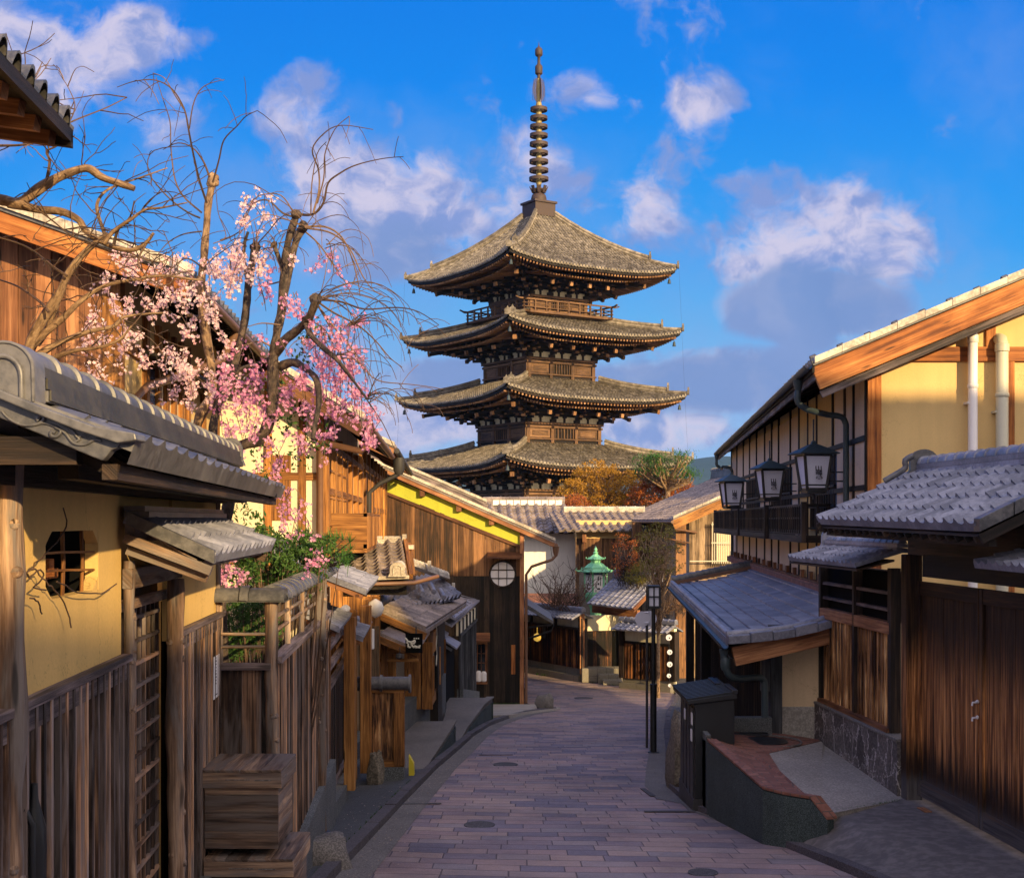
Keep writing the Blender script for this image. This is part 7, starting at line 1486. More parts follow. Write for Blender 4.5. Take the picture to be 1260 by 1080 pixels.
# street lamp, thin pole with disc sign, covers in the road
q = P(804, 914, 24.0); gz = G(q.y)
sl_ = thing('street_lamp', 'square black street lamp with a paned head on a two-stage post', 'street lamp', (q.x, q.y, gz)); X0, Y0 = q.x, q.y
hz_ = lambda py: P(0, py, Y0).z
m = MB(); m.tube([(X0, Y0, gz), (X0, Y0, hz_(842))], .058, 16); m.tube([(X0, Y0, hz_(842)), (X0, Y0, hz_(747))], .036, 14); m.lathe((X0, Y0, gz), [(.10, 0), (.10, .02), (.06, .03)], 16); m.lathe((X0, Y0, hz_(842)-.03), [(.058, 0), (.064, .01), (.064, .04), (.036, .05)], 16); part('post', m, iron, sl_, smooth=50)
zt0, zt1 = hz_(747), hz_(720); m = MB(); w_ = .105
m.box(X0-w_, X0+w_, Y0-w_, Y0+w_, zt0-.02, zt0+.03); m.box(X0-w_-.01, X0+w_+.01, Y0-w_-.01, Y0+w_+.01, zt1-.03, zt1)
for sx_ in (-1, 1):
    for sy_ in (-1, 1): m.box(X0+sx_*w_-.018, X0+sx_*w_+.018, Y0+sy_*w_-.018, Y0+sy_*w_+.018, zt0, zt1-.02)
m.box(X0-.012, X0+.012, Y0-w_-.008, Y0-w_+.012, zt0, zt1); m.box(X0-w_, X0+w_, Y0-w_-.006, Y0-w_+.01, (zt0+zt1)/2-.012, (zt0+zt1)/2+.012); HD2 = part('head', m, iron, sl_, bevel=.003)
m = MB(); m.box(X0-w_+.02, X0+w_-.02, Y0-w_+.02, Y0+w_-.02, zt0+.03, zt1-.03); part('frosted_glass', m, paper, HD2)
q = P(796, 908, 25.2); gz = G(q.y); X0, Y0 = q.x, q.y
ps = thing('thin_pole', 'thin black pole carrying two grey disc signs beside the street lamp', 'pole', (X0, Y0, gz)); m = MB(); m.tube([(X0, Y0, gz), (X0, Y0, P(0, 744, Y0).z)], .024, 12); part('pole', m, iron_c, ps, smooth=50)
for dx_, rt in ((-.09, 12), (.05, -20)):
    c = V((X0+dx_, Y0-.05 if dx_ < 0 else Y0+.05, P(0, 761, Y0).z)); n = V((math.sin(R(rt)), -math.cos(R(rt)), 0)); m = MB(); m.tube([c, c+n*.012], .145, 24); part('disc_sign', m, paper, ps)
m = MB(); c = V((X0, Y0, 0)); [m.tube([c+V((-.06, -.04, P(0, y_, Y0).z)), c+V((.02, -.04, P(0, y_, Y0).z))], .02, 6) for y_ in (753, 766)]; part('clamp', m, paper, ps)
def cover(px, py, rx, ry, lbl, rnd=True, rot=0):
    Y = next(y for y in [8+.05*i for i in range(900)] if (CY-py)/F*y <= G(y)+1e-4 or y > 50) if False else min([8+.05*i for i in range(760)], key=lambda y: abs((CY-py)/F*y-G(y)))
    x = (px-CX)/F*Y; m = MB()
    if rnd: m.lathe((x, Y, G(Y)+.008), [(rx, 0), (rx, .006)], 24)
    else: c, s_ = math.cos(rot), math.sin(rot); o = V((x, Y, G(Y)+.009)); m.slab(o-V((c, s_, 0))*rx-V((-s_, c, -.09))*ry, V((c, s_, -.09*s_))*2*rx, V((-s_, c, -.09))*2*ry, (0, 0, .005))
    return solo('manhole_cover' if rnd else 'drain_grate', m, coverm, lbl, 'manhole cover' if rnd else 'grate')
cover(590, 1015, .17, .17, 'small round iron cover in the paving, nearest to the wooden boxes'); cover(865, 1074, .13, .13, 'dark round iron cover at the bottom of the picture near the right kerb')
cover(622, 941, .20, .2, 'round worn cover in the middle of the street beside a long slot'); cover(718, 859, .32, .3, 'pale rimmed iron cover far down where the street bends')
cover(519, 989, .24, .035, 'dark slot drain at the left gutter by the low cedar screen', False, .12); cover(610, 929, .30, .03, 'long thin iron slot in the middle of the sloping street', False, .05)
cover(797, 975, .035, .45, 'long narrow iron grate beside the right kerb under the lamp', False, .05); cover(824, 999, .3, .05, 'cross grate in front of the black cabinet', False, .0)

# ------------------------------------------------------------------ unseen houses added behind the eye on the right, shaped to shade the street
def plain_house(name, label, x0, x1, y0, y1, zb0, ze, zr):
    o = thing(name, label, 'house', ((x0+x1)/2, (y0+y1)/2, zb0)); m = MB(); m.box(x0+.6, x1-.6, y0+.5, y1-.5, zb0, ze); xm = (x0+x1)/2
    m.prism([V((x0+.6, y0+.5, ze)), V((x1-.6, y0+.5, ze)), V((xm, y0+.5, zr-.1))], (0, y1-y0-1, 0)); part('wall', m, pl_tan, o)
    m = MB(); tile_slope(m, V((x0, y1, ze-.1)), V((0, y0-y1, 0)), V((xm-x0, 0, zr-ze+.1)), .3, .3, .05, .02, 'wave', .05, 4); tile_slope(m, V((x1, y0, ze-.1)), V((0, y1-y0, 0)), V((xm-x1, 0, zr-ze+.1)), .3, .3, .05, .02, 'wave', .05, 4); part('roof', m, tile_grey, o, smooth=40)
    m = MB()
    for k in range(max(2, int((y1-y0)/3))): y = y0+1.5+3*k; m.box(x0+.55, x0+.63, y, y+1.4, ze-2.0, ze-.8)
    part('window', m, glass_d, o); return o
plain_house('shade_house', 'unseen plain tiled house beside the viewpoint, added to shade the street', 8.0, 12.6, -14, 3.2, G(-10)-1, 4.2, 5.25)
plain_house('shade_house', 'unseen taller plain tiled house up the slope behind the viewpoint, added for its shade', 9.0, 20, -34, -15.5, G(-25)-1, 5.8, 7.8)
o = thing('shade_house', 'unseen broad plain tiled house behind the first, its cross ridge added for its shade', 'house', (19, 2, G(2)-1)); m = MB(); m.box(13.4, 24.6, -1.6, 5.6, G(2)-1, 5.2); m.prism([V((13.4, -1.6, 5.2)), V((13.4, 5.6, 5.2)), V((13.4, 2, 6.8))], (11.2, 0, 0)); part('wall', m, pl_tan, o)
m = MB(); tile_slope(m, V((13, -2.2, 4.95)), V((12, 0, 0)), V((0, 4.2, 2.0)), .3, .3, .05, .02, 'wave', .05, 4); tile_slope(m, V((25, 6.2, 4.95)), V((-12, 0, 0)), V((0, -4.2, 2.0)), .3, .3, .05, .02, 'wave', .05, 4); part('roof', m, tile_grey, o, smooth=40)
# ------------------------------------------------------------------ trees and plants
def limb(mb, pts, r0, r1, Y=None, dY=0.0, n=12, k=8, bump=.35, jit=.006):
    """a limb through picture points, at depth Y drifting by dY towards its tip"""
    P3 = [P(x, y, Y+dY*i/(len(pts)-1)) for i, (x, y) in enumerate(pts)]; q = smooth_path(P3, k, 0); L_ = len(q)
    q = [p+V((MN.noise(p*4+V((1, 2, 3))), MN.noise(p*4+V((7, 2, 9))), MN.noise(p*4+V((4, 8, 3)))))*jit*2 for p in q]
    mb.tube(q, [lerp(r0, r1, i/(L_-1))*(1+(.22*MN.noise(q[i]*9+V((3, 1, 2))) if bump else 0)) for i in range(L_)], n, bump=bump); return q
def twig(mb, p, d, L, r0=.006, droop=.6, n=8, fork=0, tips=None, wig=.18):
    d = V(d).normalized(); pts = [V(p)]; st = L/n
    for i in range(n):
        d = (d+V((rng.gauss(0, wig), rng.gauss(0, wig), rng.gauss(0, wig)-droop*(i+1)/n*.5))*.5).normalized(); pts.append(pts[-1]+d*st)
        if fork and rng.random() < fork: twig(mb, pts[-1], d+V((rng.gauss(0, .7), rng.gauss(0, .7), rng.gauss(0, .6))), L*rng.uniform(.25, .5), r0*.6, droop, 5, 0, tips, wig)
    mb.tube(pts, [lerp(r0, .0022, i/n) for i in range(n+1)], 4, cap=False)
    if tips is not None: tips += pts[2:]
    return pts
CYY = 10.7
ch = thing('cherry_tree', 'old pollarded weeping cherry with dark twisted limbs and pink blossom', 'tree', (P(290, 0, CYY).x, CYY, G(CYY)))
tr, tw, fl, fd = MB(), MB(), MB(), MB()
px2 = CYY/F
l1 = limb(tr, [(275, 900), (272, 700), (285, 600), (292, 553), (318, 540), (333, 512), (337, 470), (336, 436), (341, 410), (347, 380), (350, 335), (354, 300), (365, 264)], .056, .026, CYY, -.3)
l2 = limb(tr, [(347, 385), (352, 350), (360, 315), (366, 290), (374, 279)], .026, .032, CYY-.2, .05)
l3 = limb(tr, [(337, 437), (350, 420), (368, 405), (380, 392), (389, 369)], .038, .032, CYY-.15, -.4)
l4 = limb(tr, [(284, 590), (262, 540), (266, 505), (284, 465), (296, 420), (303, 372), (309, 335), (314, 304)], .040, .028, CYY+.1, .3)
part_l = limb(tr, [(306, 345), (300, 320), (301, 300), (306, 285)], .018, .012, CYY+.35, 0)
l6 = limb(tr, [(345, 452), (362, 446), (378, 455), (390, 468), (392, 500), (384, 540)], .040, .016, CYY-.1, -.5)
l7 = limb(tr, [(375, 392), (383, 412), (398, 428), (416, 445), (436, 470), (452, 492)], .026, .008, CYY-.4, -.5)
l8 = limb(tr, [(336, 440), (318, 447), (300, 452), (286, 462)], .022, .014, CYY-.1, 0)
l9 = limb(tr, [(351, 345), (344, 322), (337, 302)], .018, .014, CYY-.2, 0)
for c, r in ((P(365, 264, 10.4), .05), (P(374, 279, 10.5), .05), (P(389, 369, 10.2), .055), (P(314, 304, 11.1), .05), (P(337, 301, 10.5), .03)):
    for _ in range(5): d = V((rng.gauss(0, 1), rng.gauss(0, 1), rng.gauss(0, 1))).normalized(); tr.tube([c, c+d*r*.7, c+d*r], [r*.8, r*.6, r*.2], 7)
S = [([(366, 264), (385, 264), (398, 250), (404, 225), (420, 212), (440, 203), (470, 195), (496, 193)], .012), ([(386, 262), (393, 235), (392, 210), (384, 185), (398, 165), (420, 155), (459, 160)], .009),
     ([(390, 250), (398, 220), (400, 190), (412, 160), (430, 143)], .007), ([(383, 262), (384, 225), (390, 190), (402, 175)], .006),
     ([(375, 279), (400, 279), (420, 292), (433, 318), (440, 345), (443, 365)], .010), ([(376, 281), (405, 286), (430, 305), (446, 340), (462, 360), (484, 368)], .009),
     ([(390, 369), (420, 372), (450, 380), (490, 378), (515, 384), (540, 400)], .009), ([(390, 371), (410, 385), (440, 400), (462, 420), (480, 440), (495, 452)], .009),
     ([(388, 372), (405, 395), (430, 425), (445, 450), (465, 468), (500, 472), (545, 479)], .009), ([(390, 374), (410, 410), (425, 450), (450, 490), (470, 520), (490, 560)], .008),
     ([(372, 282), (392, 300), (412, 330), (424, 345), (470, 362)], .008), ([(366, 268), (348, 262), (330, 246), (312, 250), (303, 268), (300, 300)], .009), ([(362, 262), (345, 240), (320, 240), (305, 255)], .006),
     ([(262, 225), (270, 195), (276, 172), (292, 155), (303, 143), (317, 136)], .008), ([(258, 218), (250, 198), (236, 182), (218, 176), (200, 184)], .009), ([(254, 250), (246, 225), (238, 190), (232, 160), (226, 132), (212, 110), (190, 99), (165, 100), (144, 107)], .010),
     ([(232, 158), (240, 122), (252, 105), (276, 98)], .006), ([(226, 135), (214, 115), (203, 96), (188, 90)], .006), ([(248, 262), (225, 240), (214, 215), (210, 180), (209, 150), (200, 120), (192, 95)], .008), ([(246, 268), (232, 262), (215, 250), (195, 230), (182, 210), (190, 185), (240, 180)], .008),
     ([(248, 285), (225, 288), (205, 300), (190, 320)], .007), ([(250, 330), (230, 318), (212, 330), (190, 348)], .007), ([(272, 296), (285, 290), (300, 282)], .01), ([(262, 300), (278, 290), (268, 260), (265, 230)], .004),
     ([(316, 300), (330, 285), (344, 270), (358, 262)], .006), ([(352, 345), (330, 350), (312, 352)], .008), ([(338, 430), (320, 420), (300, 425)], .010), ([(345, 400), (322, 398), (306, 402)], .007)]
tips = []
for pts, r in S: q = limb(tw, pts, r, .0028, CYY-.2+rng.uniform(-.3, .3), rng.uniform(-.5, .3), 5, 4, 0, .004); tips.append(q)
for q in tips:
    for _ in range(int(len(q)*.25)):
        p = rng.choice(q[3:]); twig(tw, p, (rng.gauss(.2, .6), rng.gauss(-.1, .4), rng.gauss(-.2, .7)), rng.uniform(.08, .35), .003, .9, 6)
for (x, y, n_, Ln) in ((389, 370, 13, 1.3), (374, 280, 6, 1.0), (430, 400, 8, 1.0), (452, 490, 10, .6), (410, 440, 12, .8), (400, 300, 4, .8), (337, 302, 6, .4), (310, 300, 5, .4)):
    for _ in range(n_): twig(tw, P(x+rng.gauss(0, 3), y+rng.gauss(0, 3), CYY-.4), (rng.gauss(.7, .5) if x > 380 else rng.gauss(0, .8), rng.gauss(-.1, .6), rng.uniform(.1, .9)), Ln*rng.uniform(.4, 1.0), .0042, 1.5, 12, .10, None, .16)
def blossom(lst, mb, size, Y0, dY=.35, wood_mb=None, dens=1.0):
    for (x, y, rx, ry, n_) in lst:
        m_ = max(3, int(n_/8.5))
        for _ in range(m_):                          # sprays: short drooping twigs carrying bunched flowers
            while True:
                a, b = rng.uniform(-1, 1), rng.uniform(-1, 1)
                if a*a+b*b < 1: break
            p = P(x+a*rx, y+b*ry, Y0+rng.uniform(-dY, dY)); pts = twig(wood_mb, p+V((rng.gauss(0, .02), 0, .08)), (rng.gauss(0, .4), rng.gauss(0, .4), -.7), rng.uniform(.10, .26), .0032, .8, 5)
            for _ in range(rng.randint(2, 4)):
                c = rng.choice(pts)
                for _ in range(int(rng.randint(3, 7)*dens)): flower(mb, c+V((rng.gauss(0, .024), rng.gauss(0, .024), rng.gauss(0, .022))), size*rng.uniform(.7, 1.15))
warm = [(120, 352, 16, 8, 24), (152, 335, 20, 14, 60), (165, 318, 22, 10, 50), (135, 372, 16, 12, 30), (170, 385, 20, 18, 40), (122, 402, 16, 16, 30), (150, 412, 22, 22, 40), (130, 440, 24, 14, 36), (112, 462, 20, 9, 26), (200, 350, 18, 20, 50), (215, 330, 14, 14, 40),
    (205, 375, 16, 14, 44), (235, 345, 16, 24, 50), (245, 365, 14, 14, 34), (225, 395, 18, 14, 40), (262, 330, 14, 22, 60), (285, 325, 22, 13, 80), (290, 345, 20, 20, 80), (300, 322, 16, 16, 60), (318, 325, 10, 10, 34), (312, 258, 12, 7, 24), (330, 253, 8, 6, 14), (303, 280, 6, 8, 10),
    (320, 285, 14, 6, 12), (335, 318, 8, 18, 18), (180, 425, 14, 12, 30), (232, 455, 22, 14, 60), (215, 475, 26, 14, 66), (205, 440, 24, 12, 46), (265, 460, 18, 16, 44), (120, 480, 22, 8, 30), (245, 490, 16, 10, 30), (258, 395, 20, 18, 40)]
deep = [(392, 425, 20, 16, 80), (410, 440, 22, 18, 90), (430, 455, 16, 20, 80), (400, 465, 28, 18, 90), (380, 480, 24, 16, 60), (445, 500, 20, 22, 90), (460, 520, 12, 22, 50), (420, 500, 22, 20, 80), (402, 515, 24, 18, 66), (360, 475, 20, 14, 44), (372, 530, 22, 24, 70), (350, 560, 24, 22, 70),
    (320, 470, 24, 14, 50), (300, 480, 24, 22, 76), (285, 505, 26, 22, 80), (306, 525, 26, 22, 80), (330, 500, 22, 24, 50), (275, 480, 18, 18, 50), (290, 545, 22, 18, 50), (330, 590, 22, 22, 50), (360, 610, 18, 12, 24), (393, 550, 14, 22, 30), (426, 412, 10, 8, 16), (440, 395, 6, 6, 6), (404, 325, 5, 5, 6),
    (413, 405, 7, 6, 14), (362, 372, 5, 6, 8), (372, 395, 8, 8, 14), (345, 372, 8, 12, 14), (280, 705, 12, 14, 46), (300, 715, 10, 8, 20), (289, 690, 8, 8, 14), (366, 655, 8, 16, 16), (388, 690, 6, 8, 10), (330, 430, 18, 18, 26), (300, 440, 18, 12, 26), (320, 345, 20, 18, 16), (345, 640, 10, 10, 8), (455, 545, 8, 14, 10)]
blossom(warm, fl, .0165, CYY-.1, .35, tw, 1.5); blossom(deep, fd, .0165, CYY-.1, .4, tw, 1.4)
lf = MB()
for (x, y, n_) in ((385, 410, 60), (376, 435, 50), (345, 470, 60), (360, 520, 60), (395, 540, 60), (318, 545, 40), (330, 575, 50), (305, 480, 40), (288, 620, 60), (310, 640, 60), (370, 560, 40)): leaf_quads(lf, P(x, y, CYY+.35), n_, .14, .026)
T_ = part('trunk', tr, bark_d, ch, smooth=60); part('twigs', tw, twig_m, ch); part('blossom', fl, flower_m, ch, label='pale salmon pink blossom sprays, sunlight put into their colour'); part('shaded_blossom', fd, flower_d, ch, label='deeper magenta pink blossom sprays, shade put into their colour'); part('leaves', lf, leaf_g, ch)
# second, light barked trunk
c2 = thing('cherry_tree', 'upright light barked cherry trunk with a cut knob crowned by thin whips', 'tree', (P(262, 0, 11.1).x, 11.1, G(11.1))); tr = MB()
limb(tr, [(235, 900), (236, 700), (238, 560), (246, 515), (262, 478), (256, 430), (250, 385), (248, 340), (252, 300), (256, 262), (261, 222)], .050, .026, 11.1, -.1)
for _ in range(8): d = V((rng.gauss(0, 1), rng.gauss(0, 1), rng.gauss(0, 1))).normalized(); c = P(261, 222, 11.0); tr.tube([c, c+d*.05, c+d*.065], [.04, .03, .01], 7)
limb(tr, [(252, 395), (232, 388), (225, 375), (222, 360)], .02, .012, 11.1, -.1); part('trunk', tr, bark_l, c2, smooth=60)
# the bare tree at the far left
bt = thing('bare_tree', 'sprawling leafless tree with smooth sunlit limbs in front of the cedar wall', 'tree', (P(20, 0, 8.6).x, 8.6, G(8.6))); tr, tw = MB(), MB(); BY = 8.6
B = [([(20, 600), (26, 470), (36, 425), (52, 392), (74, 362), (84, 340), (98, 318), (118, 298), (132, 288)], .040, .016), ([(-40, 242), (0, 246), (24, 250), (55, 230), (80, 215), (105, 207), (125, 218), (148, 226), (166, 233)], .036, .020), ([(10, 250), (45, 257), (75, 260), (97, 272), (108, 288), (135, 302), (160, 308), (178, 300), (190, 286)], .032, .009),
     ([(30, 435), (60, 405), (80, 388), (100, 370), (128, 352), (160, 345), (200, 340), (250, 344)], .026, .006), ([(42, 440), (75, 420), (110, 408), (140, 402), (155, 390), (200, 385)], .024, .006), ([(55, 445), (90, 432), (120, 428), (146, 418), (162, 400)], .018, .006),
     ([(70, 370), (60, 400), (45, 425)], .020, .024), ([(128, 300), (140, 285), (162, 270), (180, 258), (200, 255), (230, 250)], .016, .004), ([(140, 302), (146, 282), (160, 268), (165, 248)], .012, .004), ([(132, 295), (122, 270), (120, 252), (130, 236), (150, 225), (180, 215), (205, 207)], .013, .004),
     ([(58, 225), (60, 200), (56, 188), (68, 180), (84, 165)], .012, .004), ([(-20, 180), (20, 180), (45, 176), (65, 160), (90, 148), (130, 133), (155, 120)], .010, .003), ([(-20, 150), (10, 140), (25, 118), (40, 100), (52, 76)], .008, .003), ([(0, 168), (25, 150), (40, 140)], .007, .003),
     ([(84, 340), (70, 330), (45, 312), (20, 300), (-20, 285)], .010, .004), ([(60, 385), (40, 365), (15, 350), (-20, 338)], .010, .004), ([(180, 300), (170, 322), (182, 340), (200, 352)], .008, .003), ([(150, 305), (175, 318), (200, 322), (215, 310)], .007, .003), ([(30, 248), (60, 268), (90, 292), (120, 302)], .006, .004),
     ([(-30, 110), (5, 75), (20, 100), (28, 112)], .006, .003), ([(84, 150), (92, 130), (84, 108), (72, 90)], .005, .002)]
for i, (pts, a, b) in enumerate(B):
    q = limb(tr if a > .012 else tw, pts, a, b, BY+(0 if i < 6 else rng.uniform(-.2, .2)), rng.uniform(-.2, .4), 9 if a > .012 else 5, 5, .18 if a > .012 else 0)
    for _ in range(int(len(q)*(.32 if a < .03 else .18))):
        p = rng.choice(q[2:]); twig(tw, p, (rng.gauss(.1, .8), rng.gauss(0, .6), rng.gauss(.35, .7)), rng.uniform(.12, .55), .0042, .1, 8, .16, None, .30)
part('trunk', tr, bark_l, bt, smooth=60); part('twigs', tw, twig_m, bt)

# climbing twigs on the ochre wall
vn = MB()
for pts in ([(22, 700), (30, 690), (50, 670), (62, 655), (66, 640), (62, 625)], [(15, 705), (26, 700), (40, 715), (55, 730), (65, 745), (72, 772)], [(18, 712), (32, 700), (36, 712), (24, 722), (40, 726)], [(20, 735), (30, 740), (35, 755)], [(54, 715), (80, 728), (110, 730), (130, 718)], [(0, 700), (12, 703), (20, 712)]):
    q = [LW(x)+WN*.05+V((0, 0, LZ(x, y))) for x, y in pts]; vn.tube(smooth_path(q, 4, .002), .0032, 5)
solo('vine_twig', vn, twig_m, 'thin bare vine twigs curling round the lattice window', 'twig')

# shrubs behind the fence
def shrub(name, label, cat, c, rx, ry, rz, n, leafm, leaf, base, nclump=40, cl=.12):
    o = thing(name, label, cat, base); wb, lb = MB(), MB()
    for i in range(nclump):
        while True:
            q = V((rng.uniform(-1, 1), rng.uniform(-1, 1), rng.uniform(-1, 1)))
            if q.length < 1: break
        p = V(c)+V((q.x*rx, q.y*ry, q.z*rz)); b = V(base)+V((q.x*.1, q.y*.1, 0)); wb.tube(smooth_path([b, b.lerp(p, .5)+V((rng.gauss(0, .05), 0, .05)), p], 3), [.012, .010, .009, .008, .006, .004, .003], 4, cap=False); leaf_quads(lb, p, int(n/nclump*rng.uniform(.5, 1.5)), cl*rng.uniform(.6, 1.3), leaf, .8)
    part('stems', wb, twig_m, o); part('leaves', lb, leafm, o); return o
c = P(340, 690, 12.3); shrub('garden_shrub', 'dense dark green shrub behind the log fence coping', 'shrub', c, .62, .5, .26, 5200, leaf_g, .024, (c.x, 12.3, G(12.3)), 90)
c = P(300, 770, 11.2); shrub('garden_shrub', 'dark green leaves seen through the open rails of the log fence', 'shrub', c, .28, .5, .32, 2600, leaf_g, .022, (c.x, 11.2, G(11.2)), 50)
pn = thing('small_pine', 'low spiky green garden pine left of the brown pantile roof', 'tree', P(395, 0, 14)+V((0, 0, G(14)))); wb, lb = MB(), MB(); b = V((P(385, 0, 14).x, 14, G(14)))
wb.tube([b, P(385, 690, 14)], [.05, .03], 8)
for i in range(46):
    p = P(rng.uniform(355, 432), rng.uniform(655, 695), 14+rng.uniform(-.5, .5)); wb.tube([P(385, 700, 14), p], [.012, .005], 4)
    for _ in range(26): d = V((rng.gauss(0, 1), rng.gauss(0, 1), rng.gauss(.5, .8))).normalized(); s_ = d.cross(V((0, 0, 1))).normalized()*.005; L_ = rng.uniform(.07, .14); lb.face([p-s_, p+s_, p+d*L_+s_*.3, p+d*L_-s_*.3], [(0, 0)]*4)
part('trunk', wb, bark_d, pn); part('crown', lb, leaf_p, pn)

# trees round the pagoda
def ctree(name, label, px0, px1, py0, py1, Y, leafm, n=90, nl=80, leaf=.07, cl=.5, bark=bark_l, tr_=.2):
    a, b = P(px0, py1, Y), P(px1, py0, Y); cc = (a+b)/2; grow_tree(name, label, 'tree', (cc.x, Y, -6.2), 8, cc, ((b.x-a.x)/2, 2.0, (b.z-a.z)/2), leafm, bark, n, nl, leaf, cl, tr_)
ctree('maple_tree', 'large golden orange tree in front of the pagoda foot', 684, 800, 566, 662, 84, leaf_o, 260, 62, .085, .42)
ctree('maple_tree', 'rust coloured tree right of the golden one, under the pine', 770, 858, 584, 650, 82, leaf_r, 180, 50, .085, .40)
ctree('maple_tree', 'small russet tree low beside the white wall roof ridge', 680, 740, 610, 655, 80, leaf_r, 60, 80, .08, .5)
pt = thing('pine_tree', 'green garden pine with spread flat pads standing above the rust tree', 'tree', (P(820, 0, 80).x, 80, -6.2)); wb, lb = MB(), MB(); tb = V((P(820, 0, 80).x, 80, -6.2)); top = P(819, 575, 80)
wb.tube(smooth_path([tb, P(822, 620, 80), top], 4, .05), [.22]*4+[.18, .16, .14, .12, .10], 9)
for i in range(58):
    an = rng.uniform(0, 6.28); rr = rng.uniform(.2, 1)**.6; p = P(820, lerp(556, 588, min(1, rng.random()**.8+.18*(rr-.6))), 80)+V((math.cos(an)*rr*1.75, math.sin(an)*rr*1.6, 0)); wb.tube(smooth_path([P(820, rng.uniform(590, 605), 80), p+V((0, 0, -.35)), p], 3), [.09, .07, .05, .04, .03, .02, .01], 5)
    for _ in range(110): d = V((rng.gauss(0, 1), rng.gauss(0, 1), rng.gauss(.3, .45))).normalized(); q = p+V((rng.gauss(0, .32), rng.gauss(0, .3), rng.gauss(0, .12))); s_ = d.cross(V((0, 0, 1))).normalized()*.022; L_ = rng.uniform(.14, .28); lb.face([q-s_, q+s_, q+d*L_], [(0, 0)]*3)
part('trunk', wb, bark_l, pt, smooth=60); part('crown', lb, leaf_p, pt)
ctree('garden_tree', 'airy olive green garden tree in front of the tiled house gable', 778, 842, 640, 718, 46.0, leaf_y, 120, 17, .04, .16, bark_l, .07)
ctree('garden_tree', 'small dark red budding tree right of the green lantern', 750, 788, 652, 715, 52.5, leaf_r, 80, 18, .04, .16, bark_d, .06)
ctree('garden_tree', 'green brown shrub tree low behind the porch roof, left of the olive tree', 770, 800, 690, 722, 51.5, leaf_y, 40, 50, .04, .2, bark_d, .05)
bs = thing('bare_shrub', 'tangle of bare brown branches left of the green lantern', 'shrub', (P(690, 0, 53).x, 53, G(53))); wb = MB()
for i in range(60): twig(wb, P(rng.uniform(672, 716), rng.uniform(742, 752), 53+rng.uniform(-.6, .6)), (rng.gauss(0, .8), rng.gauss(0, .4), 1), rng.uniform(.8, 2.2), .022, -.2, 8, .3, None, .35)
part('branches', wb, twig_m, bs)
bs = thing('bare_shrub', 'tangle of pale bare branches behind the lamp head, right of the porch', 'shrub', (P(828, 0, 47.5).x+.3, 47.5, G(47.5))); wb = MB()
for i in range(50): twig(wb, P(rng.uniform(815, 842), rng.uniform(748, 760), 47.2+rng.uniform(-.4, .4)), (rng.gauss(0, .8), rng.gauss(0, .4), .8), rng.uniform(.5, 1.3), .016, .1, 8, .3, None, .35)
part('branches', wb, twig_m, bs)
m = MB(); q = P(658, 812, 53.5)
m = MB(); c = P(661, 789, 52.8); m.lathe(c, [(.02, 0), (.12, .05), (.16, .16), (.12, .28), (.04, .32)], 14); m.tube([c+V((0, 0, .3)), c+V((0, 0, .6))], .012, 5); solo('yellow_lamp', m, lamp_y, 'glowing yellow round lamp hung by the dark wall past the gable house', 'lamp', smooth=60)
pr_ = thing('lean_to', 'small dark lean-to roof on the far side of the brown gable house', 'roof', (.9, 45, G(45)))
m = MB(); a, b = P(646, 742, 43), P(681, 764, 43); m.prism([a, b, b+V((0, 0, -.10)), a+V((0, 0, -.14))], (0, 4, 0)); part('roof', m, tile_grey, pr_)
m = MB(); m.beam(P(646, 772, 43), P(681, 768, 43), .10, .06); m.box(b.x-.35, b.x-.25, 43, 43.1, P(0, 785, 43).z, b.z-.1); m.tube([P(681, 768, 42.9), P(678, 776, 42.9), P(646, 787, 42.9)], .04, 6); part('frame', m, wood_dark, pr_)

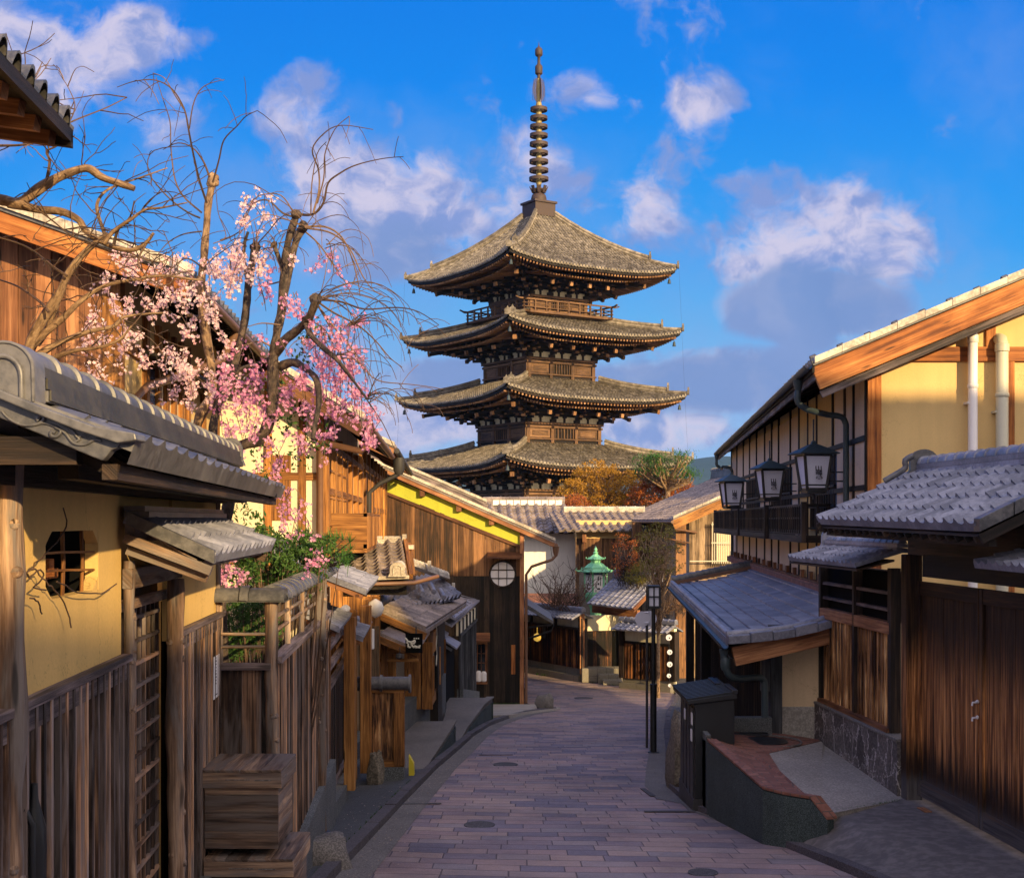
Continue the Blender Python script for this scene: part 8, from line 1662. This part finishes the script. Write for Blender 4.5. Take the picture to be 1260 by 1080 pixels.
# fallen petals and grit along the gutters, weeds at wall feet
pm = MB()
for i in range(900):
    Y = rng.uniform(9, 34); side = rng.random()
    x = table(KL, Y)+abs(rng.gauss(.0, .22))+.02 if side < .6 else table(KL, Y)-.18-abs(rng.gauss(0, .35)) if side < .85 else table(KR, Y)-abs(rng.gauss(0, .15))-.02
    if side >= .6 and side < .85 and Y > 19: continue
    z = G(Y)+(.012 if side < .6 or side >= .85 else .062); a = rng.uniform(0, 6.28); r_ = rng.uniform(.006, .014); c, s_ = math.cos(a)*r_, math.sin(a)*r_; h_ = rng.uniform(0, .006)
    pm.face([(x-c, Y-s_, z), (x+s_*.6, Y-c*.6, z+h_), (x+c, Y+s_, z+.001), (x-s_*.6, Y+c*.6, z+h_)], [(0, 0)]*4)
solo('fallen_petals', pm, plain('petal_litter', (.42, .33, .27), .8, var=.4), 'fallen petals and grit lying along the street gutters', 'litter', kind='stuff')
wm = MB()
def tufts(n, f, h):
    for i in range(n):
        x, y, z = f(rng.random()); 
        for _ in range(9): a = rng.uniform(0, 6.28); L_ = h*rng.uniform(.4, 1.2); d = V((math.cos(a)*.5, math.sin(a)*.5, 1)).normalized()*L_; s_ = V((-math.sin(a), math.cos(a), 0))*h*.07; wm.face([V((x, y, z))-s_, V((x, y, z))+s_, V((x, y, z))+d], [(0, 0)]*3)
tufts(150, lambda t_: (lerp(-1.6, .36, t_), HY-.08+rng.gauss(0, .05), G(HY)+.03), .09)
tufts(40, lambda t_: (lerp(3.0, 4.0, t_), lerp(12.9, 13.75, t_)+rng.gauss(0, .01), lerp(-2.82, -2.87, t_)), .03)
tufts(60, lambda t_: (table(KL, lerp(11, 19, t_))-.16, lerp(11, 19, t_), G(lerp(11, 19, t_))+.05), .035)
tufts(60, lambda t_: (lerp(.8, 5.7, t_), lerp(54.6, 48.4, t_)-.12, G(51)+.0), .10)
solo('weeds', wm, leaf_g, 'small green weeds growing along wall feet and kerb joints', 'weeds', kind='stuff')
# ------------------------------------------------------------------ the air that turns the far hills blue
hzb = MB(); hzb.box(-2600, 2600, -70, 3400, -40, 150)
hm = bpy.data.materials.new('haze_air'); hm.use_nodes = True; ht = NT(hm.node_tree); ht.n.clear(); pv_ = ht.node('ShaderNodeVolumePrincipled'); pv_.inputs['Color'].default_value = (.25, .50, 1, 1); pv_.inputs['Density'].default_value = .00008; pv_.inputs['Anisotropy'].default_value = 0.0
ho_ = ht.node('ShaderNodeOutputMaterial'); ht.l.new(pv_.outputs[0], ho_.inputs['Volume'])
solo('haze', hzb, hm, None, None, kind='stuff')
